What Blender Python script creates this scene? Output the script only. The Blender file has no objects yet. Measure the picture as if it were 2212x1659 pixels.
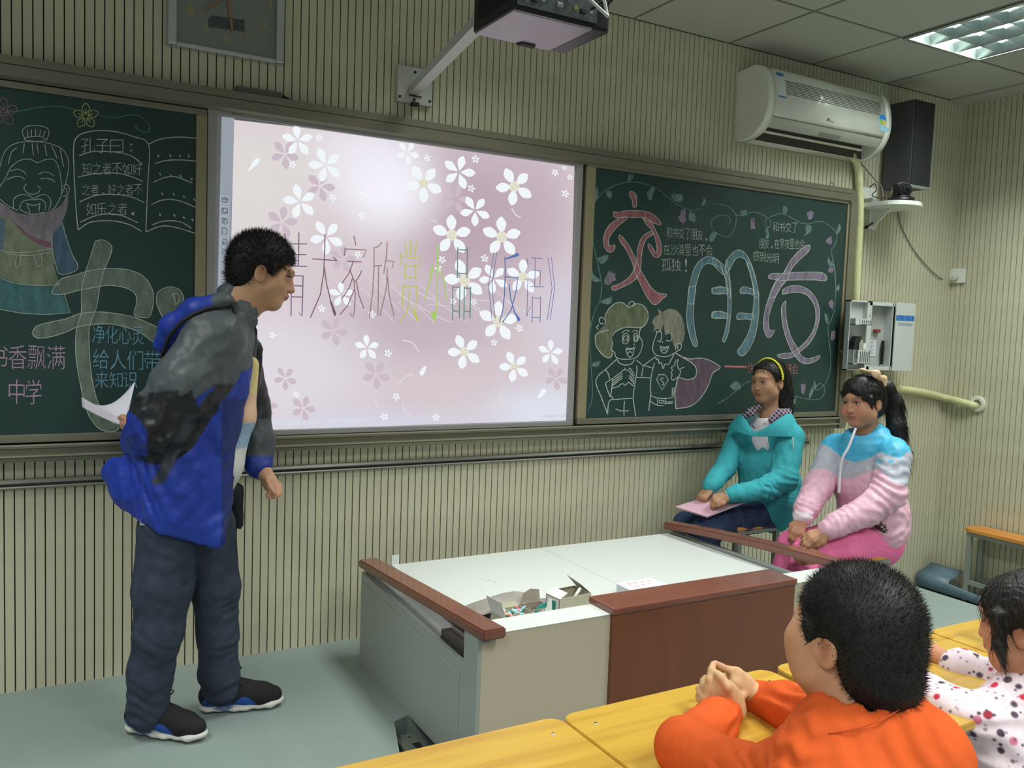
import bpy, bmesh, math, random
import numpy as np
from mathutils import Vector, Matrix, geometry
random.seed(7); np.random.seed(7)
PI = math.pi

# ---------------------------------------------------------------- camera
YAW, PITCH, ROLL, FOC = 0.51628903, -0.0716619, 0.03557524, 1855.16
CAM = np.array([0.0, 0.0, 1.6])
_f = np.array([math.sin(YAW)*math.cos(PITCH), math.cos(YAW)*math.cos(PITCH), math.sin(PITCH)])
_r0 = np.array([math.cos(YAW), -math.sin(YAW), 0.0]); _u0 = np.cross(_r0, _f)
_r = math.cos(ROLL)*_r0 + math.sin(ROLL)*_u0
_u = -math.sin(ROLL)*_r0 + math.cos(ROLL)*_u0
scene = bpy.context.scene
cam_data = bpy.data.cameras.new('camera'); cam = bpy.data.objects.new('camera', cam_data)
scene.collection.objects.link(cam); scene.camera = cam
cam_data.sensor_width = 36.0; cam_data.lens = FOC/2212*36.0; cam_data.clip_start = 0.05
cam.matrix_world = Matrix(((_r[0], _u[0], -_f[0], CAM[0]), (_r[1], _u[1], -_f[1], CAM[1]), (_r[2], _u[2], -_f[2], CAM[2]), (0, 0, 0, 1)))

# ---------------------------------------------------------------- world, lamps, exposure
world = bpy.data.worlds.new('world'); scene.world = world; world.use_nodes = True
world.node_tree.nodes['Background'].inputs[0].default_value = (0.95, 0.98, 1.0, 1)
world.node_tree.nodes['Background'].inputs[1].default_value = 0.40
scene.view_settings.view_transform = 'Standard'; scene.view_settings.look = 'None'
scene.view_settings.exposure = 0.0; scene.view_settings.gamma = 1.0
scene.view_settings.use_curve_mapping = False
CEIL = 3.067
def lamp(x, y, power, w, l, z, spread):
    L = bpy.data.lights.new('fluorescent_light', 'AREA'); L.shape = 'RECTANGLE'; L.size = w; L.size_y = l
    L.energy = power; L.color = (0.97, 1.0, 0.95); L.spread = math.radians(spread)
    o = bpy.data.objects.new('fluorescent_light', L); scene.collection.objects.link(o)
    o.location = (x, y, z); return o
LAMP_COLS = (-0.72, 1.68, 4.08); LAMP_ROWS = (2.26, -0.14, -2.54)
for lx in LAMP_COLS:
    for ly in LAMP_ROWS:
        if (lx, ly) == (4.08, 2.26):
            for dx in (-0.2, 0.0, 0.2): lamp(lx+dx, ly, 13.0, 0.024, 1.1, CEIL+0.062, 130)
        else: lamp(lx, ly, 22.0 if ly > 2 else 42.0, 0.5, 1.1, CEIL-0.012, 118 if ly > 2 else 142)

# ---------------------------------------------------------------- helpers
def ray(u, v):
    return ((u-1106)/FOC)*_r - ((v-829.5)/FOC)*_u + _f
def P(u, v, d):                      # a point d metres in front of the camera, seen at photo pixel (u, v)
    return CAM + ray(u, v)*d
def W(u, v, y):                      # where the sight line through (u, v) meets the upright plane at depth y
    r = ray(u, v); return CAM + r*(y/r[1])
def onX(u, v, x):
    r = ray(u, v); return CAM + r*(x/r[0])
def onZ(u, v, z):
    r = ray(u, v); return CAM + r*((z-CAM[2])/r[2])
COL = scene.collection
def lin(c):
    return tuple(((x/255)/12.92 if x/255 <= 0.04045 else ((x/255+0.055)/1.055)**2.4) for x in c)
MATS = {}
def mat(name, rgb, rough=0.6, metal=0.0, noise=0.0, nscale=40.0, bump=0.0, bscale=200.0, spec=0.5, stretch=None, attr=False, sheen=0.0, coat=0.0):
    if name in MATS: return MATS[name]
    m = bpy.data.materials.new(name); m.use_nodes = True; nt = m.node_tree; b = nt.nodes['Principled BSDF']
    c = lin(rgb); b.inputs['Base Color'].default_value = (*c, 1)
    b.inputs['Roughness'].default_value = rough; b.inputs['Metallic'].default_value = metal
    b.inputs['Specular IOR Level'].default_value = spec
    if sheen: b.inputs['Sheen Weight'].default_value = sheen
    if coat: b.inputs['Coat Weight'].default_value = coat
    tc = nt.nodes.new('ShaderNodeTexCoord'); src = tc.outputs['Object']
    if stretch:
        mp = nt.nodes.new('ShaderNodeMapping'); mp.inputs['Scale'].default_value = stretch
        nt.links.new(src, mp.inputs[0]); src = mp.outputs[0]
    base = None
    if attr:
        a = nt.nodes.new('ShaderNodeAttribute'); a.attribute_name = 'Col'; base = a.outputs['Color']
        nt.links.new(base, b.inputs['Base Color'])
    if noise > 0:
        n = nt.nodes.new('ShaderNodeTexNoise'); n.inputs['Scale'].default_value = nscale; n.inputs['Detail'].default_value = 4
        nt.links.new(src, n.inputs['Vector'])
        mr = nt.nodes.new('ShaderNodeMapRange'); mr.inputs[3].default_value = 1-noise; mr.inputs[4].default_value = 1+noise
        mr.inputs[1].default_value = 0.3; mr.inputs[2].default_value = 0.7
        nt.links.new(n.outputs['Fac'], mr.inputs[0])
        mx = nt.nodes.new('ShaderNodeVectorMath'); mx.operation = 'SCALE'
        if base is not None: nt.links.new(base, mx.inputs[0])
        else: mx.inputs[0].default_value = c
        nt.links.new(mr.outputs[0], mx.inputs['Scale']); nt.links.new(mx.outputs[0], b.inputs['Base Color'])
    if bump > 0:
        n2 = nt.nodes.new('ShaderNodeTexNoise'); n2.inputs['Scale'].default_value = bscale; n2.inputs['Detail'].default_value = 3
        nt.links.new(src, n2.inputs['Vector'])
        bp = nt.nodes.new('ShaderNodeBump'); bp.inputs['Strength'].default_value = bump; bp.inputs['Distance'].default_value = 0.002
        nt.links.new(n2.outputs['Fac'], bp.inputs['Height']); nt.links.new(bp.outputs[0], b.inputs['Normal'])
    MATS[name] = m; return m
def emat(name, rgb, s=1.0):
    if name in MATS: return MATS[name]
    m = bpy.data.materials.new(name); m.use_nodes = True; nt = m.node_tree; nt.nodes.remove(nt.nodes['Principled BSDF'])
    e = nt.nodes.new('ShaderNodeEmission'); e.inputs[0].default_value = (*lin(rgb), 1); e.inputs[1].default_value = s
    nt.links.new(e.outputs[0], nt.nodes['Material Output'].inputs[0]); MATS[name] = m; return m
def obj(name, me, m=None, parent=None):
    if isinstance(me, bmesh.types.BMesh):
        d = bpy.data.meshes.new(name); me.to_mesh(d); me.free(); me = d
    if m is not None:
        me.materials.clear()
        for q in (m if isinstance(m, (list, tuple)) else [m]): me.materials.append(q)
    o = bpy.data.objects.new(name, me); COL.objects.link(o)
    if parent is not None: setpar(o, parent)
    return o
def setpar(o, parent):
    o.parent = parent
    o.matrix_parent_inverse = parent_inv(parent)
def parent_inv(p):
    return (p.matrix_basis if p.parent is None else Matrix.Identity(4)).inverted()
def tag(o, label=None, cat=None, group=None, kind=None):
    if label: o['label'] = label
    if cat: o['category'] = cat
    if group: o['group'] = group
    if kind: o['kind'] = kind
    return o
def thing(name, label, cat, loc=(0, 0, 0), group=None, kind=None):
    o = bpy.data.objects.new(name, None); COL.objects.link(o); o.location = loc; o.empty_display_size = 0.1
    return tag(o, label, cat, group, kind)
def bm_new(): return bmesh.new()
def add_box(bm, lo, hi, M=None, bevel=0.0, mi=0):
    x0, y0, z0 = lo; x1, y1, z1 = hi
    vs = [bm.verts.new(Vector(p) if M is None else M @ Vector(p)) for p in
          ((x0,y0,z0),(x1,y0,z0),(x1,y1,z0),(x0,y1,z0),(x0,y0,z1),(x1,y0,z1),(x1,y1,z1),(x0,y1,z1))]
    fs = [bm.faces.new([vs[i] for i in q]) for q in ((0,3,2,1),(4,5,6,7),(0,1,5,4),(1,2,6,5),(2,3,7,6),(3,0,4,7))]
    for f in fs: f.material_index = mi
    if bevel > 0:
        es = list({e for f in fs for e in f.edges})
        r = bmesh.ops.bevel(bm, geom=es, offset=bevel, segments=2, affect='EDGES', profile=0.6)
        for f in r['faces']: f.material_index = mi
    return fs
def box(name, lo, hi, m, parent=None, bevel=0.0):
    bm = bm_new(); add_box(bm, lo, hi, bevel=bevel); return obj(name, bm, m, parent)
def add_prism(bm, poly, axis, a, b, mi=0):
    # poly: 2-D outline; axis: 0 -> (y,z) outline extruded in x, 1 -> (x,z) in y, 2 -> (x,y) in z
    def mk(p, t):
        if axis == 0: return (t, p[0], p[1])
        if axis == 1: return (p[0], t, p[1])
        return (p[0], p[1], t)
    A = [bm.verts.new(mk(p, a)) for p in poly]; B = [bm.verts.new(mk(p, b)) for p in poly]
    n = len(poly); fs = [bm.faces.new(A), bm.faces.new(B[::-1])]
    for i in range(n): fs.append(bm.faces.new((A[i], B[i], B[(i+1) % n], A[(i+1) % n])))
    for f in fs: f.material_index = mi
    bmesh.ops.recalc_face_normals(bm, faces=fs)
    return fs
def smooth_path(pts, n=6):
    pts = [np.array(p, float) for p in pts]
    if len(pts) < 3: return pts
    out = []
    Q = [2*pts[0]-pts[1]] + pts + [2*pts[-1]-pts[-2]]
    for i in range(1, len(Q)-2):
        for k in range(n):
            t = k/n
            out.append(0.5*((2*Q[i])+(-Q[i-1]+Q[i+1])*t+(2*Q[i-1]-5*Q[i]+4*Q[i+1]-Q[i+2])*t*t+(-Q[i-1]+3*Q[i]-3*Q[i+1]+Q[i+2])*t**3))
    out.append(pts[-1]); return out
def add_tube(bm, pts, r, seg=10, cap=True, smooth=True, n=5):
    pts = smooth_path(pts, n) if (smooth and len(pts) > 2) else [np.array(p, float) for p in pts]
    rs = r if hasattr(r, '__len__') else None; rings = []
    up = np.array([0.12, 0.3, 0.95]); N = len(pts)
    for i, p in enumerate(pts):
        t = pts[min(i+1, N-1)]-pts[max(i-1, 0)]; t = t/(np.linalg.norm(t)+1e-9)
        a = np.cross(t, up)
        if np.linalg.norm(a) < 1e-3: a = np.cross(t, [1, 0, 0])
        a /= np.linalg.norm(a); b = np.cross(t, a); up = -b if np.dot(-b, up) > 0 else b
        rr = r if rs is None else float(np.interp(i/(N-1), np.linspace(0, 1, len(rs)), rs))
        rings.append([bm.verts.new(p+rr*(math.cos(2*PI*k/seg)*a+math.sin(2*PI*k/seg)*b)) for k in range(seg)])
    for i in range(N-1):
        for k in range(seg):
            f = bm.faces.new((rings[i][k], rings[i][(k+1) % seg], rings[i+1][(k+1) % seg], rings[i+1][k])); f.smooth = True
    if cap: bm.faces.new(rings[0][::-1]); bm.faces.new(rings[-1])
def tube(name, pts, r, m, parent=None, seg=10, n=5):
    bm = bm_new(); add_tube(bm, pts, r, seg, n=n); return obj(name, bm, m, parent)
def add_cyl(bm, c, ax, r, h, seg=24, r2=None):
    c = np.array(c, float); ax = np.array(ax, float)/np.linalg.norm(ax)
    a = np.cross(ax, [0.3, 0.5, 0.81]); a /= np.linalg.norm(a); b = np.cross(ax, a); r2 = r if r2 is None else r2
    A = [bm.verts.new(c+r*(math.cos(2*PI*k/seg)*a+math.sin(2*PI*k/seg)*b)) for k in range(seg)]
    B = [bm.verts.new(c+ax*h+r2*(math.cos(2*PI*k/seg)*a+math.sin(2*PI*k/seg)*b)) for k in range(seg)]
    bm.faces.new(A[::-1]); bm.faces.new(B)
    for k in range(seg):
        f = bm.faces.new((A[k], A[(k+1) % seg], B[(k+1) % seg], B[k])); f.smooth = True
def recalc(bm): bmesh.ops.recalc_face_normals(bm, faces=bm.faces[:])
# ================================================================ the room
WY = 3.42; RX = 5.13; DAIS = 0.232
m_slat = mat('wall_slat_paint', (192, 189, 163), 0.5, noise=0.05, nscale=9, bump=0.15, bscale=300)
m_groove = mat('groove_dark', (34, 32, 20), 0.8)
m_floor = mat('grey_vinyl', (132, 146, 141), 0.55, noise=0.06, nscale=350, bump=0.05)
m_ceil = mat('ceiling_tile_white', (176, 178, 168), 0.85, noise=0.03, nscale=200, bump=0.2, bscale=400)
m_grid = mat('ceiling_grid', (120, 121, 112), 0.6)
# floor
fl = box('floor', (-4.5, -6.0, -0.05), (RX+0.12, WY+0.12, 0.0), m_floor); tag(fl, kind='structure')
# dais
bm = bm_new()
add_prism(bm, [(-3.2, WY+0.005), (4.25, WY+0.005), (4.25, 1.95), (2.80, 1.95), (2.80, 2.664), (1.143, 2.664), (1.085, 2.64), (1.02, 2.43), (0.95, 1.95), (-3.2, 1.95)], 2, 0.0, DAIS)
ds = obj('trim_1', bm, m_floor); tag(ds, 'raised grey vinyl dais below the board wall', kind='structure')
# walls: a dark backing with one slat object after another
wf = box('wall_front', (-3.2, WY+0.006, -0.05), (RX+0.12, WY+0.12, CEIL+0.12), m_groove); tag(wf, kind='structure')
PITCHW = 0.0315
bm = bm_new(); add_box(bm, (0, 0, 0), (PITCHW-0.0042, 0.008, CEIL)); slat_me = bpy.data.meshes.new('slat'); bm.to_mesh(slat_me); bm.free(); slat_me.materials.append(m_slat)
x = RX+0.0005; i = 0
while x > -0.9:
    x -= PITCHW
    o = bpy.data.objects.new('slat', slat_me); COL.objects.link(o); o.location = (x, WY, 0); o.parent = wf; i += 1
wr = box('wall_right', (RX+0.006, -6.0, -0.05), (RX+0.12, WY+0.006, CEIL+0.12), m_groove); tag(wr, kind='structure')
bm = bm_new(); add_box(bm, (0, 0, 0), (0.008, 0.0298, CEIL)); slat_me2 = bpy.data.meshes.new('slat'); bm.to_mesh(slat_me2); bm.free(); slat_me2.materials.append(m_slat)
y = WY+0.0045
while y > 0.6:
    y -= 0.034
    o = bpy.data.objects.new('slat', slat_me2); COL.objects.link(o); o.location = (RX-0.002, y, 0); o.parent = wr
# ceiling: backing, grid and tiles
ce = box('ceiling', (-3.2, -6.0, CEIL+0.13), (RX+0.12, WY+0.12, CEIL+0.2), m_grid); tag(ce, kind='structure')
TX = [2.535+0.6125*k for k in range(-9, 5)] ; TY = [2.865-0.61*k for k in range(0, 9)]
xs = TX[:]; xs = [q for q in xs if q < RX-0.1]+[RX]
ys = [WY]+TY
lamps_cells = []
bmt = {}
def tile(x0, x1, y0, y1):
    key = (round(x1-x0, 3), round(y0-y1, 3))
    if key not in bmt:
        b = bm_new(); g = 0.007
        add_box(b, (g, g, 0), (key[0]-g, key[1]-g, 0.02), bevel=0.003); me = bpy.data.meshes.new('ceiling_tile'); b.to_mesh(me); b.free(); me.materials.append(m_ceil); bmt[key] = me
    o = bpy.data.objects.new('ceiling_tile', bmt[key]); COL.objects.link(o); o.location = (x0, y1, CEIL); o.parent = ce
for i in range(len(xs)-1):
    for j in range(len(ys)-1):
        cx, cy = (xs[i]+xs[i+1])/2, (ys[j]+ys[j+1])/2
        if any(abs(cx-a) < 0.3 and abs(cy-b) < 0.61 for a in LAMP_COLS for b in LAMP_ROWS[:1]) or any(abs(cx-a) < 0.3 and abs(cy-b) < 0.61 for a in LAMP_COLS for b in LAMP_ROWS[1:2]): continue
        tile(xs[i], xs[i+1], ys[j], ys[j+1])
gb = bm_new()
for q in xs[:-1]: add_box(gb, (q-0.006, -2.1, CEIL-0.001), (q+0.006, WY, CEIL+0.031))
for q in ys[1:]: add_box(gb, (-3.0, q-0.006, CEIL-0.0011), (RX, q+0.006, CEIL+0.031))
obj('ceiling_grid', gb, m_grid, ce)
t = box('trim_2', (RX-0.16, -2.0, CEIL-0.012), (RX-0.001, WY-0.002, CEIL-0.002), m_ceil); tag(t, 'pale edge strip where ceiling meets right wall', kind='structure')
# recessed louvre lamps
m_louv = mat('louvre_aluminium', (178, 190, 186), 0.22, metal=1.0)
m_house = mat('lamp_housing', (196, 204, 198), 0.3, metal=0.6)
m_tube = emat('tube_glow', (240, 250, 255), 30.0)
def louvre_lamp(lx, ly, label, group=None):
    t = thing('ceiling_lamp', label, 'ceiling lamp', (lx, ly, CEIL), group)
    w, l = 0.297, 0.60
    b = bm_new(); z0, z1 = CEIL-0.004, CEIL+0.12
    add_box(b, (lx-w, ly-l, z1), (lx+w, ly+l, z1+0.004))
    for s in (-1, 1):
        add_box(b, (lx+s*w-0.002, ly-l, z0), (lx+s*w+0.002, ly+l, z1)); add_box(b, (lx-w, ly+s*l-0.002, z0), (lx+w, ly+s*l+0.002, z1))
    obj('housing', b, m_house, t)
    b = bm_new()
    for s in (-1, 1):
        add_box(b, (lx+s*w-0.012, ly-l-0.006, CEIL-0.006), (lx+s*w+0.012, ly+l+0.006, CEIL-0.003))
        add_box(b, (lx-w, ly+s*l-0.012, CEIL-0.0061), (lx+w, ly+s*l+0.012, CEIL-0.0031))
    obj('rim', b, m_house, t)
    # long V-shaped reflectors between tubes
    for k in (-0.3, -0.1, 0.1, 0.3):
        b = bm_new(); x = lx+k if abs(k) < 0.2 else lx+(0.285 if k > 0 else -0.285)
        add_prism(b, [(x-0.004, CEIL), (x+0.004, CEIL), (x+0.018, CEIL+0.05), (x-0.018, CEIL+0.05)], 1, ly-l+0.004, ly+l-0.004)
        obj('reflector', b, m_louv, t)
    n = 8
    for k in range(1, n+1):
        b = bm_new(); yy = ly-l+k*2*l/(n+1)
        add_prism(b, [(yy-0.001, CEIL), (yy+0.001, CEIL), (yy+0.008, CEIL+0.045), (yy-0.008, CEIL+0.045)], 0, lx-w+0.004, lx+w-0.004)
        obj('louvre_blade', b, m_louv, t)
    for k in (-0.2, 0.0, 0.2):
        b = bm_new(); add_cyl(b, (lx+k, ly-l+0.03, CEIL+0.078), (0, 1, 0), 0.013, 2*l-0.06, 12); obj('fluorescent_tube', b, m_tube, t)
louvre_lamp(4.08, 2.26, 'recessed louvred fluorescent ceiling lamp above the air conditioner')
# ================================================================ board system
m_alu = mat('frame_bronze_grey', (118, 116, 100), 0.42, metal=0.35, noise=0.03, nscale=60)
m_alu2 = mat('frame_bronze_light', (150, 148, 128), 0.4, metal=0.35)
m_trim = mat('board_trim_tan', (140, 132, 104), 0.5, metal=0.2)
m_gap = mat('gap_black', (22, 22, 18), 0.7)
m_green = mat('chalkboard_green', (37, 60, 56), 0.5, noise=0.10, nscale=5, bump=0.1, bscale=500, spec=0.3)
XL = -1.25
fr = thing('board_surround', 'grey-bronze metal frame running round the chalkboards and the white projection board', 'board frame', (1.4, 3.39, 1.06))
def profile_x(name, prof, x0, x1, m, parent):     # (y,z) outline along x
    b = bm_new(); add_prism(b, prof, 0, x0, x1); return obj(name, b, m, parent)
profile_x('top_rail', [(3.418, 2.342), (3.418, 2.420), (3.372, 2.424), (3.350, 2.418), (3.350, 2.392), (3.354, 2.390), (3.350, 2.388), (3.350, 2.352), (3.366, 2.342)], XL, 4.06, m_alu, fr)
profile_x('bottom_rail', [(3.418, 1.064), (3.418, 1.100), (3.352, 1.122), (3.340, 1.118), (3.340, 1.112), (3.352, 1.108), (3.352, 1.090), (3.338, 1.086), (3.338, 1.081), (3.348, 1.076), (3.352, 1.062)], XL, 4.07, m_alu, fr)
box('lip_highlight', (XL, 3.3385, 1.1185), (4.065, 3.345, 1.1245), m_alu2, fr); box('lip_highlight', (XL, 3.3365, 1.0822), (4.065, 3.341, 1.0868), m_alu2, fr)
b = bm_new(); add_box(b, (4.066, 3.350, 1.064), (4.118, 3.418, 2.342), bevel=0.004); obj('end_post', b, m_alu, fr)
b = bm_new()     # rounded corner at the top right
cc = (4.06, 2.37); pts = [(4.06, 2.342), (4.06, 2.420)]+[(cc[0]+0.056*math.sin(a), cc[1]+0.050*math.cos(a)) for a in np.linspace(0.1, PI/2, 8)]+[(4.116, 2.342)]
add_prism(b, pts, 1, 3.350, 3.418); obj('corner_cap', b, m_alu, fr)
b = bm_new(); add_prism(b, [(4.066, 1.058), (4.11, 1.058), (4.121, 1.075), (4.121, 1.13), (4.066, 1.13)], 1, 3.338, 3.418); obj('corner_cap', b, m_alu, fr)
box('back_panel', (XL, 3.408, 1.11), (4.10, 3.4175, 2.35), m_gap, fr)
def board(x0, x1, z0, z1, yf, label, tl=0.035, tr=0.035, tt=0.022, tb=0.028, mt=None):
    t = thing('chalkboard', label, 'chalkboard', ((x0+x1)/2, yf, z0))
    box('writing_surface', (x0+tl*0.6, yf+0.004, z0+0.01), (x1-tr*0.6, yf+0.02, z1-0.01), m_green, t)
    for a in ((x0, x1, z1-tt, z1), (x0, x1, z0, z0+tb)):
        b = bm_new(); add_box(b, (a[0], yf-0.003, a[2]), (a[1], yf+0.022, a[3]), bevel=0.0025); obj('edge_trim', b, m_alu, t)
    for a, w in ((x0, tl), (x1-tr, tr)):
        b = bm_new(); add_box(b, (a, yf-0.0025, z0+tb), (a+w, yf+0.022, z1-tt), bevel=0.0025); obj('edge_trim', b, m_trim, t)
    return t
cbL = board(XL, 0.5835, 1.128, 2.338, 3.366, 'left green chalkboard with a bearded sage and an open book drawn in chalk', tr=0.038)
cbR = board(2.268, 4.086, 1.128, 2.352, 3.362, 'right green chalkboard with two chalk boys and big pink and blue characters', tl=0.05, tr=0.036, tt=0.018)
b = bm_new(); add_cyl(b, (4.07, 3.352, 1.50), (0, 1, 0), 0.008, 0.01); add_cyl(b, (4.07, 3.335, 1.50), (0, 1, 0), 0.005, 0.02); add_box(b, (4.062, 3.33, 1.495), (4.09, 3.336, 1.505)); obj('lock', b, mat('chrome', (215, 218, 220), 0.2, metal=1.0), cbR)
# handrail-like metal strip under the boards
m_chrome = mat('chrome', (215, 218, 220), 0.2, metal=1.0)
m_strip = mat('strip_grey', (138, 140, 128), 0.35, metal=0.5)
m_black = mat('strip_black', (16, 18, 24), 0.25)
st = thing('wall_strip', 'long black and silver metal strip along the wall under the boards', 'trim strip', (1.8, 3.41, 0.96))
profile_x('upper_lip', [(3.419, 0.981), (3.419, 0.994), (3.404, 0.994), (3.398, 0.984), (3.398, 0.981)], -1.3, 3.9, m_strip, st)
profile_x('bright_edge', [(3.41, 0.9795), (3.397, 0.9795), (3.394, 0.9822), (3.41, 0.9825)], -1.3, 3.9, m_chrome, st)
profile_x('dark_channel', [(3.419, 0.9705), (3.419, 0.981), (3.402, 0.981), (3.402, 0.9705)], -1.3, 3.9, m_black, st)
profile_x('lower_lip', [(3.419, 0.960), (3.419, 0.9705), (3.398, 0.9705), (3.396, 0.966), (3.402, 0.960)], -1.3, 3.9, m_strip, st)

# ---------------------------------------------------------------- chalk and print helpers (drawn marks are flat meshes on the board face)
def chalk_mat(name, rgb, cover=0.85, scale=260):
    if name in MATS: return MATS[name]
    m = bpy.data.materials.new(name); m.use_nodes = True; nt = m.node_tree; b = nt.nodes['Principled BSDF']
    b.inputs['Base Color'].default_value = (*lin(rgb), 1); b.inputs['Roughness'].default_value = 0.95; b.inputs['Specular IOR Level'].default_value = 0.1
    tr = nt.nodes.new('ShaderNodeBsdfTransparent'); mx = nt.nodes.new('ShaderNodeMixShader')
    tc = nt.nodes.new('ShaderNodeTexCoord'); n = nt.nodes.new('ShaderNodeTexNoise'); n.inputs['Scale'].default_value = scale; n.inputs['Detail'].default_value = 2
    n2 = nt.nodes.new('ShaderNodeTexNoise'); n2.inputs['Scale'].default_value = 28; n2.inputs['Detail'].default_value = 3
    mp = nt.nodes.new('ShaderNodeMapping'); mp.inputs['Scale'].default_value = (1.6, 1, 0.5); nt.links.new(tc.outputs['Object'], mp.inputs[0]); nt.links.new(mp.outputs[0], n2.inputs['Vector'])
    nt.links.new(tc.outputs['Object'], n.inputs['Vector'])
    ad = nt.nodes.new('ShaderNodeMath'); ad.operation = 'ADD'; nt.links.new(n.outputs['Fac'], ad.inputs[0]); nt.links.new(n2.outputs['Fac'], ad.inputs[1])
    mr = nt.nodes.new('ShaderNodeMapRange'); mr.inputs[1].default_value = 0.72; mr.inputs[2].default_value = 1.15; mr.inputs[3].default_value = max(0.0, cover-0.28); mr.inputs[4].default_value = min(1.0, cover+0.12)
    nt.links.new(ad.outputs[0], mr.inputs[0]); nt.links.new(mr.outputs[0], mx.inputs[0])
    nt.links.new(tr.outputs[0], mx.inputs[1]); nt.links.new(b.outputs[0], mx.inputs[2]); nt.links.new(mx.outputs[0], nt.nodes['Material Output'].inputs[0])
    MATS[name] = m; return m
class Draw:                                  # collects flat strokes and fills on the plane y = yp
    def __init__(s, yp): s.bm = bm_new(); s.y = yp; s.n = 0
    def pt(s, q):
        w = W(q[0], q[1], s.y); return np.array([w[0], w[2]])
    def stroke(s, pts, w=2.5, org=(0, 0), sc=1.0, smooth=True, closed=False, taper=None):
        q = [(org[0]+p[0]*sc, org[1]+p[1]*sc) for p in pts]
        if closed: q = q+[q[0]]
        if smooth and len(q) > 2: q = [tuple(p) for p in smooth_path(q, 5)]
        p = [s.pt(a) for a in q]; N = len(p); s.n += 1; yy = s.y-0.00003*(s.n % 30)
        # local width in metres
        k = np.linalg.norm(W(q[0][0]+1, q[0][1], s.y)-W(q[0][0], q[0][1], s.y)); k2 = np.linalg.norm(W(q[0][0], q[0][1]+1, s.y)-W(q[0][0], q[0][1], s.y))
        prev = None
        for i in range(N):
            t = p[min(i+1, N-1)]-p[max(i-1, 0)]; L = np.linalg.norm(t)
            if L < 1e-9: continue
            t /= L; nrm = np.array([-t[1], t[0]])
            ww = w*math.hypot(k*nrm[0], k2*nrm[1])*0.5
            if taper: ww *= float(np.interp(i/(N-1), np.linspace(0, 1, len(taper)), taper))
            a = s.bm.verts.new((p[i][0]+nrm[0]*ww, yy, p[i][1]+nrm[1]*ww)); c = s.bm.verts.new((p[i][0]-nrm[0]*ww, yy, p[i][1]-nrm[1]*ww))
            if prev: s.bm.faces.new((prev[0], prev[1], c, a))
            prev = (a, c)
    def fill(s, pts, org=(0, 0), sc=1.0, smooth=True, dy=0.0):
        q = [(org[0]+p[0]*sc, org[1]+p[1]*sc) for p in pts]
        if smooth: q = [tuple(p) for p in smooth_path(q+[q[0]], 4)][:-1]
        p = [s.pt(a) for a in q]; s.n += 1; yy = s.y-0.00003*(s.n % 30)+dy
        vs = [s.bm.verts.new((a[0], yy, a[1])) for a in p]
        for tri in geometry.tessellate_polygon([[Vector((a[0], a[1], 0)) for a in p]]):
            try: s.bm.faces.new([vs[i] for i in tri])
            except ValueError: pass
    def glyphs(s, items, shear=0.0, jitter=0.04, rnd=random.Random(3), thin=-0.012):
        for ch, u0, v0, u1, v1 in items:
            V, F = glyph(ch, thin); yy = s.y-0.00003*(s.n % 30); s.n += 1
            a = rnd.uniform(-jitter, jitter); vs = []
            for x, z in V:
                xx, zz = x-0.5, z-0.5; xx, zz = xx*math.cos(a)-zz*math.sin(a), xx*math.sin(a)+zz*math.cos(a)
                xx += shear*zz
                u = u0+(xx+0.5)*(u1-u0); v = v1-(zz+0.5)*(v1-v0)
                w = s.pt((u, v)); vs.append(s.bm.verts.new((w[0], yy, w[1])))
            for f in F:
                try: s.bm.faces.new([vs[i] for i in f])
                except ValueError: pass
    def done(s, name, m, parent):
        n = s.n; o = obj(name, s.bm, m, parent)
        if n > 1: o['kind'] = 'stuff'      # printed or drawn marks, too small to pick apart
        return o
GL = {}
def glyph(ch, thin=-0.012):
    if (ch, thin) in GL: return GL[(ch, thin)]
    cu = bpy.data.curves.new('g', 'FONT'); cu.body = ch; cu.resolution_u = 3; cu.offset = thin
    o = bpy.data.objects.new('g', cu); COL.objects.link(o); dg = bpy.context.evaluated_depsgraph_get(); dg.update()
    me = bpy.data.meshes.new_from_object(o.evaluated_get(dg))
    V = [(v.co.x, v.co.y) for v in me.vertices]; F = [tuple(p.vertices) for p in me.polygons]
    bpy.data.objects.remove(o); bpy.data.meshes.remove(me); bpy.data.curves.remove(cu)
    if V:
        xs = [a[0] for a in V]; ys = [a[1] for a in V]; x0, x1, y0, y1 = min(xs), max(xs), min(ys), max(ys)
        V = [((a[0]-x0)/max(x1-x0, 1e-6), (a[1]-y0)/max(y1-y0, 1e-6)) for a in V]
    GL[(ch, thin)] = (V, F); return GL[(ch, thin)]
# ---------------------------------------------------------------- chalk drawings on the right board
cw = chalk_mat('chalk_white', (190, 198, 190), 0.74); cblue = chalk_mat('chalk_blue', (108, 142, 152), 0.70); cpink = chalk_mat('chalk_pink', (168, 112, 120), 0.74)
clil = chalk_mat('chalk_lilac', (146, 134, 154), 0.70); cgrn = chalk_mat('chalk_olive', (122, 130, 104), 0.66); csage = chalk_mat('chalk_sage', (120, 148, 142), 0.68)
cgrey = chalk_mat('chalk_grey', (128, 142, 128), 0.62); cteal = chalk_mat('chalk_teal', (92, 132, 136), 0.62); csky = chalk_mat('chalk_sky', (112, 160, 182), 0.8); cpw = chalk_mat('chalk_pinkwhite', (182, 152, 176), 0.8)
cmau = chalk_mat('chalk_mauve', (118, 98, 114), 0.66); cyel = chalk_mat('chalk_yellow', (175, 180, 120), 0.8)
YR = 3.3655; S5 = ((1250, 340), 310/1714); S6 = ((1540, 380), 320/2042); S7 = ((1250, 620), 310/1714); S8 = ((1540, 560), 320/1475)
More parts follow.
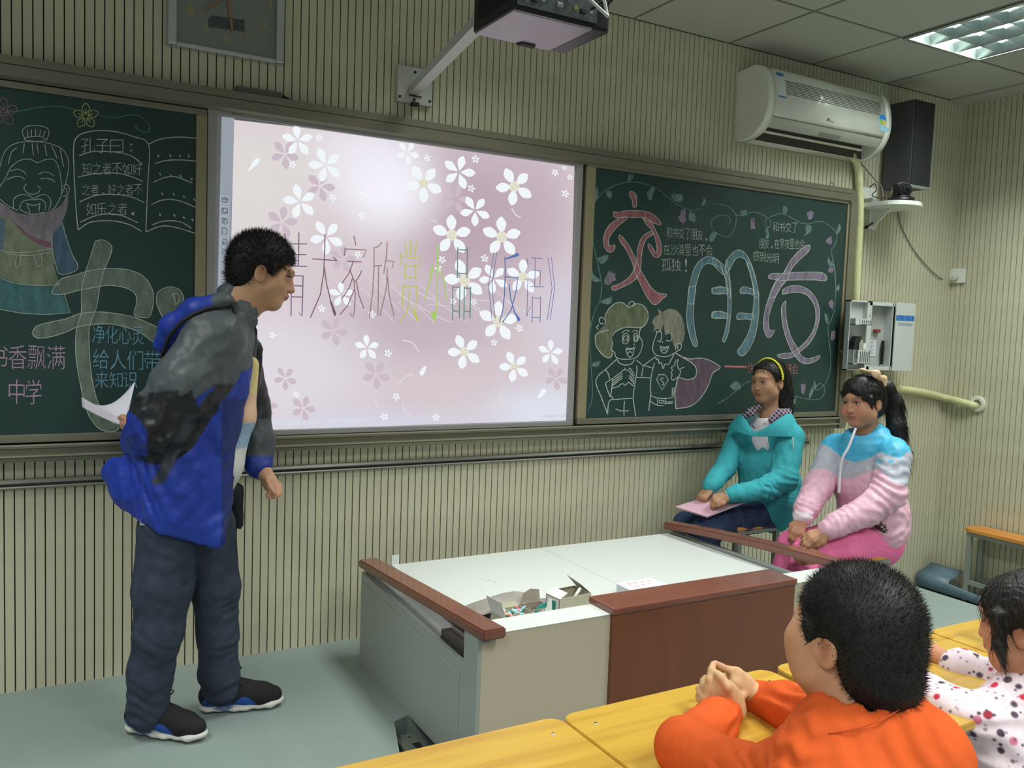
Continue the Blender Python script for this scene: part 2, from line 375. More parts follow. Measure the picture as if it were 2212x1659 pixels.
def big(name, fills, mf, outlines, parent, y, ow=1.8, om=None):
    d = Draw(y)
    for p, S in fills: d.fill(p, *S)
    d.done(name, mf, parent)
    d = Draw(y-0.0012)
    for p, S in fills: d.stroke(p, ow, *S, closed=True)
    for p, S in outlines: d.stroke(p, ow, *S)
    d.done('chalk_outline', om or cw, parent)
Z5 = lambda L: [(p, S5) for p in L]
# pink "jiao"
jiao = [[(605,430),(630,403),(680,440),(692,500),(692,570),(668,598),(645,575),(640,510),(612,470)],
 [(415,648),(470,655),(560,640),(680,635),(820,650),(900,690),(960,750),(985,800),(960,808),(900,785),(855,770),(800,745),(750,718),(640,720),(560,715),(430,715)],
 [(500,715),(580,712),(560,750),(480,810),(400,900),(360,970),(360,1040),(390,1060),(430,1045),(425,1100),(380,1132),(330,1110),(300,1040),(300,960),(330,860),(400,780)],
 [(755,715),(840,740),(900,830),(945,930),(980,1020),(990,1110),(965,1180),(915,1192),(870,1150),(830,1070),(835,1030),(870,1060),(900,1110),(925,1140),(935,1090),(920,1000),(880,880),(810,800)],
 [(478,950),(490,925),(530,960),(590,1040),(650,1150),(695,1250),(735,1340),(800,1450),(870,1560),(950,1620),(1050,1640),(1000,1690),(930,1755),(870,1740),(800,1640),(730,1500),(680,1390),(640,1260),(570,1110),(500,1010)],
 [(880,878),(885,920),(820,960),(780,1030),(760,1110),(745,1220),(740,1320),(700,1430),(620,1500),(520,1550),(420,1590),(395,1545),(480,1515),(580,1450),(650,1360),(690,1240),(700,1130),(720,1030),(760,950),(820,900)]]
big('chalk_character', Z5(jiao), cpink, [], cbR, YR, 1.6)
peng = [[(1300,1740),(1320,1560),(1370,1350),(1440,1240),(1530,1185),(1610,1200),(1690,1270),(1730,1400),(1650,1330),(1600,1280),(1530,1270),(1470,1320),(1430,1420),(1395,1560),(1370,1740)]]
S7b = S7
peng_a = [[(1315,0),(1395,0),(1385,120),(1370,280),(1375,420),(1395,560),(1418,670),(1405,712),(1365,690),(1320,560),(1290,400),(1300,180)]]
pengF = [(peng[0], S5), (peng_a[0], S7)]
z6 = [[(0,1120),(80,1170),(160,1250),(190,1330),(225,1450),(240,1660),(205,1660),(190,1560),(165,1400),(130,1300),(70,1240),(0,1215)],
      [(165,1270),(180,1190),(240,1090),(330,1025),(410,1040),(470,1100),(530,1220),(580,1380),(620,1560),(632,1660),(570,1660),(555,1540),(520,1380),(480,1230),(440,1150),(370,1120),(310,1150),(260,1230),(220,1310),(190,1330)]]
z8 = [[(132,0),(160,130),(178,300),(182,470),(170,620),(150,740),(115,825),(95,800),(120,720),(142,600),(148,430),(145,280),(130,150)],
      [(330,20),(380,60),(410,160),(445,280),(458,450),(450,600),(420,760),(370,880),(310,955),(265,955),(245,910),(290,850),(340,760),(380,640),(400,500),(410,360),(400,260),(375,150),(345,70)],
      [(0,290),(80,282),(150,290),(150,345),(60,335),(0,345)], [(0,530),(50,520),(140,540),(140,590),(60,580),(0,585)],
      [(268,305),(300,275),(350,285),(405,305),(410,355),(350,340),(280,340)], [(235,565),(260,535),(330,540),(400,552),(395,605),(330,595),(245,600)]]
pengF += [(p, S6) for p in z6]+[(p, S8) for p in z8]
pengF += [([(1590,1565),(1640,1550),(1720,1545),(1720,1625),(1600,1625)], S5), ([(1585,330),(1610,295),(1720,295),(1720,370),(1600,370)], S7)]
big('chalk_character', pengF, cblue, [], cbR, YR, 1.5)
you = [([(1330,950),(1340,1000),(1300,1060),(1190,1160),(1100,1260),(1060,1330),(1030,1420),(930,1540),(860,1660),(780,1660),(850,1480),(910,1410),(990,1310),(1060,1180),(1160,1060),(1270,970)], S6),
 ([(760,1380),(820,1345),(960,1345),(1150,1330),(1430,1325),(1530,1345),(1570,1400),(1550,1445),(1400,1435),(1150,1435),(960,1440),(820,1425),(775,1410)], S6),
 ([(640,195),(680,260),(630,360),(580,480),(552,600),(560,690),(580,712),(612,705),(600,745),(560,780),(530,760),(505,680),(505,600),(530,460),(580,330)], S8),
 ([(692,350),(700,300),(780,265),(870,268),(960,310),(1030,400),(1062,520),(1050,640),(1010,760),(940,860),(860,925),(790,975),(700,990),(640,955),(720,935),(790,930),(860,880),(940,800),(1000,700),(1025,590),(1010,460),(950,370),(880,335),(800,330)], S8),
 ([(725,410),(725,520),(740,650),(780,780),(840,880),(880,960),(950,990),(1065,960),(1030,1010),(940,1040),(870,1020),(800,940),(750,840),(710,720),(685,580),(685,470)], S8)]
big('chalk_character', you, clil, [], cbR, YR, 1.5)
# vine border
d = Draw(YR-0.0005)
d.stroke([(265,1660),(270,1500),(240,1330),(190,1100),(155,900),(160,700),(200,530),(290,420),(420,340),(560,300),(700,295),(850,335),(960,390),(1060,470),(1150,545),(1270,610),(1370,640),(1450,610)], 1.7, *S5)
d.stroke([(275,0),(255,150),(190,300),(150,450),(132,650),(140,850),(155,1050),(165,1250),(150,1380),(108,1485)], 1.5, *S7)
d.stroke([(0,390),(100,395),(200,420),(280,480),(320,560),(310,680),(260,800),(190,840),(90,810),(20,760),(-20,680),(-20,620),(50,560),(140,540),(210,560),(240,620),(205,685)], 1.7, *S6)
d.stroke([(280,480),(340,540),(430,545),(520,505),(600,505),(700,545),(780,600),(800,660),(770,710),(735,690),(720,620),(770,575),(860,540),(940,520),(1020,545),(1120,600),(1220,650),(1340,655),(1440,628),(1520,635),(1610,690),(1680,760),(1710,830),(1690,920),(1640,1010),(1640,1090),(1670,1230),(1690,1400),(1690,1660)], 1.8, *S6)
d.stroke([(1190,0),(1210,120),(1222,280),(1215,450),(1190,570),(1145,680),(1155,800),(1172,960),(1168,1080),(1140,1200),(1100,1260),(1050,1300),(1022,1300),(1030,1270),(1070,1235),(1110,1280),(1100,1350),(1050,1395),(960,1395),(860,1375),(740,1350)], 1.6, *S8)
d.stroke([(45,1440),(130,1390),(230,1310),(300,1250),(380,1210)], 1.8, *S8)
d.done('chalk_vine', csage, cbR)
d = Draw(YR-0.0006)
S5L = [[(210,345),(235,400),(225,470),(200,525),(180,500),(178,430),(205,390)],[(345,395),(395,420),(385,490),(340,465),(328,430)],[(600,200),(650,210),(645,255),(600,292),(582,288)],[(870,355),(905,370),(890,440),(865,510),(830,490),(815,430),(840,385)],[(1100,460),(1130,432),(1230,450),(1243,500),(1205,535),(1130,510)],[(1490,478),(1520,520),(1500,570),(1465,570),(1485,520)],[(1330,645),(1395,690),(1390,770),(1320,745),(1310,700)],[(225,1205),(290,1175),(358,1172),(320,1250),(260,1268)],[(160,1320),(180,1400),(262,1470),(200,1490),(145,1450),(135,1390)],[(1600,880),(1650,910),(1600,1005),(1552,975)]]
for p in S5L: d.fill(p, *S5)
for p in [[(400,115),(390,180),(340,208),(250,180),(300,150)],[(120,350),(148,420),(130,500),(112,440)],[(262,885),(235,940),(190,955),(152,930),(200,895)]]: d.fill(p, *S7)
for p in [[(370,495),(440,465),(470,480),(450,530),(395,540)],[(965,410),(1020,440),(1020,500),(985,530),(965,500)],[(1300,665),(1350,690),(1345,770),(1250,828),(1285,770),(1270,710)],[(710,760),(740,715),(770,780),(765,860),(725,860),(735,800)],[(1740,655),(1765,720),(1715,810),(1700,760)],[(1595,1100),(1610,1160),(1670,1230),(1610,1250),(1578,1180)],[(1740,1490),(1742,1570),(1695,1580),(1710,1520)]]: d.fill(p, *S6)
for p in [[(1110,538),(1140,560),(1150,640),(1120,620)],[(1250,250),(1255,300),(1225,310)],[(1005,1195),(1030,1260),(1018,1300),(1000,1250)],[(990,1255),(1005,1300),(965,1390),(955,1350)],[(825,1375),(820,1430),(780,1465),(780,1420)],[(165,1265),(220,1215),(270,1240),(275,1290),(220,1305),(190,1290)]]: d.fill(p, *S8)
d.done('chalk_leaf', csage, cbR)
d = Draw(YR-0.0007)
for p in [[(1255,605),(1278,640),(1270,710),(1295,765),(1265,765),(1255,800),(1235,775),(1210,775),(1205,740),(1180,715),(1215,690),(1218,640)],[(360,1350),(380,1375),(405,1355),(410,1390),(445,1380),(432,1425),(452,1465),(410,1480),(365,1530),(310,1515),(305,1470)]]: d.fill(p, *S5, smooth=False)
for p in [[(520,600),(545,575),(575,590),(578,690),(590,730),(520,735),(515,660)],[(1295,500),(1330,490),(1345,480),(1390,495),(1385,560),(1345,605),(1310,595)],[(1590,850),(1630,830),(1645,900),(1625,950),(1580,930),(1555,900)],[(1605,1255),(1665,1270),(1650,1335),(1590,1330),(1580,1300)]]: d.fill(p, *S6, smooth=False)
for p in [[(1150,430),(1185,395),(1205,430),(1195,500),(1165,480)],[(1180,720),(1220,705),(1215,790),(1185,812),(1170,790)],[(875,1245),(920,1240),(925,1290),(900,1350),(878,1330)]]: d.fill(p, *S8, smooth=False)
d.done('chalk_bud', clil, cbR)
# handwriting
d = Draw(YR-0.0008)
def line(d, txt, S, x0, y0, x1, y1, h, **k):
    n = len(txt); org, sc = S; it = []
    for i, ch in enumerate(txt):
        cx = x0+(x1-x0)*(i+0.5)/n; cy = y0+(y1-y0)*(i+0.5)/n; w = (x1-x0)/n*0.94
        if ch in '，。.,、': it.append((ch, org[0]+(cx-w*0.15)*sc, org[1]+(cy+h*0.25)*sc, org[0]+(cx+w*0.15)*sc, org[1]+(cy+h*0.5)*sc)); continue
        if ch == ':' : it.append((ch, org[0]+(cx-w*0.08)*sc, org[1]+(cy-h*0.25)*sc, org[0]+(cx+w*0.1)*sc, org[1]+(cy+h*0.3)*sc)); continue
        if ch == '!' : it.append((ch, org[0]+(cx-w*0.12)*sc, org[1]+(cy-h*0.5)*sc, org[0]+(cx+w*0.12)*sc, org[1]+(cy+h*0.5)*sc)); continue
        it.append((ch, org[0]+(cx-w/2)*sc, org[1]+(cy-h/2)*sc, org[0]+(cx+w/2)*sc, org[1]+(cy+h/2)*sc))
    d.glyphs(it, **k)
line(d, '和书交了朋友,', S5, 1045, 895, 1560, 935, 130, shear=-0.05)
line(d, '在沙漠里也不会', S5, 1010, 1100, 1600, 1110, 130, shear=-0.05)
line(d, '孤独!', S5, 985, 1280, 1340, 1290, 150)
line(d, '和书交了', S6, 820, 700, 1170, 715, 140)
line(d, '朋友,在黑夜里也会', S6, 635, 935, 1265, 940, 135)
line(d, '感到光明', S6, 550, 1095, 910, 1145, 135)
d.done('chalk_writing', cw, cbR)
d = Draw(YR-0.0008)
d.stroke([(115,1066),(335,1072)], 4.0, *S8, smooth=False)
line(d, '快乐的好朋友班会', S8, 345, 1085, 850, 1095, 105)
d.done('chalk_writing', chalk_mat('chalk_rose', (200, 130, 130), 0.8), cbR)
# the two chalk boys
d = Draw(YR-0.0004)
d.fill([(320,450),(320,340),(370,250),(450,190),(530,190),(590,240),(620,235),(680,200),(760,215),(820,290),(828,370),(800,440),(745,485),(620,480),(540,485),(440,530),(405,580),(400,700),(410,790),(375,845),(300,820),(230,740),(200,650),(215,560),(260,500)], *S7)
d.done('chalk_hair', cgrn, cbR)
d = Draw(YR-0.0004)
d.fill([(890,545),(905,470),(875,425),(905,360),(960,325),(945,255),(995,300),(1080,258),(1170,275),(1230,350),(1262,450),(1268,560),(1240,680),(1185,690),(1140,715),(1120,640),(1120,580),(1080,525),(1030,560),(1015,440),(985,520),(930,500)], *S7, smooth=False)
d.done('chalk_hair', chalk_mat('chalk_hairgrey', (150, 150, 132), 0.7), cbR)
d = Draw(YR-0.0004)
d.fill([(1155,790),(1230,830),(1330,860),(1440,848),(1560,875),(1690,958),(1600,1030),(1550,1170),(1460,1320),(1340,1420),(1160,1455),(1150,1300),(1165,1160),(1185,1080),(1300,1105),(1390,1075),(1405,980),(1340,900),(1230,860)], *S7, smooth=False)
d.done('chalk_cape', cmau, cbR)
d = Draw(YR-0.001)
L = [[(320,450),(320,340),(370,250),(450,190),(530,190),(590,240),(620,235),(680,200),(760,215),(820,290),(828,370),(800,440),(745,485),(620,480),(540,485),(440,530)],[(360,510),(215,560),(200,650),(230,740),(300,820),(375,845),(410,790)],
 [(590,235),(605,190),(640,170),(665,200),(640,235)],[(320,400),(280,362),(245,385),(260,435),(300,440)],[(240,450),(212,480),(230,510)],[(405,580),(440,530),(480,512)],[(400,640),(405,700),(385,710),(395,760),(430,780),(440,830),(500,860),(600,862),(690,840),(740,770),(760,690),(755,640),(725,590),(730,520),(750,485)],
 [(515,550),(560,512),(608,530)],[(640,530),(675,515),(710,535)],[(520,600),(530,670),(580,670),(600,610),(580,555),(540,565),(520,600)],[(545,660),(535,610),(560,580),(585,600),(580,650)],[(560,610),(572,630),(558,640)],[(655,600),(665,650),(700,640),(710,600),(695,555),(665,560),(655,600)],[(672,640),(668,600),(690,580),(698,610),(690,640)],[(660,675),(662,695)],
 [(565,730),(620,735),(680,715)],[(565,730),(575,790),(610,838),(645,810),(665,722)],[(575,750),(660,740)],[(585,790),(610,770),(640,785)],
 [(460,855),(320,985),(240,1050),(205,1120),(220,1200),(270,1320),(345,1520)],[(320,985),(355,1040),(368,1100)],[(455,865),(490,910),(560,932),(630,915),(670,865)],[(690,875),(770,940),(790,925)],[(315,1150),(405,1090)],[(405,1090),(395,1200),(380,1300)],[(315,1150),(370,1300),(400,1310),(405,1330),(360,1370),(350,1430),(345,1520)],[(400,1345),(640,1328)],[(690,940),(695,1000),(680,1100),(665,1200),(650,1330),(680,1545)],
 [(545,1360),(540,1440),(540,1540)],[(440,1455),(500,1480),(600,1478)],
 [(520,1010),(460,1050),(405,1095)],[(520,1035),(400,1125)],[(520,1060),(400,1155)],[(520,1085),(400,1180)],[(520,1150),(470,1190),(400,1210)],[(515,1000),(560,985),(610,1010)],[(615,970),(670,1060)],[(610,1010),(665,1090)],[(605,1050),(665,1130)],[(600,1080),(665,1160)],[(600,1140),(660,1185)],[(530,1150),(545,1172),(570,1160),(600,1135)],[(545,965),(555,985)],[(605,965),(600,985)],
 [(770,945),(750,1070)],[(690,1080),(850,1085)],[(775,935),(880,968)],[(790,925),(920,830)],
 [(920,580),(900,640),(882,720),(900,790),(960,825),(1060,828),(1140,790),(1165,770)],[(930,520),(925,580)],[(1165,770),(1215,740),(1225,690),(1190,675),(1150,700)],[(1155,750),(1160,715),(1185,710),(1175,740)],[(935,550),(960,530),(990,555),(975,650),(940,640)],[(1035,570),(1075,545),(1110,570),(1100,640),(1040,640)],[(960,525),(990,530)],[(1050,530),(1080,525)],[(1000,650),(1000,668)],
 [(970,705),(1020,722),(1075,708)],[(970,705),(985,765),(1020,790),(1055,765),(1075,708)],[(985,730),(1060,728)],[(990,760),(1020,745),(1045,758)],
 [(920,830),(930,870),(950,860),(960,910),(985,905),(1010,975),(1030,920),(1070,925),(1110,860),(1140,800)],[(905,905),(870,1050),(855,1200),(865,1290)],[(865,1300),(940,1325),(1060,1330),(1140,1310)],[(850,1360),(900,1395),(940,1408)],[(1035,1375),(1130,1370)],[(1040,1392),(1125,1385)],[(940,1335),(940,1415),(1010,1418)],[(1035,1335),(1030,1405)],[(965,1390),(965,1355),(1010,1358),(1005,1385),(985,1385),(985,1372)],[(860,1290),(835,1480)],[(1120,1200),(1115,1300)],[(1140,1200),(1135,1300)],
 [(1155,790),(1230,830),(1330,860),(1440,848),(1560,875),(1690,958),(1600,1030),(1550,1170),(1460,1320),(1340,1420),(1160,1455)],[(1160,1455),(1150,1300),(1165,1160),(1185,1080)],[(1185,1075),(1300,1105),(1390,1075),(1405,980),(1340,900),(1160,790)],
 [(1140,940),(1160,880),(1190,870),(1175,920),(1195,980),(1215,1000),(1200,1060),(1130,1110),(1105,1090),(1115,1050),(1105,1020),(1120,990),(1105,965),(1140,940)],[(1210,980),(1260,955)],
 [(960,1045),(1030,1048),(1070,1105),(995,1230),(930,1105),(960,1045)],[(1015,1095),(985,1090),(985,1120),(1015,1145),(1005,1170),(990,1165)]]
for p in L: d.stroke(p, 2.0, *S7, smooth=len(p) > 3 and p[0] != (960,1045))
d.done('chalk_boys', cw, cbR)
# ---------------------------------------------------------------- left board
YL = 3.3695; SA = ((0, 150), 500/1659); SB = ((0, 500), 500/1481); SC = ((0, 670), 180/1422)
d = Draw(YL-0.0005)
d.stroke([(-60,320),(0,310),(130,300),(280,272),(420,265),(540,290)], 3.0, *SA); d.stroke([(705,330),(820,348),(930,325),(1010,340),(1070,400),(1060,445),(1010,445),(970,410),(985,402)], 2.6, *SA)
d.done('chalk_vine', cteal, cbL)
def flower(d, cx, cy, r, S, w=2.0):
    for k in range(5):
        a = -PI/2+k*2*PI/5; ca, sa = math.cos(a), math.sin(a)
        d.stroke([(cx+ca*14-sa*0, cy+sa*14), (cx+ca*r*0.6-sa*r*0.3, cy+sa*r*0.6+ca*r*0.3), (cx+ca*r, cy+sa*r), (cx+ca*r*0.6+sa*r*0.3, cy+sa*r*0.6-ca*r*0.3), (cx+ca*14, cy+sa*14)], w, *S)
        d.stroke([(cx+ca*20, cy+sa*20), (cx+ca*r*0.6, cy+sa*r*0.6)], w, *S)
d = Draw(YL-0.0006); flower(d, 25, 308, 105, SA); d.done('chalk_flower', chalk_mat('chalk_dullpink', (150, 115, 120), 0.7), cbL)
d = Draw(YL-0.0006); flower(d, 615, 335, 92, SA); d.done('chalk_flower', cyel, cbL)
# sage: coloured robe, beard
d = Draw(YL-0.0002); d.fill([(0,950),(60,990),(130,1030),(230,1040),(340,1020),(430,980),(485,900),(480,1000),(440,1100),(380,1180),(375,1250),(330,1290),(120,1140),(60,1060),(0,1050)], *SA); d.done('chalk_beard', chalk_mat('chalk_beard', (150, 140, 150), 0.62), cbL)
d = Draw(YL-0.0001); d.fill([(0,1050),(60,1060),(150,1150),(260,1220),(375,1260),(385,1300),(390,1420),(430,1560),(300,1550),(100,1530),(0,1480)], *SA, smooth=False); d.done('chalk_robe', chalk_mat('chalk_robe', (140, 148, 125), 0.62), cbL)
d = Draw(YL-0.0001)
d.fill([(375,1175),(440,1090),(480,1220),(520,1330),(558,1405),(530,1450),(430,1468),(400,1400),(385,1300)], *SA, smooth=False); d.fill([(0,1060),(40,1080),(20,1300),(0,1300)], *SA, smooth=False)
d.done('chalk_sleeve', chalk_mat('chalk_blue2', (92, 118, 142), 0.58), cbL)
d = Draw(YL-0.0001); d.fill([(-20,290),(100,325),(200,342),(350,345),(400,400),(450,520),(300,532),(150,525),(-20,495)], *SB, smooth=False); d.done('chalk_robe', chalk_mat('chalk_teal2', (86, 130, 134), 0.6), cbL)
d = Draw(YL-0.0004); d.fill([(60,1060),(130,1120),(240,1200),(380,1245),(375,1275),(300,1262),(180,1190)], *SA); d.done('chalk_collar', chalk_mat('chalk_redpink', (128, 92, 106), 0.6), cbL)
d = Draw(YL-0.0010)
L = [[(180,500),(160,450),(190,410),(270,402),(335,420),(352,460),(330,510)],[(170,500),(200,485),(280,480),(320,495),(300,515),(210,512),(170,500)],[(200,480),(195,430)],[(225,478),(225,430)],[(255,475),(255,428)],[(285,475),(290,432)],[(310,480),(325,440)],
 [(0,700),(20,620),(60,560),(130,525),(210,518),(330,525),(430,560),(480,620),(492,700),(470,820),(440,900)],[(0,840),(40,780),(80,700),(150,650),(220,645),(270,668),(330,645),(390,650),(425,720),(440,820),(440,900),(400,980),(370,1010)],[(0,930),(60,980),(130,1010)],
 [(75,730),(120,715),(165,730),(190,755)],[(275,750),(320,735),(360,745),(390,765)],[(50,790),(100,770),(150,770),(180,790)],[(290,785),(330,780),(370,790),(395,808)],[(190,820),(172,850),(190,880),(230,895),(270,885),(288,855),(265,830)],
 [(95,1000),(100,930),(150,898),(210,905),(240,925),(290,900),(340,905),(365,950),(350,1010)],[(140,1000),(160,950),(210,935),(240,935)],[(240,935),(290,930),(325,960),(325,1010)],[(140,1000),(180,1025),(240,1038),(320,1025)],[(190,960),(240,975),(290,960)],[(195,965),(215,1030)],[(285,965),(280,1020)],
 [(450,835),(480,825),(498,860),(480,900),(450,910)],[(460,850),(480,860),(470,885)],[(120,560),(80,600),(60,680)],[(175,530),(165,600)],[(230,530),(240,620)],[(265,530),(275,605)],[(320,540),(335,620)],[(370,545),(410,640)],[(430,570),(455,700)],
 [(375,1175),(375,1300),(400,1400),(430,1468),(530,1450),(558,1405),(520,1330),(480,1220),(445,1095)],[(0,1290),(60,1310),(200,1310),(370,1285)],[(30,1320),(200,1335),(370,1310)],[(120,1320),(110,1410),(140,1415)],[(150,1325),(145,1405)],[(240,1325),(270,1415)],[(295,1325),(300,1400),(270,1415)],[(0,1490),(100,1530),(300,1550),(430,1540)]]
for p in L: d.stroke(p, 1.9, *SA)
d.stroke([(-20,495),(150,525),(300,532),(450,520),(410,400)], 1.8, *SB, smooth=False)
d.done('chalk_portrait', chalk_mat('chalk_greyline', (165, 175, 165), 0.8), cbL)
# open book
d = Draw(YL-0.0010)
L = [[(560,1150),(545,1000),(530,700),(530,540),(570,470),(680,440),(820,445),(950,480),(1065,540),(1060,800),(1045,1165)],[(1065,535),(1150,500),(1280,485),(1420,495)],[(560,1150),(650,1095),(800,1085),(920,1110),(1015,1160)],[(1045,1165),(1150,1125),(1250,1130),(1400,1175)],
 [(565,618),(660,590),(800,590),(930,615),(1022,680)],[(560,770),(700,745),(850,745),(960,775),(1025,805)],[(570,950),(680,905),(800,895),(930,910),(1035,955)],[(575,1095),(680,1050),(780,1035),(880,1050),(990,1100)],[(1112,675),(1180,655),(1280,648),(1405,658)],[(1100,808),(1180,775),(1260,770),(1380,815)],[(1085,970),(1150,940),(1230,932),(1310,950),(1400,988)],[(1090,1115),(1160,1090),(1240,1085),(1310,1100),(1370,1138)]]
for p in L: d.stroke(p, 2.2, *SA)
for x, y in [(1135,622),(1220,618),(1290,622),(1352,622),(1147,750),(1225,760),(1295,765),(1372,785),(1163,893),(1245,895),(1317,912),(1393,935),(1147,1042),(1250,1047),(1318,1062),(1380,1080)]: d.stroke([(x-5,y-8),(x+6,y+8)], 3.0, *SA, smooth=False)
line(d, '孔子曰:', SA, 580, 540, 990, 560, 100); line(d, '知之者不如好', SA, 585, 710, 1020, 715, 85); line(d, '之者,好之者不', SA, 585, 862, 1020, 862, 80); line(d, '如乐之者.', SA, 615, 1000, 990, 1000, 90)
d.done('chalk_book', cw, cbL)
# big grey "shu"
shu = [[(610,62),(660,55),(715,95),(700,170),(665,250),(640,350),(618,480),(575,600),(570,700),(575,820),(590,950),(625,1090),(690,1200),(760,1245),(730,1280),(640,1265),(570,1180),(530,1050),(500,900),(485,780),(488,640),(520,520),(522,380),(545,270),(580,160)],
 [(330,400),(350,350),(400,300),(480,280),(560,255),(660,240),(740,238),(840,250),(920,290),(970,360),(982,440),(960,540),(905,550),(858,530),(875,450),(860,395),(800,360),(700,345),(620,355),(500,378),(420,400),(370,402)],
 [(205,655),(230,610),(300,585),(420,560),(500,530),(620,515),(740,525),(860,550),(960,590),(1060,650),(1100,760),(1000,720),(900,650),(800,610),(700,592),(600,595),(500,610),(420,645),(320,675),(240,682)]]
big('chalk_character', [(p, SB) for p in shu]+[([(1000,460),(1010,390),(1080,355),(1150,375),(1175,440),(1150,520),(1090,560),(1040,545)], SB)], cgrey, [([(1100,400),(1140,400),(1145,440),(1125,470)], SB), ([(1100,400),(1118,430),(1120,470)], SB)], cbL, YL, 1.8)
d = Draw(YL-0.0012)
line(d, '净化心灵', SB, 590, 655, 925, 670, 115, thin=-0.006); line(d, '给人们带', SB, 590, 815, 1030, 830, 125, thin=-0.006); line(d, '来知识', SB, 605, 950, 880, 950, 105, thin=-0.006)
d.done('chalk_writing', csky, cbL)
d = Draw(YL-0.0010)
line(d, '书香飘满', SC, -190, 800, 1120, 810, 400, thin=-0.008); line(d, '中学', SC, 140, 1390, 720, 1400, 420, thin=-0.008)
d.done('chalk_writing', cpw, cbL)
# ================================================================ white projection board with the projected slide
m_wb = mat('whiteboard_frame', (148, 148, 146), 0.4, metal=0.2)
m_wbs = mat('whiteboard_surface', (176, 178, 184), 0.5)
wb = thing('whiteboard', 'white interactive projection board showing a pink slide of white flowers and Chinese words', 'whiteboard', (1.42, 3.38, 1.12))
bx0, bx1, bz0, bz1 = 0.5865, 2.252, 1.1235, 2.350
box('panel', (bx0+0.01, 3.384, bz0+0.01), (bx1-0.01, 3.4, bz1-0.01), m_wbs, wb)
b = bm_new(); add_box(b, (bx0, 3.368, bz1-0.022), (bx1, 3.386, bz1), bevel=0.003); obj('frame_rail', b, m_wb, wb)
b = bm_new(); add_box(b, (bx0, 3.368, bz0), (bx1, 3.386, bz0+0.022), bevel=0.003); obj('frame_rail', b, m_wb, wb)
b = bm_new(); add_box(b, (bx0, 3.3685, bz0+0.022), (bx0+0.030, 3.386, bz1-0.022), bevel=0.003); obj('frame_rail', b, m_wb, wb)
b = bm_new(); add_box(b, (bx1-0.032, 3.3685, bz0+0.022), (bx1, 3.386, bz1-0.022), bevel=0.003); obj('frame_rail', b, m_wb, wb)
box('frame_gap', (bx1+0.0005, 3.372, bz0), (bx1+0.012, 3.39, bz1), m_gap, wb)
# projected picture: the light on the board, a glowing sheet with soft pink and white
YS = 3.3825
def slide_mat():
    m = bpy.data.materials.new('slide_light'); m.use_nodes = True; nt = m.node_tree; nt.nodes.remove(nt.nodes['Principled BSDF'])
    tc = nt.nodes.new('ShaderNodeTexCoord'); N = nt.nodes.new; L = nt.links.new
    def blob(cx, cz, rx, rz, lo=0.0, hi=1.0):
        mp = N('ShaderNodeMapping'); mp.inputs['Location'].default_value = (-cx/rx, 0, -cz/rz); mp.inputs['Scale'].default_value = (1/rx, 0, 1/rz)
        L(tc.outputs['Object'], mp.inputs[0]); g = N('ShaderNodeVectorMath'); g.operation = 'LENGTH'; L(mp.outputs[0], g.inputs[0])
        r = N('ShaderNodeMapRange'); r.interpolation_type = 'SMOOTHERSTEP'; r.inputs[1].default_value = 0; r.inputs[2].default_value = 1; r.inputs[3].default_value = hi; r.inputs[4].default_value = lo
        L(g.outputs['Value'], r.inputs[0]); return r.outputs[0]
    cur = (*lin((214, 202, 208)), 1); out = None
    def mix(fac, col):
        nonlocal out
        mx = N('ShaderNodeMix'); mx.data_type = 'RGBA'
        L(fac, mx.inputs['Factor'])
        if out is None: mx.inputs[6].default_value = cur
        else: L(out, mx.inputs[6])
        mx.inputs[7].default_value = (*lin(col), 1); out = mx.outputs[2]
    n = N('ShaderNodeTexNoise'); n.inputs['Scale'].default_value = 2.6; n.inputs['Detail'].default_value = 2; L(tc.outputs['Object'], n.inputs['Vector'])
    r = N('ShaderNodeMapRange'); r.inputs[1].default_value = 0.45; r.inputs[2].default_value = 0.75; r.inputs[3].default_value = 0; r.inputs[4].default_value = 0.35; L(n.outputs['Fac'], r.inputs[0]); mix(r.outputs[0], (205, 186, 196))
    w = lambda u, v: W(u, v, YS)
    a = w(1020, 480); mix(blob(a[0], a[2], 0.62, 0.62, 0, 0.95), (186, 164, 176))
    a = w(1150, 450); mix(blob(a[0], a[2], 0.42, 0.5, 0, 0.7), (190, 170, 182))
    a = w(900, 700); mix(blob(a[0], a[2], 0.75, 0.28, 0, 0.85), (192, 176, 187))
    a = w(830, 400); mix(blob(a[0], a[2], 0.42, 0.34, 0, 1.0), (245, 243, 252))
    a = w(760, 340); mix(blob(a[0], a[2], 0.4, 0.25, 0, 0.6), (240, 236, 246))
    a = w(600, 800); mix(blob(a[0], a[2], 0.65, 0.42, 0, 0.8), (226, 222, 230))
    a = w(560, 400); mix(blob(a[0], a[2], 0.5, 0.55, 0, 0.75), (226, 222, 218))
    a = w(1225, 690); mix(blob(a[0], a[2], 0.30, 0.4, 0, 0.8), (212, 206, 222))
    a = w(1180, 890); mix(blob(a[0], a[2], 0.55, 0.22, 0, 0.9), (222, 228, 240))
    a = w(800, 930); mix(blob(a[0], a[2], 0.9, 0.16, 0, 0.8), (214, 216, 232))
    e = N('ShaderNodeEmission'); e.inputs[1].default_value = 1.0; L(out, e.inputs[0]); L(e.outputs[0], nt.nodes['Material Output'].inputs[0]); return m
d = Draw(YS); d.fill([(506,259),(700,281),(975,316),(1241,352),(1234,620),(1226,908),(900,918),(489,935),(497,600)], smooth=False); d.done('slide_picture', slide_mat(), wb)
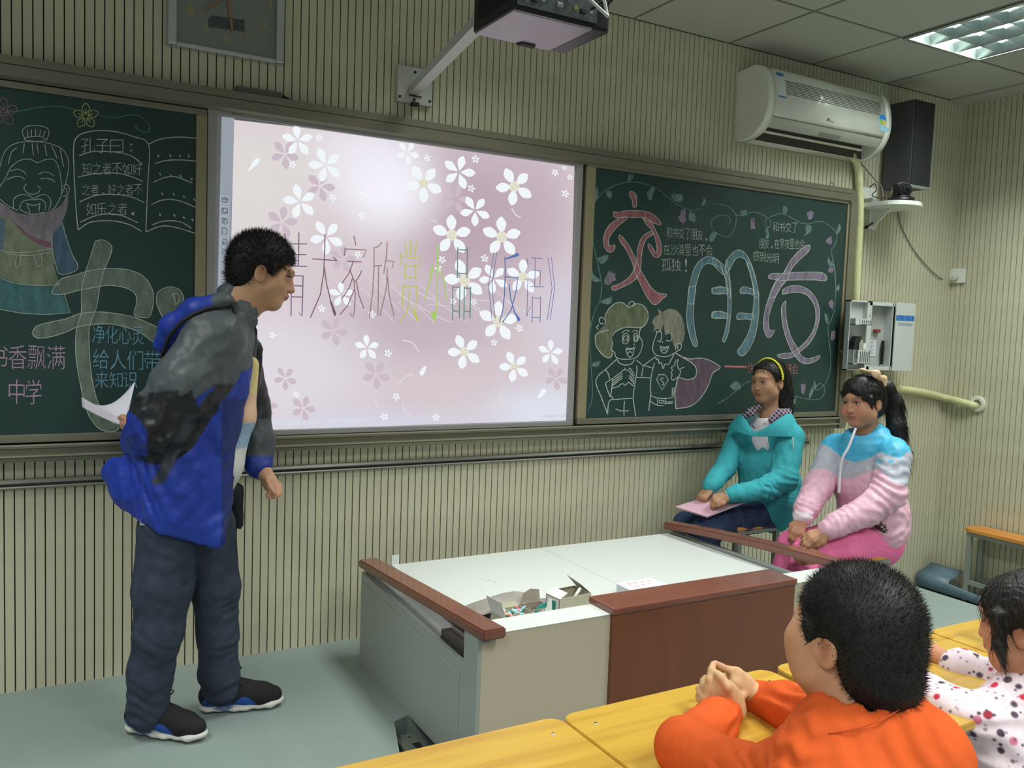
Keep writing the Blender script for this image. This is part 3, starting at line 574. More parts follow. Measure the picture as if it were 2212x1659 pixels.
# margin strip with tool buttons
d = Draw(YS+0.0005); d.fill([(479,252),(506,255),(506,259),(492,700),(489,940),(462,945)], smooth=False); d.done('button_strip', emat('strip_light', (150, 158, 168), 1.0), wb)
d = Draw(YS-0.0006); dk = Draw(YS-0.0012)
bt = [432, 455, 477, 499, 522, 544, 568, 591, 610, 626]
for i, v in enumerate(bt):
    u = 485.5-0.021*(v-432)*0.6; d.stroke([(u-9,v-9),(u+9,v-8),(u+9,v+9),(u-9,v+9)], 1.0, smooth=False, closed=True)
    ic = [[(-6,-3),(0,-6),(6,-3),(6,3),(0,6),(-6,3),(-6,-3),(0,0),(6,-3)], [(-6,-5),(6,-5),(6,6),(-6,6),(-6,-5),(-3,-5),(-3,4),(5,4)], [(-5,-6),(2,-6),(-5,6),(-5,-6),(-2,-4),(6,-4),(6,7),(-1,7),(-1,-3)], [(-5,-7),(2,-7),(6,-3),(6,7),(-5,7),(-5,-7)], [(-3,-6),(5,-6),(5,6),(-4,6),(-4,3),(0,3),(0,0),(-5,0)], [(-4,-6),(5,-6),(5,6),(-4,6),(-4,0),(2,0)], [(-5,-5),(5,5)], [(5,-6),(-2,1),(-5,5),(6,6),(-5,5)], [(-5,0),(5,0)], [(-5,-3),(5,-3)]][i]
    dk.stroke([(u+a, v+b2) for a, b2 in ic], 1.5, smooth=False)
d.done('button_outline', emat('button_light', (190, 196, 200), 1.0), wb); dk.done('button_icon', emat('icon_dark', (70, 75, 85), 1.0), wb)
# flowers
def petals(d, cx, cy, R, rot, fat=0.24, inner=0.08, sk=0.97):
    for k in range(5):
        a = math.radians(rot)+k*2*PI/5; ca, sa = math.cos(a), math.sin(a)
        q = [(inner, 0), (0.35, fat*0.62), (0.62, fat), (0.82, fat*0.72), (1.0, 0), (0.82, -fat*0.85), (0.6, -fat), (0.35, -fat*0.6)]
        d.fill([(cx+R*sk*(p*ca-t*sa), cy+R*(p*sa+t*ca)+0.12*R*(p*ca)*0.9) for p, t in q])
FL = [(643,304,35,-95),(703,357,38,-112),(648,436,38,-105),(705,512,38,-125),(991,372,37,-75),(1026,455,34,-125),(1066,602,33,-120),(793,751,28,-95),(738,637,28,-95)]
FB = [(915,396,42,-125),(1111,403,42,-118),(976,508,44,-92),(1084,512,44,-92),(1004,605,46,-110),(1130,598,38,-90),(1076,694,44,-88),(1003,760,38,-115),(1111,792,34,-115)]
SM = [(690,297,9),(632,356,9),(719,427,9),(782,466,9),(695,667,9),(803,679,9),(773,550,8),(923,342,8),(1027,344,9),(1018,407,9),(1199,373,8),(1219,363,6),(1231,383,7),(1221,418,9),(955,561,9),(947,580,9),(1047,558,9),(979,651,8),(1023,652,8),(1122,709,9),(1067,740,8),(838,763,9),(856,857,9),(830,900,9),(942,902,9),(589,724,8),(640,852,8),(640,547,8)]
SH = [(615,333,32,-60),(692,402,33,-70),(609,480,35,-80),(1201,817,26,-60),(616,817,26,-55),(575,877,26,-80),(655,882,28,-70),(812,809,32,-60),(985,430,30,-75),(740,560,30,-80),(720,715,32,-70)]
d = Draw(YS-0.0004)
for a in SH: petals(d, *a, fat=0.25)
d.done('slide_shadow_flower', emat('slide_shadow', (204, 188, 200), 1.0), wb)
d = Draw(YS-0.0009)
for a in FL: petals(d, *a)
for a in FB: petals(d, *a, fat=0.25, inner=0.22)
for i, a in enumerate(SM): petals(d, a[0], a[1], a[2], -90+17*(i % 4), fat=0.25)
petals(d, 1189, 762, 28, -88); petals(d, 880, 330, 26, -60)
for p in [[(535,370),(550,345),(560,342),(558,352),(540,368)],[(768,410),(795,420),(796,428),(772,418)],[(1160,860),(1172,840),(1180,845),(1170,858)],[(905,805),(918,790),(920,798),(912,812)]]: d.fill(p)
d.done('slide_flower', emat('slide_white', (240, 246, 250), 1.0), wb)
d = Draw(YS-0.0013)
for cx, cy, R, rot in FB: d.fill([(cx+R*0.26*math.cos(t), cy+R*0.28*math.sin(t)) for t in np.linspace(0, 2*PI, 12)[:-1]])
d.done('slide_flower_centre', emat('slide_cream', (228, 226, 208), 1.0), wb)
d = Draw(YS-0.0016)
for cx, cy, R, rot in FB:
    for k in range(7): d.stroke([(cx+R*0.13*math.cos(k*2.4)-1, cy+R*0.13*math.sin(k*2.4)), (cx+R*0.13*math.cos(k*2.4)+1, cy+R*0.13*math.sin(k*2.4)+1)], 1.6, smooth=False)
d.done('slide_flower_dots', emat('slide_dots', (190, 188, 150), 1.0), wb)
# faint swirls and the slanting white letter shadows
SBc = ((860, 420), 380/2101); S3 = ((430, 220), 470/1624)
d = Draw(YS-0.0007)
for p in [[(1040,1100),(1200,1180),(1330,1300),(1450,1400)],[(1250,1240),(1400,1330),(1640,1480)],[(640,1180),(780,1280),(960,1390),(1120,1500)],[(600,1130),(900,1320),(1200,1520)],[(250,1080),(370,1160),(480,1280)],[(0,1180),(230,1340),(430,1530)],[(230,1170),(420,1260),(640,1400),(830,1530)],[(0,1280),(120,1400),(230,1530)],[(200,1300),(430,1440),(640,1530)],[(320,1240),(450,1240)],[(350,1310),(520,1330),(620,1340)],[(850,1270),(1080,1270)]]: d.stroke(p, 1.4, *SBc)
for p in [[(1250,1300),(1350,1400),(1500,1560)],[(1200,1380),(1330,1500),(1450,1640)],[(980,1300),(1100,1420),(1250,1560)],[(1380,1330),(1560,1480),(1624,1560)]]: d.stroke(p, 1.4, *S3)
for p in [[(870,735),(890,740),(905,760)],[(860,830),(885,808),(895,815)],[(870,870),(875,890),(900,905)],[(620,790),(640,778),(660,784)],[(1105,450),(1115,465),(1125,470)],[(930,475),(945,480)],[(815,880),(808,860)],[(1080,850),(1085,870),(1105,885)]]: d.stroke(p, 3.0)
d.done('slide_swirl', emat('slide_swirl', (222, 216, 226), 1.0), wb)
T3 = lambda L: [(p, S3) for p in L]; TB = lambda L: [(p, SBc) for p in L]
chars = [((112, 92, 118), [([(640,985),(645,1020),(650,1060)], S3), ([(745,975),(744,1100),(742,1225)], S3), ([(685,1060),(805,1060)], S3), ([(690,1140),(800,1140)], S3), ([(700,1225),(808,1228)], S3), ([(690,1290),(688,1450),(686,1600)], S3), ([(690,1298),(780,1300)], S3), ([(776,1300),(773,1450),(768,1600),(748,1575)], S3), ([(690,1372),(775,1375)], S3), ([(688,1455),(772,1458)], S3)]),
 ((120, 92, 108), T3([[(940,985),(938,1100),(930,1280),(905,1440),(830,1612)],[(845,1172),(940,1178),(1030,1186)],[(936,1240),(950,1350),(985,1500),(1020,1595)],[(980,1490),(1000,1560),(1012,1598)],[(1000,1160),(1030,1186)]])),
 ((140, 108, 120), T3([[(1155,1000),(1163,1030),(1170,1072)],[(1090,1090),(1085,1150)],[(1090,1098),(1170,1102),(1250,1106),(1225,1160)],[(1105,1190),(1215,1195)],[(1150,1195),(1120,1280),(1065,1355)],[(1125,1250),(1155,1330),(1166,1430),(1160,1560),(1148,1610),(1125,1580)],[(1148,1310),(1120,1390),(1065,1470)],[(1158,1400),(1110,1520),(1050,1590)],[(1215,1260),(1190,1310),(1165,1345)],[(1175,1340),(1192,1440),(1230,1545)]])),
 ((150, 128, 125), T3([[(1365,1045),(1340,1080),(1305,1090)],[(1307,1085),(1305,1250),(1295,1430),(1270,1610)],[(1305,1225),(1365,1222)],[(1340,1225),(1338,1400),(1335,1590)],[(1405,1045),(1398,1150),(1378,1280)],[(1395,1185),(1455,1192),(1440,1240)],[(1405,1240),(1400,1380),(1350,1600)],[(1408,1310),(1420,1450),(1455,1600)]])),
 ((182, 198, 92), TB([[(150,540),(150,735)],[(80,570),(90,640),(100,720)],[(225,570),(210,650),(195,730)],[(35,690),(32,770),(28,850)],[(35,745),(160,752),(280,762),(245,870)],[(85,830),(85,1010)],[(85,855),(210,855)],[(205,830),(205,1030)],[(85,990),(205,993)],[(60,1080),(55,1220),(50,1340)],[(60,1100),(235,1100)],[(228,1090),(220,1240),(210,1380)],[(130,1160),(125,1320),(90,1430),(10,1530)],[(145,1350),(200,1410),(240,1515)],[(170,1375),(215,1430),(238,1500)]])),
 ((165, 205, 105), TB([[(470,600),(466,1000),(460,1400),(430,1522),(395,1425)],[(410,840),(370,1050),(320,1270)],[(510,890),(550,1050),(575,1260)],[(440,1400),(430,1500)]])),
 ((98, 140, 122), TB([[(712,630),(710,800),(708,1000)],[(712,660),(830,665)],[(828,630),(825,800),(822,1000)],[(710,940),(822,948)],[(655,1090),(653,1300),(650,1500)],[(655,1105),(740,1110)],[(737,1090),(734,1300),(730,1480)],[(652,1390),(732,1395)],[(790,1100),(788,1300),(785,1500)],[(790,1118),(870,1122)],[(865,1100),(862,1300),(858,1480)],[(787,1395),(860,1400)]])),
 ((110, 125, 160), TB([[(1145,690),(1080,1080),(1120,1490)],[(1178,690),(1120,1090),(1160,1490)]])),
 ((92, 118, 178), TB([[(1440,710),(1370,745),(1275,770)],[(1275,745),(1280,900),(1270,1200),(1250,1380),(1210,1530)],[(1280,985),(1430,990),(1410,1150),(1350,1380),(1245,1530)],[(1325,1070),(1345,1250),(1400,1430),(1450,1510)],[(1395,1420),(1435,1500)]])),
 ((105, 110, 160), TB([[(1545,760),(1550,860)],[(1510,1018),(1550,1018),(1545,1200),(1537,1455),(1575,1340)],[(1590,755),(1730,765)],[(1640,765),(1636,930),(1630,1095)],[(1600,905),(1700,912),(1695,1095)],[(1580,1100),(1740,1103)],[(1605,1220),(1600,1530)],[(1605,1235),(1705,1240)],[(1702,1220),(1695,1530)],[(1600,1470),(1695,1473)]])),
 ((125, 120, 165), TB([[(1790,750),(1838,1120),(1780,1500)],[(1830,750),(1870,1120),(1815,1500)]]))]
for i, (c, LL) in enumerate(chars):
    d = Draw(YS-0.0019)
    for p, S in LL: d.stroke(p, 1.5 if i in (7, 9, 10) else 2.3, *S, smooth=False)
    if i in (4, 5):
        d.fill([(150,1350),(200,1400),(240,1510),(225,1520),(190,1440)] if i == 4 else [(390,1410),(465,1405),(435,1525)], *SBc, smooth=False)
        if i == 5: d.fill([(405,840),(425,880),(385,1030),(365,1050)], *SBc, smooth=False); d.fill([(460,600),(485,610),(478,1000),(466,1000)], *SBc, smooth=False)
    if i == 8: d.fill([(1275,772),(1430,695),(1445,735),(1300,775)], *SBc, smooth=False); d.fill([(1370,1380),(1400,1410),(1462,1490),(1435,1522)], *SBc, smooth=False)
    if i == 1: d.fill([(975,1480),(990,1490),(1025,1580),(1008,1598)], *S3, smooth=False)
    d.done('slide_word', emat('slide_word_%d' % i, c, 1.0), wb)
d = Draw(YS-0.0014)
def latin(d, txt, u0, v0, u1, v1):
    cu = bpy.data.curves.new('g', 'FONT'); cu.body = txt; o = bpy.data.objects.new('g', cu); COL.objects.link(o); dg = bpy.context.evaluated_depsgraph_get(); dg.update()
    me = bpy.data.meshes.new_from_object(o.evaluated_get(dg)); V = [(q.co.x, q.co.y) for q in me.vertices]; F = [tuple(p.vertices) for p in me.polygons]
    bpy.data.objects.remove(o); xs = [a[0] for a in V]; x0, x1 = min(xs), max(xs); s = (u1-u0)/(x1-x0); d.n += 1; vs = []
    for x, z in V:
        f = (x-x0)/(x1-x0); w = d.pt((u0+(x-x0)*s, v0+(v1-v0)*f-z*s)); vs.append(d.bm.verts.new((w[0], d.y, w[1])))
    for f in F:
        try: d.bm.faces.new([vs[i] for i in f])
        except ValueError: pass
latin(d, 'www.nipic.com', 565, 919, 688, 916); latin(d, 'By: mackyuan', 710, 914, 800, 911)
d.done('slide_caption', emat('slide_caption', (212, 228, 232), 1.0), wb)
d = Draw(YS-0.0014); latin(d, 'NO:20101120', 1172, 902, 1222, 900); d.done('slide_caption', emat('slide_caption2', (190, 196, 208), 1.0), wb)
# maker marks on the frame
d = Draw(3.3675)
for u in (500, 1206): d.stroke([(u, 243 if u < 600 else 338), (u+26, 246 if u < 600 else 342)], 4.0, smooth=False)
d.done('frame_mark', mat('mark_dark', (70, 70, 76), 0.6), wb)
# ================================================================ things on the wall
# ---- square clock
m_clkf = mat('clock_silver', (196, 196, 200), 0.28, metal=0.75); m_clk = mat('clock_face', (128, 132, 128), 0.35, metal=0.4, noise=0.04, nscale=300)
m_gold = mat('clock_gold', (170, 160, 110), 0.35, metal=0.7); m_lcd = mat('lcd_dark', (66, 70, 74), 0.3)
ck = thing('wall_clock', 'square silver wall clock with gold numerals above the left end of the boards', 'clock', (0.655, 3.40, 2.56))
cx0, cx1, cz0, cz1 = 0.447, 0.862, 2.553, 2.985
b = bm_new(); add_box(b, (cx0+0.018, 3.385, cz0+0.012), (cx1-0.018, 3.418, cz1-0.012)); obj('face', b, m_clk, ck)
for s, x in ((0, cx0), (1, cx1-0.030)):
    b = bm_new(); add_box(b, (x, 3.366, cz0), (x+0.030, 3.417, cz1), bevel=0.004); obj('side_frame', b, m_clkf, ck)
for z in (cz0, cz1-0.014):
    b = bm_new(); add_box(b, (cx0+0.030, 3.376, z), (cx1-0.030, 3.417, z+0.014), bevel=0.002); obj('cross_frame', b, m_clkf, ck)
yc = 3.3842; ccx, ccz = (cx0+cx1)/2, (cz0+cz1)/2
d = Draw(yc); d.fill([(450,40),(458,33),(528,43),(528,69),(450,58)], smooth=False); d.done('date_window', m_lcd, ck)
d = Draw(yc-0.0004)
for k in range(12):
    a = PI/2-k*PI/6; X, Z = ccx+0.150*math.cos(a), ccz+0.157*math.sin(a)
    if k % 3 == 0 or k in (4, 8):
        V, F = glyph(str(12 if k == 0 else k), 0.0); vs = [d.bm.verts.new((X+(x-0.5)*(0.022 if k else 0.036), d.y, Z+(z-0.5)*0.034)) for x, z in V]
        for f in F: d.bm.faces.new([vs[i] for i in f])
    else:
        dx, dz = math.cos(a), math.sin(a)
        vs = [d.bm.verts.new(p) for p in ((X-dx*0.014-dz*0.002, d.y, Z-dz*0.014+dx*0.002), (X+dx*0.014-dz*0.002, d.y, Z+dz*0.014+dx*0.002), (X+dx*0.014+dz*0.002, d.y, Z+dz*0.014-dx*0.002), (X-dx*0.014+dz*0.002, d.y, Z-dz*0.014-dx*0.002))]; d.bm.faces.new(vs)
d.n = 12; d.done('numerals', m_gold, ck)
for nm, ax, az, L, w in (('hour_hand', -0.085, -0.072, 0, 0.006), ('minute_hand', 0.018, -0.135, 0, 0.006)):
    b = bm_new(); dx, dz = ax, az; l = math.hypot(dx, dz); nx, nz = -dz/l*w, dx/l*w
    add_prism(b, [(ccx+nx, ccz+nz), (ccx+dx*0.9+nx*0.7, ccz+dz*0.9+nz*0.7), (ccx+dx, ccz+dz), (ccx+dx*0.9-nx*0.7, ccz+dz*0.9-nz*0.7), (ccx-nx, ccz-nz)], 1, yc-0.006, yc-0.003); obj(nm, b, mat('hand_copper', (150, 118, 96), 0.4, metal=0.5), ck)
# ---- projector and its wall arm
m_arm = mat('bracket_white', (182, 184, 178), 0.45); m_dk = mat('projector_black', (24, 24, 28), 0.35); m_und = mat('projector_base', (150, 142, 152), 0.25, metal=0.35)
ar = thing('projector_bracket', 'white steel arm with square wall plate holding the projector', 'bracket', (1.42, 3.40, 2.48))
b = bm_new(); add_box(b, (1.335, 3.392, 2.492), (1.492, 3.419, 2.640), bevel=0.003); obj('wall_plate', b, m_arm, ar)
for x, z in ((1.41, 2.62), (1.41, 2.508), (1.345, 2.512), (1.48, 2.512)):
    b = bm_new(); add_cyl(b, (x, 3.392, z), (0, -1, 0), 0.0055, 0.004, 10); obj('bolt', b, m_gap, ar)
p0 = W(896, 195, 3.385); 
K = 1.10
A_, B_, C_ = [CAM+(onZ(u, v, 2.349)-CAM)*K for u, v in ((1022, 74), (1224, 120), (1311, 70))]
pz = A_[2]; px0, px1 = float(A_[0]), float(B_[0]+C_[0])/2; py1 = float(A_[1]+B_[1])/2; py0 = float(C_[1]); ph = 0.115
pj = thing('projector', 'black short-throw projector hanging from the wall arm, its pale underside towards the class', 'projector', ((px0+px1)/2, (py0+py1)/2, pz))
b = bm_new(); add_box(b, (px0, py0+0.006, pz+0.004), (px1, py1, pz+ph), bevel=0.008); obj('body', b, m_dk, pj)
b = bm_new(); add_box(b, (px0+0.004, py0+0.008, pz), (px1-0.055, py1-0.004, pz+0.006), bevel=0.002); obj('base_plate', b, m_und, pj)
b = bm_new(); add_box(b, (px1-0.053, py0+0.008, pz+0.001), (px1-0.003, py1-0.004, pz+0.006)); obj('filter_cover', b, m_dk, pj)
b = bm_new(); add_prism(b, [(px0+0.150, py1-0.028), (px0+0.195, py1-0.028), (px0+0.205, py1-0.004), (px0+0.142, py1-0.004)], 2, pz-0.004, pz+0.002); obj('lens_recess', b, m_gap, pj)
m_conn = mat('connector_panel', (120, 128, 132), 0.25, metal=0.8, noise=0.25, nscale=60)
box('connector_panel', (px0+0.012, py0+0.002, pz+0.018), (px1-0.045, py0+0.008, pz+ph-0.01), m_conn, pj)
rr = random.Random(2)
for k in range(9):
    x = px0+0.03+0.026*k; b = bm_new()
    if k % 3 == 1: add_box(b, (x, py0-0.004, pz+0.035), (x+0.018, py0+0.003, pz+0.047), bevel=0.001); obj('socket', b, m_gap if k % 2 else m_chrome, pj)
    else: add_cyl(b, (x+0.008, py0+0.003, pz+0.045+0.02*(k % 2)), (0, -1, 0), 0.006, 0.008, 12); obj('socket', b, [m_gold, m_gap, m_chrome][k % 3], pj)
b = bm_new()
for k in range(14): add_box(b, (px0-0.001, py0+0.03+0.013*k, pz+0.03), (px0+0.003, py0+0.036+0.013*k, pz+0.09))
o = obj('side_vents', b, m_gap, pj); o['kind'] = 'stuff'
cabw = mat('cable_white', (190, 192, 190), 0.5)
tube('video_cable', [(px1-0.15, py0-0.01, pz+0.13), (px1-0.11, py0-0.03, pz+0.075), (px1-0.055, py0-0.05, pz+0.028), (px1-0.045, py0-0.045, pz+0.03), (px1-0.06, py0-0.04, pz+0.08), (px1-0.10, py0-0.02, pz+0.15)], 0.0045, cabw, pj)
tube('power_cable', [(px1-0.07, py0-0.004, pz+0.05), (px1-0.06, py0-0.035, pz+0.06), (px1-0.03, py0-0.03, pz+0.10), (px1-0.045, py0, pz+0.2)], 0.004, m_gap, pj)
tube('power_cable', [(px1-0.02, py0-0.002, pz+0.07), (px1-0.015, py0-0.03, pz+0.09), (px1-0.02, py0-0.01, pz+0.14), (px1-0.08, py0+0.02, pz+0.2)], 0.004, m_gap, pj)
b = bm_new(); add_box(b, (px0+0.10, py0+0.05, pz+ph), (px0+0.24, py0+0.16, pz+ph+0.02)); add_cyl(b, (px0+0.17, py0+0.105, pz+ph+0.018), (0, 0, 1), 0.022, 0.06, 20); obj('mount_head', b, m_arm, pj)
# the slanting arm: a flat channel from the wall plate up to the mount
w0 = W(893, 196, 3.39); e0 = W(1018, 66, 2.42); dr = (e0-w0); e1 = w0+dr*1.10
b = bm_new()
ax = np.array([1.0, 0, 0]); t = dr/np.linalg.norm(dr); nn = np.cross(ax, t); nn /= np.linalg.norm(nn); aa = np.cross(t, nn)
def beam(b, p, q, hw, hh, mi=0):
    vs = []
    for c in (p, q):
        for sx, sy in ((-1, -1), (1, -1), (1, 1), (-1, 1)): vs.append(b.verts.new(c+aa*sx*hw+nn*sy*hh))
    for f in ((0, 1, 2, 3), (7, 6, 5, 4), (0, 4, 5, 1), (1, 5, 6, 2), (2, 6, 7, 3), (3, 7, 4, 0)): b.faces.new([vs[i] for i in f])
beam(b, w0+np.array([0, 0.0, 0]), e1, 0.020, 0.016); bmesh.ops.recalc_face_normals(b, faces=b.faces[:]); obj('arm', b, m_arm, ar)
b = bm_new(); add_box(b, (1.385, 3.384, 2.520), (1.44, 3.39, 2.524)); add_box(b, (1.395, 3.372, 2.482), (1.425, 3.40, 2.495)); obj('arm_foot', b, m_gap, ar)
# ---- infrared bar on top of the frame
b = bm_new(); add_box(b, (0.69, 3.375, 2.421), (0.86, 3.415, 2.447), bevel=0.004)
o = obj('receiver_bar', b, mat('bar_grey', (92, 94, 84), 0.5)); tag(o, 'low grey receiver bar lying on the board frame under the clock', 'receiver')
b = bm_new(); add_prism(b, [(0.862, 2.422), (0.895, 2.422), (0.889, 2.430), (0.862, 2.440)], 1, 3.38, 3.41); obj('end_cap', b, m_gap, o)
# ---- air conditioner
m_ac = mat('ac_white', (222, 224, 212), 0.18, coat=0.5); m_acg = mat('ac_grey', (168, 170, 160), 0.35); m_acd = mat('ac_dark', (70, 66, 58), 0.5)
prof = [(3.419, 2.935), (3.30, 2.945), (3.245, 2.925), (3.215, 2.875), (3.200, 2.815), (3.195, 2.755), (3.203, 2.700), (3.228, 2.650), (3.268, 2.612), (3.325, 2.588), (3.38, 2.580), (3.419, 2.580)]
SP = smooth_path(prof[1:11], 6); SL = np.concatenate([[0], np.cumsum([np.linalg.norm(SP[i+1]-SP[i]) for i in range(len(SP)-1)])])
def acp(s, off=0.0):
    y = np.interp(s, SL, [p[0] for p in SP]); z = np.interp(s, SL, [p[1] for p in SP])
    y2 = np.interp(s+0.004, SL, [p[0] for p in SP]); z2 = np.interp(s+0.004, SL, [p[1] for p in SP])
    t = np.array([y2-y, z2-z]); t /= np.linalg.norm(t)+1e-9; n = np.array([t[1], -t[0]])
    return np.array([y, z])+n*off*(1 if n[0] < 0 or True else -1)
ax0, ax1 = 3.222, 4.160
ac = thing('air_conditioner', 'white split air conditioner on the wall above the right chalkboard', 'air conditioner', ((ax0+ax1)/2, 3.4, 2.58))
def sgn():
    p = acp(0.2, 0.01); q = acp(0.2, 0.0); return -1 if p[0] > q[0] else 1
SG = sgn()
def band(b, s0, s1, x0, x1, off, n=6, thick=None):
    ss = np.linspace(s0, s1, n); A = []
    for s in ss:
        y, z = acp(s, off*SG); A.append([b.verts.new((x0, y, z)), b.verts.new((x1, y, z))])
    for i in range(n-1):
        f = b.faces.new((A[i][0], A[i][1], A[i+1][1], A[i+1][0])); f.smooth = True
TOT = SL[-1]; sO0, sO1 = TOT*0.585, TOT*0.915      # outlet opening along the profile
b = bm_new()
full = [(3.419, 2.935)]+[tuple(acp(s)) for s in np.linspace(0, TOT, 40)]+[(3.419, 2.580)]
add_prism(b, full, 0, ax0, ax0+0.055); add_prism(b, full, 0, ax1-0.045, ax1)
top = [(3.419, 2.935)]+[tuple(acp(s)) for s in np.linspace(0, sO0, 30)]+[(3.36, 2.66), (3.419, 2.66)]
add_prism(b, top, 0, ax0+0.055, ax1-0.045)
bot = [(3.419, 2.60)]+[tuple(acp(s)) for s in np.linspace(sO1, TOT, 8)]+[(3.419, 2.580)]
add_prism(b, bot, 0, ax0+0.055, ax1-0.045)
for f in b.faces:
    if abs(f.normal.x) < 0.5: f.smooth = True
ob = obj('body', b, m_ac, ac)
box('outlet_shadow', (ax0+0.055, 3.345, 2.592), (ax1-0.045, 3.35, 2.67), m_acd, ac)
b = bm_new()
band(b, sO0+0.012, sO0+0.068, ax0+0.058, ax1-0.05, -0.004, 10); obj('air_flap', b, m_acg, ac)
b = bm_new(); band(b, sO0+0.040, sO0+0.064, ax0+0.42, ax0+0.58, -0.0025, 4); obj('display_window', b, mat('ac_window', (132, 132, 124), 0.3), ac)
b = bm_new(); band(b, sO0+0.100, sO0+0.118, ax0+0.062, ax1-0.12, -0.012, 4); obj('air_vane', b, mat('ac_vane', (205, 206, 186), 0.3), ac)
for k in range(9):
    b = bm_new(); s = TOT*0.235+k*0.0088; band(b, s, s+0.0036, ax0+0.125, ax1-0.085+0.0*k, 0.0006, 3); obj('intake_slot', b, m_acd, ac)
b = bm_new(); band(b, TOT*0.16, TOT*0.42, ax0+0.07, ax0+0.122, 0.0008, 8); obj('energy_label', b, mat('label_paper', (208, 212, 214), 0.4), ac)
b = bm_new(); band(b, TOT*0.16, TOT*0.20, ax0+0.07, ax0+0.122, 0.0012, 3); obj('energy_label_band', b, mat('label_blue', (60, 130, 190), 0.4), ac)
b = bm_new(); band(b, TOT*0.40, TOT*0.42, ax0+0.07, ax0+0.122, 0.0012, 3); obj('energy_label_band', b, MATS['label_blue'], ac)
def disc(b, s, x, rs, rx, off, a0=0, a1=2*PI, n=18):
    c = acp(s, off*SG); cv = b.verts.new((x, c[0], c[1])); ring = []
    for k in range(n+1):
        a = a0+(a1-a0)*k/n; q = acp(s+rs*math.sin(a), off*SG); ring.append(b.verts.new((x+rx*math.cos(a), q[0], q[1])))
    for k in range(n): b.faces.new((cv, ring[k], ring[k+1]))
sx = ax1-0.075; ss_ = TOT*0.42
b = bm_new(); disc(b, ss_, sx, 0.036, 0.036, 0.001); obj('round_sticker', b, mat('stick_cyan', (170, 215, 230), 0.4), ac)
b = bm_new(); disc(b, ss_-0.002, sx, 0.030, 0.030, 0.0014, PI, 2*PI); obj('sticker_sky', b, mat('stick_blue', (50, 135, 205), 0.4), ac)
b = bm_new(); disc(b, ss_, sx, 0.028, 0.029, 0.0014, 0, PI); obj('sticker_land', b, mat('stick_green', (150, 190, 90), 0.4), ac)
b = bm_new(); disc(b, ss_+0.012, sx+0.012, 0.010, 0.015, 0.0018); obj('sticker_fruit', b, mat('stick_orange', (225, 180, 90), 0.4), ac)
b = bm_new(); band(b, ss_+0.036, ss_+0.056, sx-0.015, sx+0.058, 0.0014, 3); obj('sticker_tail', b, mat('stick_pale', (150, 205, 230), 0.4), ac)
b = bm_new(); disc(b, TOT*0.53, ax0+0.44, 0.008, 0.011, 0.002); obj('badge', b, m_chrome, ac)
b = bm_new(); band(b, TOT*0.535, TOT*0.55, ax0+0.452, ax0+0.482, 0.001, 3); obj('badge_text', b, mat('badge_grey', (150, 155, 158), 0.4), ac)
# ---- insulated pipe: down from the unit, then across to the hole in the right wall
m_pipe = mat('pipe_wrap', (205, 206, 158), 0.5, noise=0.08, nscale=30, bump=0.5, bscale=60)
pp = [W(1838, 335, 3.36), W(1851, 352, 3.38), W(1856, 400, 3.393), W(1857, 480, 3.393), W(1852, 560, 3.393), W(1848, 660, 3.393), W(1845, 760, 3.393), W(1850, 805, 3.393), W(1880, 826, 3.393), W(1930, 838, 3.39), W(1985, 846, 3.385), onX(2035, 858, 5.085), onX(2068, 866, 5.085), onX(2098, 874, 5.10), onX(2112, 878, 5.14)]
o = tube('refrigerant_pipe', pp, 0.0225, m_pipe, seg=14); tag(o, 'pale yellow wrapped pipe running from the air conditioner down and across to the right wall', 'pipe')
c = onX(2112, 873, RX-0.004)
b = bm_new()
for k in range(28):
    a0, a1 = 2*PI*k/28, 2*PI*(k+1)/28; V = []
    for rr_, xx in ((0.026, RX-0.014), (0.036, RX-0.016), (0.052, RX-0.014), (0.053, RX-0.003)):
        V.append([(xx, c[1]+rr_*math.cos(a0), c[2]+rr_*math.sin(a0)), (xx, c[1]+rr_*math.cos(a1), c[2]+rr_*math.sin(a1))])
    for i in range(3):
        f = b.faces.new([b.verts.new(q) for q in (V[i][0], V[i][1], V[i+1][1], V[i+1][0])]); f.smooth = True
bmesh.ops.remove_doubles(b, verts=b.verts[:], dist=0.0001)
o = obj('pipe_collar', b, mat('collar_white', (206, 208, 190), 0.35)); tag(o, 'round white collar where the pipe enters the right wall', 'collar')
# ---- loudspeaker
m_spk = mat('speaker_vinyl', (62, 64, 66), 0.5); m_gr = mat('speaker_grille', (26, 28, 32), 0.75, noise=0.3, nscale=900)
sp = thing('loudspeaker', 'tall dark column loudspeaker on the wall right of the air conditioner', 'loudspeaker', (4.44, 3.3, 2.44))
b = bm_new(); add_box(b, (4.362, 3.205, 2.448), (4.535, 3.385, 2.935), bevel=0.006); obj('cabinet', b, m_spk, sp)
b = bm_new(); add_box(b, (4.366, 3.198, 2.462), (4.531, 3.206, 2.930), bevel=0.003); obj('grille', b, m_gr, sp)
b = bm_new(); add_box(b, (4.362, 3.199, 2.444), (4.535, 3.213, 2.460)); add_box(b, (4.5325, 3.199, 2.455), (4.5375, 3.215, 2.93)); obj('bezel', b, mat('speaker_edge', (120, 124, 120), 0.4), sp)
box('wall_bracket', (4.41, 3.38, 2.60), (4.49, 3.419, 2.80), m_gap, sp)
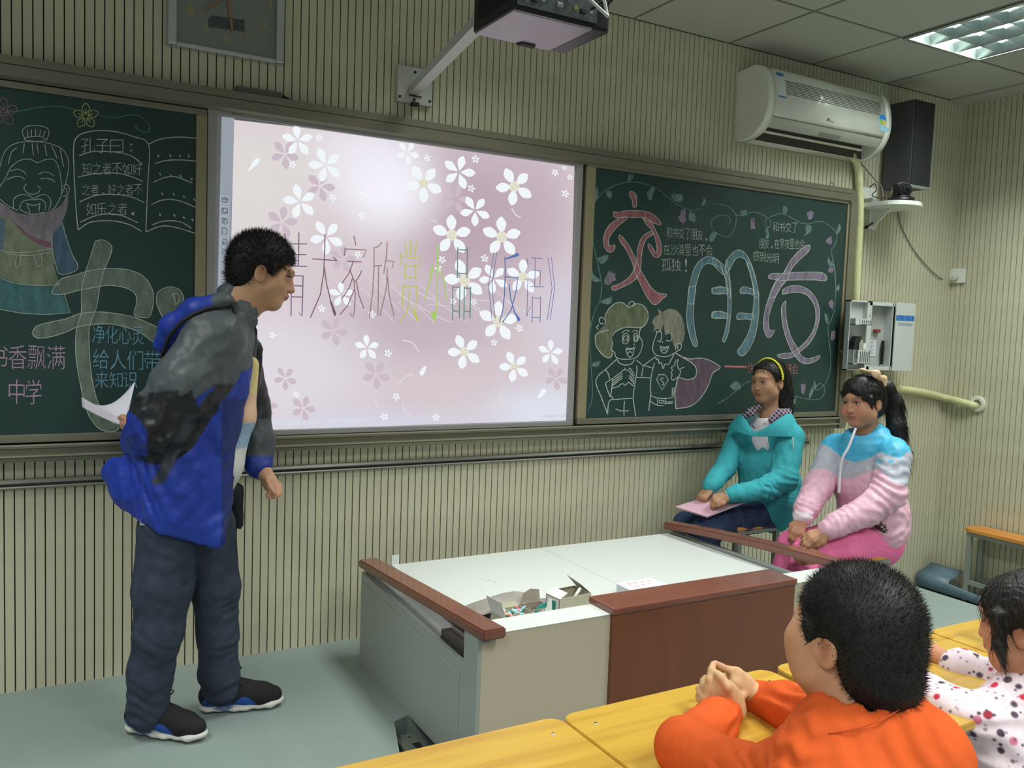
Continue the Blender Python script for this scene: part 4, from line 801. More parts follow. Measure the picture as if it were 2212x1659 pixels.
# ---- camera shelf and camera
m_shelf = mat('shelf_white', (218, 222, 214), 0.35)
sh = thing('corner_shelf', 'small white rounded wall shelf carrying the camera', 'shelf', (4.28, 3.3, 2.33))
sc0 = np.array([4.262, 3.419]); zt = 2.356
pts = [(4.20, 3.419), (4.20, 3.30)]+[(4.335+0.135*math.cos(a), 3.245+0.115*math.sin(a)) for a in np.linspace(PI, 2*PI, 14)]+[(4.47, 3.30), (4.47, 3.419)]
b = bm_new(); add_prism(b, pts, 2, zt-0.026, zt); bmesh.ops.bevel(b, geom=[e for e in b.edges if abs((e.verts[0].co-e.verts[1].co).z) < 1e-5], offset=0.003, segments=2, affect='EDGES'); obj('shelf_board', b, m_shelf, sh)
b = bm_new(); add_prism(b, [(3.419, 2.33), (3.29, 2.33), (3.40, 2.235), (3.419, 2.235)], 0, 4.325, 4.337); add_box(b, (4.30, 3.41, 2.22), (4.36, 3.419, 2.335)); obj('bracket', b, m_shelf, sh)
b = bm_new(); add_box(b, (4.215, 3.413, zt), (4.345, 3.419, zt+0.10)); obj('back_plate', b, m_shelf, sh)
cm = thing('security_camera', 'round black and silver camera on the small white shelf', 'camera', (4.30, 3.27, zt))
cx_, cy_ = 4.335, 3.235
b = bm_new(); add_cyl(b, (cx_, cy_, zt+0.0005), (0, 0, 1), 0.078, 0.026, 32, 0.070); add_cyl(b, (cx_, cy_, zt+0.026), (0, 0, 1), 0.058, 0.012, 28, 0.05); obj('base', b, m_dk, cm)
m_cam = mat('camera_silver', (150, 154, 150), 0.28, metal=0.6)
b = bm_new(); bmesh.ops.create_uvsphere(b, u_segments=28, v_segments=18, radius=0.05)
for v in b.verts: v.co = Vector((v.co.x*0.98, v.co.y*1.12, v.co.z*0.88))+Vector((cx_, cy_, zt+0.072))
for f in b.faces: f.smooth = True
obj('head', b, m_cam, cm)
dirv = np.array([-0.40, -0.90, -0.12]); dirv /= np.linalg.norm(dirv)
b = bm_new(); add_cyl(b, np.array([cx_, cy_, zt+0.070])+dirv*0.020, dirv, 0.043, 0.030, 28, 0.036); obj('face_ring', b, m_dk, cm)
b = bm_new(); add_cyl(b, np.array([cx_, cy_, zt+0.070])+dirv*0.048, dirv, 0.022, 0.010, 24, 0.019); obj('lens', b, mat('lens_glass', (18, 18, 24), 0.05, coat=1.0), cm)
for s in (-1, 1):
    b = bm_new(); add_box(b, (cx_+s*0.047, cy_-0.016, zt+0.03), (cx_+s*0.056, cy_+0.016, zt+0.10), bevel=0.003); obj('yoke', b, m_dk, cm)
t2 = tube('camera_cable', [W(1878, 405, 3.36), W(1890, 397, 3.33), W(1893, 410, 3.32), W(1884, 422, 3.33), W(1900, 428, 3.30), W(1912, 425, 3.29)], 0.003, m_gap); t2.name = 'camera_cable'; setpar(t2, cm)
b = bm_new(); add_box(b, (4.215, 3.33, zt+0.0005), (4.255, 3.40, zt+0.028), bevel=0.003); o = obj('power_adapter', b, mat('adapter_grey', (150, 154, 150), 0.4)); tag(o, 'small grey power adapter beside the camera on its shelf', 'adapter')
g1 = tube('hanging_cable', [W(1854, 345, 3.40), W(1868, 362, 3.40), W(1890, 388, 3.37), W(1905, 405, 3.33), (4.27, 3.30, zt+0.01)], 0.0035, mat('cable_grey', (112, 104, 100), 0.5)); tag(g1, 'thin grey cable slanting from the air conditioner to the camera shelf', 'cable')
g2 = tube('socket_cable', [(4.42, 3.40, 2.325), W(1936, 452, 3.41), W(1948, 492, 3.412), W(1974, 540, 3.412), W(2005, 578, 3.412), W(2030, 600, 3.412), onX(2046, 607, 5.118), onX(2056, 605, 5.105)], 0.0032, MATS['cable_grey']); tag(g2, 'thin grey cable curving down from the camera shelf to the wall socket', 'cable')
g3 = tube('dangling_cable', [W(1892, 441, 3.40), W(1893, 460, 3.405), W(1888, 478, 3.405), W(1874, 490, 3.405)], 0.0035, m_gap); tag(g3, 'short black cable end dangling under the camera shelf', 'cable')
b = bm_new(); e = W(1871, 491, 3.402); bmesh.ops.create_uvsphere(b, u_segments=12, v_segments=8, radius=0.010, matrix=Matrix.Translation(e)); obj('plug_end', b, m_gap, g3)
tube('wall_hook', [W(1796, 408, 3.41), W(1793, 399, 3.40), W(1797, 394, 3.40), W(1801, 399, 3.40), W(1800, 408, 3.41)], 0.0018, m_gap); tag(bpy.data.objects['wall_hook'], 'tiny wire hook above the right end of the board frame', 'hook')
# ---- socket
so = thing('wall_socket', 'white wall socket with a plug on the right wall', 'socket', (RX, 3.38, 1.95))
a = onX(2056, 581, RX-0.006); c = onX(2085, 611, RX-0.006)
b = bm_new(); add_box(b, (RX-0.020, c[1], c[2]), (RX-0.003, a[1], a[2]), bevel=0.003); obj('plate', b, m_shelf, so)
b = bm_new(); q = onX(2063, 602, RX-0.02); add_cyl(b, q, (-1, 0, 0), 0.020, 0.028, 20, 0.014); obj('plug', b, mat('plug_cream', (188, 192, 168), 0.5), so)
# ---- white first-aid style cabinet, left door open
m_cab = mat('cabinet_white', (188, 194, 190), 0.4); m_cabi = mat('cabinet_inside', (164, 168, 164), 0.5)
cb = thing('wall_cabinet', 'small white wall cabinet with its left door open showing racks and a note', 'cabinet', (4.39, 3.35, 1.40))
cx0_, cx1_, cz0_, cz1_, cyf = 4.195, 4.585, 1.398, 1.792, 3.285
box('back', (cx0_, 3.338, cz0_), (cx1_, 3.344, cz1_), m_cabi, cb); box('wall_mount', (cx0_+0.1, 3.344, cz0_+0.1), (cx1_-0.05, 3.419, cz1_-0.1), m_cabi, cb)
b = bm_new(); add_box(b, (cx0_, cyf, cz0_), (cx0_+0.008, 3.338, cz1_)); add_box(b, (4.398, cyf, cz0_), (4.404, 3.338, cz1_)); add_box(b, (cx1_-0.006, cyf, cz0_), (cx1_, 3.338, cz1_)); add_box(b, (cx0_, cyf, cz1_-0.008), (cx1_, 3.338, cz1_)); add_box(b, (cx0_, cyf, cz0_), (cx1_, 3.338, cz0_+0.008))
add_box(b, (cx0_, cyf, cz1_-0.022), (cx1_-0.17, cyf+0.008, cz1_-0.008)); add_box(b, (cx0_, cyf, cz0_+0.008), (cx1_-0.17, cyf+0.008, cz0_+0.022)); add_box(b, (cx0_+0.008, cyf, cz0_), (cx0_+0.022, cyf+0.008, cz1_)); obj('shell', b, m_cab, cb)
b = bm_new(); add_box(b, (4.415, cyf-0.010, cz0_-0.003), (cx1_+0.003, cyf-0.002, cz1_+0.003), bevel=0.002); dr_ = obj('door', b, m_cab, cb)
d = Draw(cyf-0.0106); a = W(1937, 684, cyf-0.0106); 
q = [(4.418, 1.722), (4.583, 1.722), (4.583, 1.690), (4.418, 1.690)]
vs = [d.bm.verts.new((x, d.y, z)) for x, z in q]; d.bm.faces.new(vs); obj('blue_band', d.bm, mat('band_blue', (38, 104, 178), 0.4), dr_)
d = Draw(cyf-0.0110)
for k in (0, 0.055, 0.11):
    vs = [d.bm.verts.new((4.43+k+e, d.y, z)) for e, z in ((0, 1.7205), (0.007, 1.7205), (0.022, 1.6915), (0.015, 1.6915))]; d.bm.faces.new(vs)
obj('band_streak', d.bm, mat('band_light', (90, 150, 205), 0.4), dr_)
d = Draw(cyf-0.0108)
for k, ch in enumerate('多媒体控制台'):
    V, F = glyph(ch, 0.0); vs = [d.bm.verts.new((4.436+k*0.022+x*0.019, d.y, 1.660+z*0.019)) for x, z in V]
    for f in F: d.bm.faces.new([vs[i] for i in f])
obj('door_text', d.bm, mat('text_blue', (90, 130, 175), 0.5), dr_)
b = bm_new(); add_box(b, (4.222, 3.404, 1.47), (4.36, 3.4115, 1.575)); 
d = Draw(3.3995); q = [W(1884, 733, 3.3995), W(1909, 733, 3.3995), W(1906, 769, 3.3995), W(1881, 769, 3.3995)]
b.free(); d.bm.free(); nx0, nx1, nz0, nz1 = 4.255, 4.335, 1.478, 1.572
box('note', (nx0, 3.3355, nz0), (nx1, 3.3375, nz1), mat('note_paper', (205, 208, 214), 0.6), cb)
b = bm_new()
for k in range(11): add_box(b, (nx0+0.010, 3.3350, nz1-0.010-0.0072*k), (nx1-0.012-0.01*((k*7) % 3), 3.3354, nz1-0.0075-0.0072*k))
o = obj('note_text', b, mat('note_ink', (120, 124, 130), 0.6), cb); o['kind'] = 'stuff'
tube('catch_rod', [(4.25, 3.325, 1.625), (4.31, 3.325, 1.627)], 0.004, m_chrome, cb)
b = bm_new(); add_box(b, (4.30, 3.317, 1.615), (4.345, 3.335, 1.635), bevel=0.004); obj('red_catch', b, mat('catch_red', (120, 52, 50), 0.4), cb)
b = bm_new(); add_box(b, (4.372, 3.315, 1.43), (4.384, 3.33, 1.57), bevel=0.003); add_box(b, (4.366, 3.31, 1.49), (4.38, 3.325, 1.55), bevel=0.003); obj('hanging_pen', b, m_dk, cb)
for z in (1.70, 1.46):
    b = bm_new(); add_cyl(b, (cx0_-0.006, cyf-0.004, z), (0, 0, 1), 0.006, 0.045, 12); obj('hinge', b, m_acg, cb)
# left door swung open, shallow tray with two slotted racks
dx0, dx1 = 4.012, 4.178
b = bm_new(); add_box(b, (dx0, 3.300, cz0_), (dx1, 3.304, cz1_)); add_box(b, (dx0, 3.27, cz0_), (dx0+0.006, 3.304, cz1_)); add_box(b, (dx1-0.020, 3.27, cz0_), (dx1, 3.304, cz1_)); add_box(b, (dx0, 3.27, cz1_-0.008), (dx1, 3.304, cz1_)); add_box(b, (dx0, 3.27, cz0_), (dx1, 3.304, cz0_+0.006))
dl = obj('open_door', b, m_cab, cb)
for z0_, z1_ in ((1.655, 1.69), (1.435, 1.515)):
    b = bm_new(); add_box(b, (dx0+0.045, 3.235, z0_), (dx1-0.022, 3.239, z1_)); add_box(b, (dx0+0.008, 3.235, z0_), (dx0+0.012, 3.30, z1_)); add_box(b, (dx0+0.008, 3.235, z0_), (dx1-0.022, 3.30, z0_+0.004)); add_box(b, (dx1-0.026, 3.235, z0_), (dx1-0.022, 3.30, z1_)); obj('rack', b, m_cab, dl)
    for k in range(5):
        b = bm_new(); x = dx0+0.062+k*0.016; add_box(b, (x, 3.2335, z0_+0.010), (x+0.005, 3.2349, z1_-0.008)); obj('slot', b, m_acd, dl)
b = bm_new()
prf = [(dx0+0.025, 1.516), (dx0+0.03, 1.56), (dx0+0.05, 1.59), (dx0+0.08, 1.592), (dx0+0.095, 1.57), (dx0+0.098, 1.516)]
add_prism(b, prf, 1, 3.25, 3.285); obj('stapler', b, m_dk, dl)
b = bm_new(); add_prism(b, [(dx0+0.06, 1.516), (dx0+0.062, 1.55), (dx0+0.075, 1.575), (dx0+0.09, 1.57), (dx0+0.096, 1.53), (dx0+0.09, 1.516)], 1, 3.243, 3.2495); obj('stapler_plate', b, m_chrome, dl)
b = bm_new(); add_box(b, (dx0+0.105, 3.25, 1.516), (dx0+0.13, 3.28, 1.552), bevel=0.002); obj('small_box', b, m_shelf, dl)
# ================================================================ lectern
m_lw = mat('lectern_grey_metal', (150, 158, 152), 0.4); m_lt = mat('lectern_white_top', (206, 212, 208), 0.35, noise=0.02, nscale=300); m_lc = mat('lectern_cream', (186, 174, 152), 0.4)
m_brn = mat('brown_laminate', (116, 68, 46), 0.32, noise=0.12, nscale=7, stretch=(1, 1, 0.35)); m_brt = mat('brown_wood_trim', (120, 72, 58), 0.25, noise=0.08, nscale=12, coat=0.3)
le = thing('lectern', 'low grey lectern with brown wooden side rails, white top and brown front panel', 'lectern', (1.95, 2.65, 0.0))
X0, X1, Y0, Y1 = 1.146, 2.80, 2.165, 3.165
# body
b = bm_new(); add_prism(b, [(Y0, 0.232), (Y1, 0.232), (Y1, 0.600), (Y0+0.09, 0.572), (Y0+0.09, 0.682), (Y0, 0.682)], 0, X0, X0+0.012); obj('side_panel', b, m_lw, le)
b = bm_new(); add_prism(b, [(Y0+0.115, 0.245), (Y1-0.03, 0.245), (Y1-0.03, 0.566), (Y0+0.115, 0.530)], 0, X0-0.003, X0+0.001); bmesh.ops.bevel(b, geom=b.edges[:], offset=0.002, segments=1, affect='EDGES'); obj('door', b, m_lw, le)
b = bm_new(); add_prism(b, [(Y0, 0.232), (Y1, 0.232), (Y1, 0.600), (Y0+0.09, 0.575), (Y0+0.09, 0.682), (Y0, 0.682)], 0, X1-0.012, X1); obj('side_panel', b, m_lw, le)
b = bm_new(); add_box(b, (X0+0.012, Y1-0.012, 0.232), (X1-0.012, Y1, 0.598)); obj('back_panel', b, m_lw, le)
box('front_panel', (X0+0.0122, Y0, 0.232), (1.622, Y0+0.012, 0.680), m_lc, le, 0.002); box('front_panel', (2.436, Y0, 0.232), (X1-0.012, Y0+0.012, 0.680), m_lc, le, 0.002)
b = bm_new(); add_box(b, (X0+0.0005, Y0-0.002, 0.6805), (1.622, Y0+0.105, 0.684), bevel=0.0015); add_box(b, (1.146+0.03, Y0+0.09, 0.58), (1.622, Y0+0.102, 0.6805)); obj('front_ledge', b, m_lt, le)
b = bm_new(); add_box(b, (2.437, Y0-0.002, 0.6805), (X1, Y0+0.105, 0.684), bevel=0.0015); obj('front_ledge', b, m_lt, le)
# table top in two leaves with a fine seam
b = bm_new(); add_box(b, (1.270, 2.262, 0.598), (1.9685, Y1, 0.614), bevel=0.0015); obj('top_leaf', b, m_lt, le)
b = bm_new(); add_box(b, (1.9705, 2.262, 0.598), (2.69, Y1, 0.614), bevel=0.0015); obj('top_leaf', b, m_lt, le)
box('top_groove', (2.655, 2.80, 0.6141), (2.658, 3.14, 0.6144), m_acg, le)
b = bm_new(); add_box(b, (2.705, 2.27, 0.590), (2.735, Y1, 0.622), bevel=0.003); obj('edge_channel', b, m_lw, le); box('edge_channel', (2.692, 2.27, 0.586), (2.704, Y1, 0.600), m_lw, le)
box('back_tab', (1.27, Y1-0.004, 0.60), (1.302, Y1+0.002, 0.652), m_lt, le)
# slanting tray open to the left side, under the rail
b = bm_new(); add_prism(b, [(Y0+0.10, 0.560), (Y1-0.01, 0.575), (Y1-0.01, 0.580), (Y0+0.10, 0.565)], 0, X0+0.012, 1.270); add_box(b, (1.262, 2.262, 0.56), (1.2698, Y1, 0.612)); obj('side_tray', b, mat('tray_grey', (120, 124, 122), 0.5, noise=0.15, nscale=12), le)
def rail(xa, xb, zb, zf, bow, xb2=None):
    b = bm_new(); n = 14; rings = []
    for i in range(n+1):
        t = i/n; y = 3.175+(2.115-3.175)*t; z = zb+(zf-zb)*t+bow*math.sin(PI*t); dx = (xb2 or 0)*t
        rings.append([b.verts.new(q) for q in ((xa+dx, y, z-0.032), (xb+dx, y, z-0.032), (xb+dx, y, z), (xa+dx, y, z))])
    for i in range(n):
        for k in range(4): b.faces.new((rings[i][k], rings[i][(k+1) % 4], rings[i+1][(k+1) % 4], rings[i+1][k]))
    b.faces.new(rings[0][::-1]); b.faces.new(rings[-1]); recalc(b)
    bmesh.ops.bevel(b, geom=[e for e in b.edges if abs((e.verts[0].co-e.verts[1].co).normalized().y) > 0.8 or len(e.link_faces) and any(len(f.verts) == 4 and abs(f.normal.y) > 0.9 for f in e.link_faces)], offset=0.005, segments=2, affect='EDGES')
    return b
obj('side_rail', rail(1.136, 1.212, 0.648, 0.716, 0.0), m_brt, le)
obj('side_rail', rail(2.665, 2.735, 0.668, 0.716, 0.012, 0.09), m_brt, le)
box('rail_block', (1.150, 2.16, 0.66), (1.20, 2.25, 0.686), m_lw, le); box('rail_block', (2.76, 2.16, 0.66), (2.80, 2.25, 0.686), m_lw, le)
b = bm_new(); add_box(b, (1.622, 2.15, 0.05), (2.438, 2.176, 0.70), bevel=0.003); obj('wood_panel', b, m_brn, le)
b = bm_new(); add_box(b, (1.617, 2.144, 0.684), (2.442, 2.285, 0.706), bevel=0.005); obj('wood_cap', b, m_brt, le)
b = bm_new(); add_box(b, (1.62, 2.175, 0.60), (1.63, 2.28, 0.686)); add_box(b, (1.62, 2.262, 0.60), (2.436, 2.278, 0.6845)); obj('cap_support', b, m_lt, le)
for x in (1.18, 2.70):
    b = bm_new(); add_box(b, (x, 2.20, 0.0), (x+0.06, 2.26, 0.232)); obj('foot', b, m_lw, le)
# smudges on the top are wear
d = bm_new()
for x, y, s in ((1.53, 2.83, 0.012), (1.545, 2.80, 0.008), (1.52, 2.86, 0.006)):
    vs = [d.verts.new((x+s*math.cos(a)*(1+0.4*math.sin(3*a)), y+s*0.7*math.sin(a), 0.6143)) for a in np.linspace(0, 2*PI, 12)[:-1]]; d.faces.new(vs)
o = obj('smudge', d, chalk_mat('smudge', (150, 150, 152), 0.25), le); o['kind'] = 'stuff'
# ---- metal leg bracket standing at the dais edge
b = bm_new(); add_box(b, (1.068, 2.42, 0.0), (1.142, 2.60, 0.200), bevel=0.003)
o = obj('floor_box', b, mat('box_olive', (118, 124, 112), 0.4, metal=0.3)); tag(o, 'small dull metal floor box with dark holes at the foot of the lectern', 'box')
b = bm_new()
add_box(b, (1.105, 2.46, 0.1995), (1.13, 2.53, 0.201)); obj('hole', b, m_gap, o)
for x, y, r in ((1.085, 2.585, 0.005), (1.115, 2.575, 0.005)):
    b = bm_new(); add_cyl(b, (x, y, 0.1995), (0, 0, 1), r, 0.0012, 12); obj('screw_hole', b, m_gap, o)
# ---- chalk boxes, papers, eraser
m_card = mat('card_cream', (176, 172, 150), 0.7); m_cardd = mat('card_grey', (150, 142, 128), 0.8, noise=0.1, nscale=30); m_wp = mat('paper_white', (218, 222, 216), 0.6); m_teal = mat('print_green', (40, 140, 125), 0.5)
def open_box(t, c, w, dd, h, rz, m, mi, th=0.0022):
    M = Matrix.Translation(c) @ Matrix.Rotation(rz, 4, 'Z'); b = bm_new()
    add_box(b, (-w/2, -dd/2, 0), (w/2, dd/2, th), M)
    add_box(b, (-w/2, -dd/2, 0), (w/2, -dd/2+th, h), M); add_box(b, (-w/2, dd/2-th, 0), (w/2, dd/2, h), M)
    add_box(b, (-w/2, -dd/2, 0), (-w/2+th, dd/2, h), M); add_box(b, (w/2-th, -dd/2, 0), (w/2, dd/2, h), M); recalc(b)
    obj('box_wall', b, m, t); return M
def flap(t, M, pts, m, name='flap'):
    b = bm_new(); A = [b.verts.new(M @ Vector(p)) for p in pts]; f = b.faces.new(A); r = bmesh.ops.extrude_face_region(b, geom=[f]); 
    n = f.normal.copy() if f.normal.length else Vector((0, 0, 1)); b.normal_update()
    for v in [g for g in r['geom'] if isinstance(g, bmesh.types.BMVert)]: v.co += Vector((0.0006, 0.0006, 0.001))
    recalc(b); return obj(name, b, m, t)
ZT = 0.6145
t = thing('chalk_box', 'open card box of coloured chalk pieces beside the lectern rail', 'box', (1.375, 2.385, ZT))
M = open_box(t, (1.375, 2.365, ZT), 0.115, 0.085, 0.048, 0.12, m_card, m_card)
flap(t, M, [(-0.0575, -0.042, 0.046), (-0.0575, 0.042, 0.046), (-0.072, 0.050, 0.098), (-0.072, -0.036, 0.098)], m_wp)
flap(t, M, [(-0.05, 0.042, 0.046), (0.057, 0.042, 0.046), (0.045, 0.050, 0.060), (-0.03, 0.050, 0.064)], m_card)
for k in range(26):
    b = bm_new(); cc_ = [(222, 130, 135), (120, 205, 215), (150, 215, 220), (225, 225, 215), (235, 190, 150)][k % 5]
    p = M @ Vector((rr.uniform(-0.045, 0.045), rr.uniform(-0.032, 0.032), 0.030+0.006*(k % 3))); a = rr.uniform(0, PI)
    add_cyl(b, p, (math.cos(a), math.sin(a), 0.15), 0.0045, 0.022, 8); o = obj('chalk_piece', b, mat('chalkstick_%d' % (k % 5), cc_, 0.9), t)
box('box_base_fill', (1.33, 2.335, ZT+0.002), (1.42, 2.39, ZT+0.026), m_card, t)
t = thing('chalk_box', 'torn card box holding a green and white packet, between two other boxes', 'box', (1.475, 2.40, ZT))
M = open_box(t, (1.482, 2.395, ZT), 0.075, 0.07, 0.045, 0.0, m_cardd, m_cardd)
flap(t, M, [(-0.037, 0.034, 0.04), (-0.03, 0.040, 0.075), (0.0, 0.042, 0.088), (0.035, 0.040, 0.082), (0.037, 0.034, 0.04)], m_cardd)
flap(t, M, [(-0.03, -0.036, 0.01), (-0.026, -0.035, 0.042), (-0.005, -0.032, 0.058), (0.02, -0.034, 0.060), (0.03, -0.036, 0.02)], m_teal, 'green_packet')
flap(t, M, [(0.012, -0.038, 0.03), (0.026, -0.037, 0.075), (0.038, -0.038, 0.070), (0.040, -0.038, 0.03)], m_wp, 'white_packet')
b = bm_new()
for k in range(5): add_box(b, tuple(M @ Vector((-0.02+0.008*k, -0.0372, 0.024+0.003*k))), tuple(M @ Vector((-0.015+0.008*k, -0.0364, 0.032+0.003*k))))
o = obj('packet_print', b, m_wp, t); o['kind'] = 'stuff'
t = thing('chalk_box', 'open card box with lifted flaps and a chalk stick, rightmost of the chalk boxes', 'box', (1.62, 2.42, ZT))
M = open_box(t, (1.625, 2.415, ZT), 0.14, 0.075, 0.062, 0.10, m_card, m_card)
flap(t, M, [(-0.07, -0.037, 0.060), (-0.07, 0.037, 0.060), (-0.035, 0.040, 0.078), (-0.030, -0.030, 0.074)], m_wp)
flap(t, M, [(-0.07, 0.037, 0.06), (0.07, 0.037, 0.06), (0.05, 0.030, 0.072), (-0.04, 0.030, 0.072)], m_cardd)
flap(t, M, [(0.07, -0.037, 0.06), (0.07, 0.037, 0.06), (0.048, 0.045, 0.088), (0.030, 0.050, 0.108), (0.052, 0.0, 0.085)], m_cardd)
flap(t, M, [(-0.0708, -0.034, 0.01), (-0.0708, 0.034, 0.01), (-0.0708, 0.034, 0.055), (-0.0708, -0.034, 0.055)], m_wp, 'side_label')
flap(t, M, [(-0.0716, -0.02, 0.018), (-0.0716, 0.015, 0.018), (-0.0716, 0.015, 0.048), (-0.0716, -0.02, 0.048)], m_teal, 'print_mark')
b = bm_new(); add_cyl(b, M @ Vector((0.02, 0.0, 0.035)), (0.5, 0.1, 0.5), 0.006, 0.05, 10); obj('chalk_stick', b, m_wp, t)
# crumpled cloth-like card behind the boxes
b = bm_new(); nx, ny = 14, 8; g = []
for i in range(nx+1):
    for j in range(ny+1):
        u, v = i/nx, j/ny; x = 1.25+0.34*u+0.02*v; y = 2.43+0.15*v-0.02*u
        z = ZT+0.004+0.062*math.sin(PI*min(1, u*1.05))**0.8*math.sin(PI*min(1, 0.15+v*0.85))+0.006*math.sin(9*u+5*v)*math.sin(PI*u)
        g.append(b.verts.new((x+0.012*math.sin(7*v), y+0.01*math.sin(11*u), z)))
for i in range(nx):
    for j in range(ny):
        a = i*(ny+1)+j; f = b.faces.new((g[a], g[a+ny+1], g[a+ny+2], g[a+1])); f.smooth = True
o = obj('crumpled_wrapper', b, mat('wrapper_grey', (142, 136, 130), 0.7, noise=0.12, nscale=22)); tag(o, 'crumpled grey-brown paper wrapper lying behind the chalk boxes', 'wrapper')
md = o.modifiers.new('solid', 'SOLIDIFY'); md.thickness = 0.0015
# white box with red writing
t = thing('card_box', 'small white box with red characters printed on its lid behind the brown front panel', 'box', (1.95, 2.46, ZT))
b = bm_new(); add_box(b, (1.885, 2.405, ZT), (2.02, 2.49, ZT+0.040), bevel=0.002); obj('carton', b, mat('carton_white', (205, 208, 214), 0.5), t)
b = bm_new(); add_box(b, (1.882, 2.400, ZT+0.0405), (2.045, 2.492, ZT+0.0445), bevel=0.0015); ld = obj('lid', b, mat('lid_white', (235, 232, 236), 0.45), t)
b = bm_new()
for k, ch in enumerate('班队活动纪念卡'):
    V, F = glyph(ch, 0.0); r_, c_ = divmod(k, 4); vs = [b.verts.new((1.912+c_*0.030+r_*0.010+x*0.020, 2.455-r_*0.030+z*0.018, ZT+0.0448)) for x, z in V]
    for f in F: b.faces.new([vs[i] for i in f])
obj('red_print', b, mat('print_red', (200, 90, 105), 0.6), ld)
# blackboard eraser in the tray
b = bm_new(); add_box(b, (1.165, 2.30, 0.582), (1.215, 2.46, 0.604), bevel=0.004); er = obj('board_eraser', b, mat('eraser_wood', (70, 62, 58), 0.7)); tag(er, 'dark dusty board eraser lying in the tray under the lectern rail', 'eraser')
b = bm_new(); add_box(b, (1.162, 2.298, 0.566), (1.218, 2.462, 0.582), bevel=0.006); obj('felt', b, mat('felt_dark', (52, 48, 50), 0.95, noise=0.4, nscale=80, bump=1.0, bscale=200), er)
# ================================================================ pupils' tables
def wood(name, a, b_, sc=(1.2, 26, 26), rough=0.3):
    m = bpy.data.materials.new(name); m.use_nodes = True; nt = m.node_tree; bs = nt.nodes['Principled BSDF']
    tc = nt.nodes.new('ShaderNodeTexCoord'); mp = nt.nodes.new('ShaderNodeMapping'); mp.inputs['Scale'].default_value = sc
    n = nt.nodes.new('ShaderNodeTexNoise'); n.inputs['Scale'].default_value = 1.0; n.inputs['Detail'].default_value = 5; n.inputs['Roughness'].default_value = 0.6; n.inputs['Distortion'].default_value = 0.4
    cr = nt.nodes.new('ShaderNodeValToRGB'); cr.color_ramp.elements[0].color = (*lin(a), 1); cr.color_ramp.elements[1].color = (*lin(b_), 1); cr.color_ramp.elements[0].position = 0.33; cr.color_ramp.elements[1].position = 0.56
    nt.links.new(tc.outputs['Object'], mp.inputs[0]); nt.links.new(mp.outputs[0], n.inputs['Vector']); nt.links.new(n.outputs['Fac'], cr.inputs[0]); nt.links.new(cr.outputs[0], bs.inputs['Base Color'])
    bs.inputs['Roughness'].default_value = rough; return m
m_desk = wood('yellow_wood', (178, 134, 48), (198, 160, 62)); m_steel = mat('steel_grey_paint', (142, 148, 140), 0.4, metal=0.3); m_dedge = mat('desk_edge', (196, 150, 58), 0.4)
def rrect(x0, x1, y0, y1, r, n=6):
    P_ = []
    for cx, cy, a in ((x1-r, y1-r, 0), (x0+r, y1-r, PI/2), (x0+r, y0+r, PI), (x1-r, y0+r, 1.5*PI)):
        for k in range(n+1): P_.append((cx+r*math.cos(a+k*PI/2/n), cy+r*math.sin(a+k*PI/2/n)))
    return P_
def desk(x0, label):
    x1, y0, y1, z = x0+0.598, 1.055, 1.462, 0.78
    t = thing('pupil_table', label, 'table', (x0+0.3, 1.26, 0), 'row of yellow pupil tables')
    b = bm_new(); add_prism(b, rrect(x0, x1, y0, y1, 0.035), 2, z-0.018, z); bmesh.ops.bevel(b, geom=[e for e in b.edges if len(e.link_faces) == 2 and any(len(f.verts) > 6 for f in e.link_faces)], offset=0.002, segments=2, affect='EDGES')
    tp = obj('table_top', b, m_desk, t)
    for sx_ in (x0+0.05, x1-0.05):
        for sy in (y1-0.063, y0+0.063):
            b = bm_new(); add_cyl(b, (sx_, sy, z-0.001), (0, 0, 1), 0.0055, 0.0022, 14, 0.003); obj('screw', b, m_chrome, tp)
    b = bm_new(); add_box(b, (x0+0.03, y0+0.03, z-0.043), (x1-0.03, y0+0.055, z-0.018)); add_box(b, (x0+0.03, y1-0.055, z-0.043), (x1-0.03, y1-0.03, z-0.018)); add_box(b, (x0+0.03, y0+0.055, z-0.043), (x0+0.055, y1-0.055, z-0.018)); add_box(b, (x1-0.055, y0+0.055, z-0.043), (x1-0.03, y1-0.055, z-0.018)); obj('frame', b, m_steel, t)
    b = bm_new(); add_box(b, (x0+0.057, y0+0.03, z-0.16), (x1-0.057, y1-0.05, z-0.155)); add_box(b, (x0+0.057, y1-0.055, z-0.155), (x1-0.057, y1-0.05, z-0.045)); obj('book_shelf', b, m_steel, t)
    for sx_ in (x0+0.03, x1-0.055):
        for sy in (y0+0.03, y1-0.055):
            b = bm_new(); add_box(b, (sx_, sy, 0.0), (sx_+0.025, sy+0.025, z-0.043), bevel=0.002); obj('leg', b, m_steel, t)
        b = bm_new(); add_box(b, (sx_+0.002, y0+0.055, 0.08), (sx_+0.023, y1-0.055, 0.10)); obj('stretcher', b, m_steel, t)
desk(0.370, 'yellow wooden pupil table at the left end of the row, empty')
desk(0.972, 'yellow wooden pupil table under the clasped hands of the boy in orange')
desk(1.592, 'yellow wooden pupil table under the dotted sleeve, right of the boy in orange')
desk(2.194, 'yellow wooden pupil table at the right end of the row')
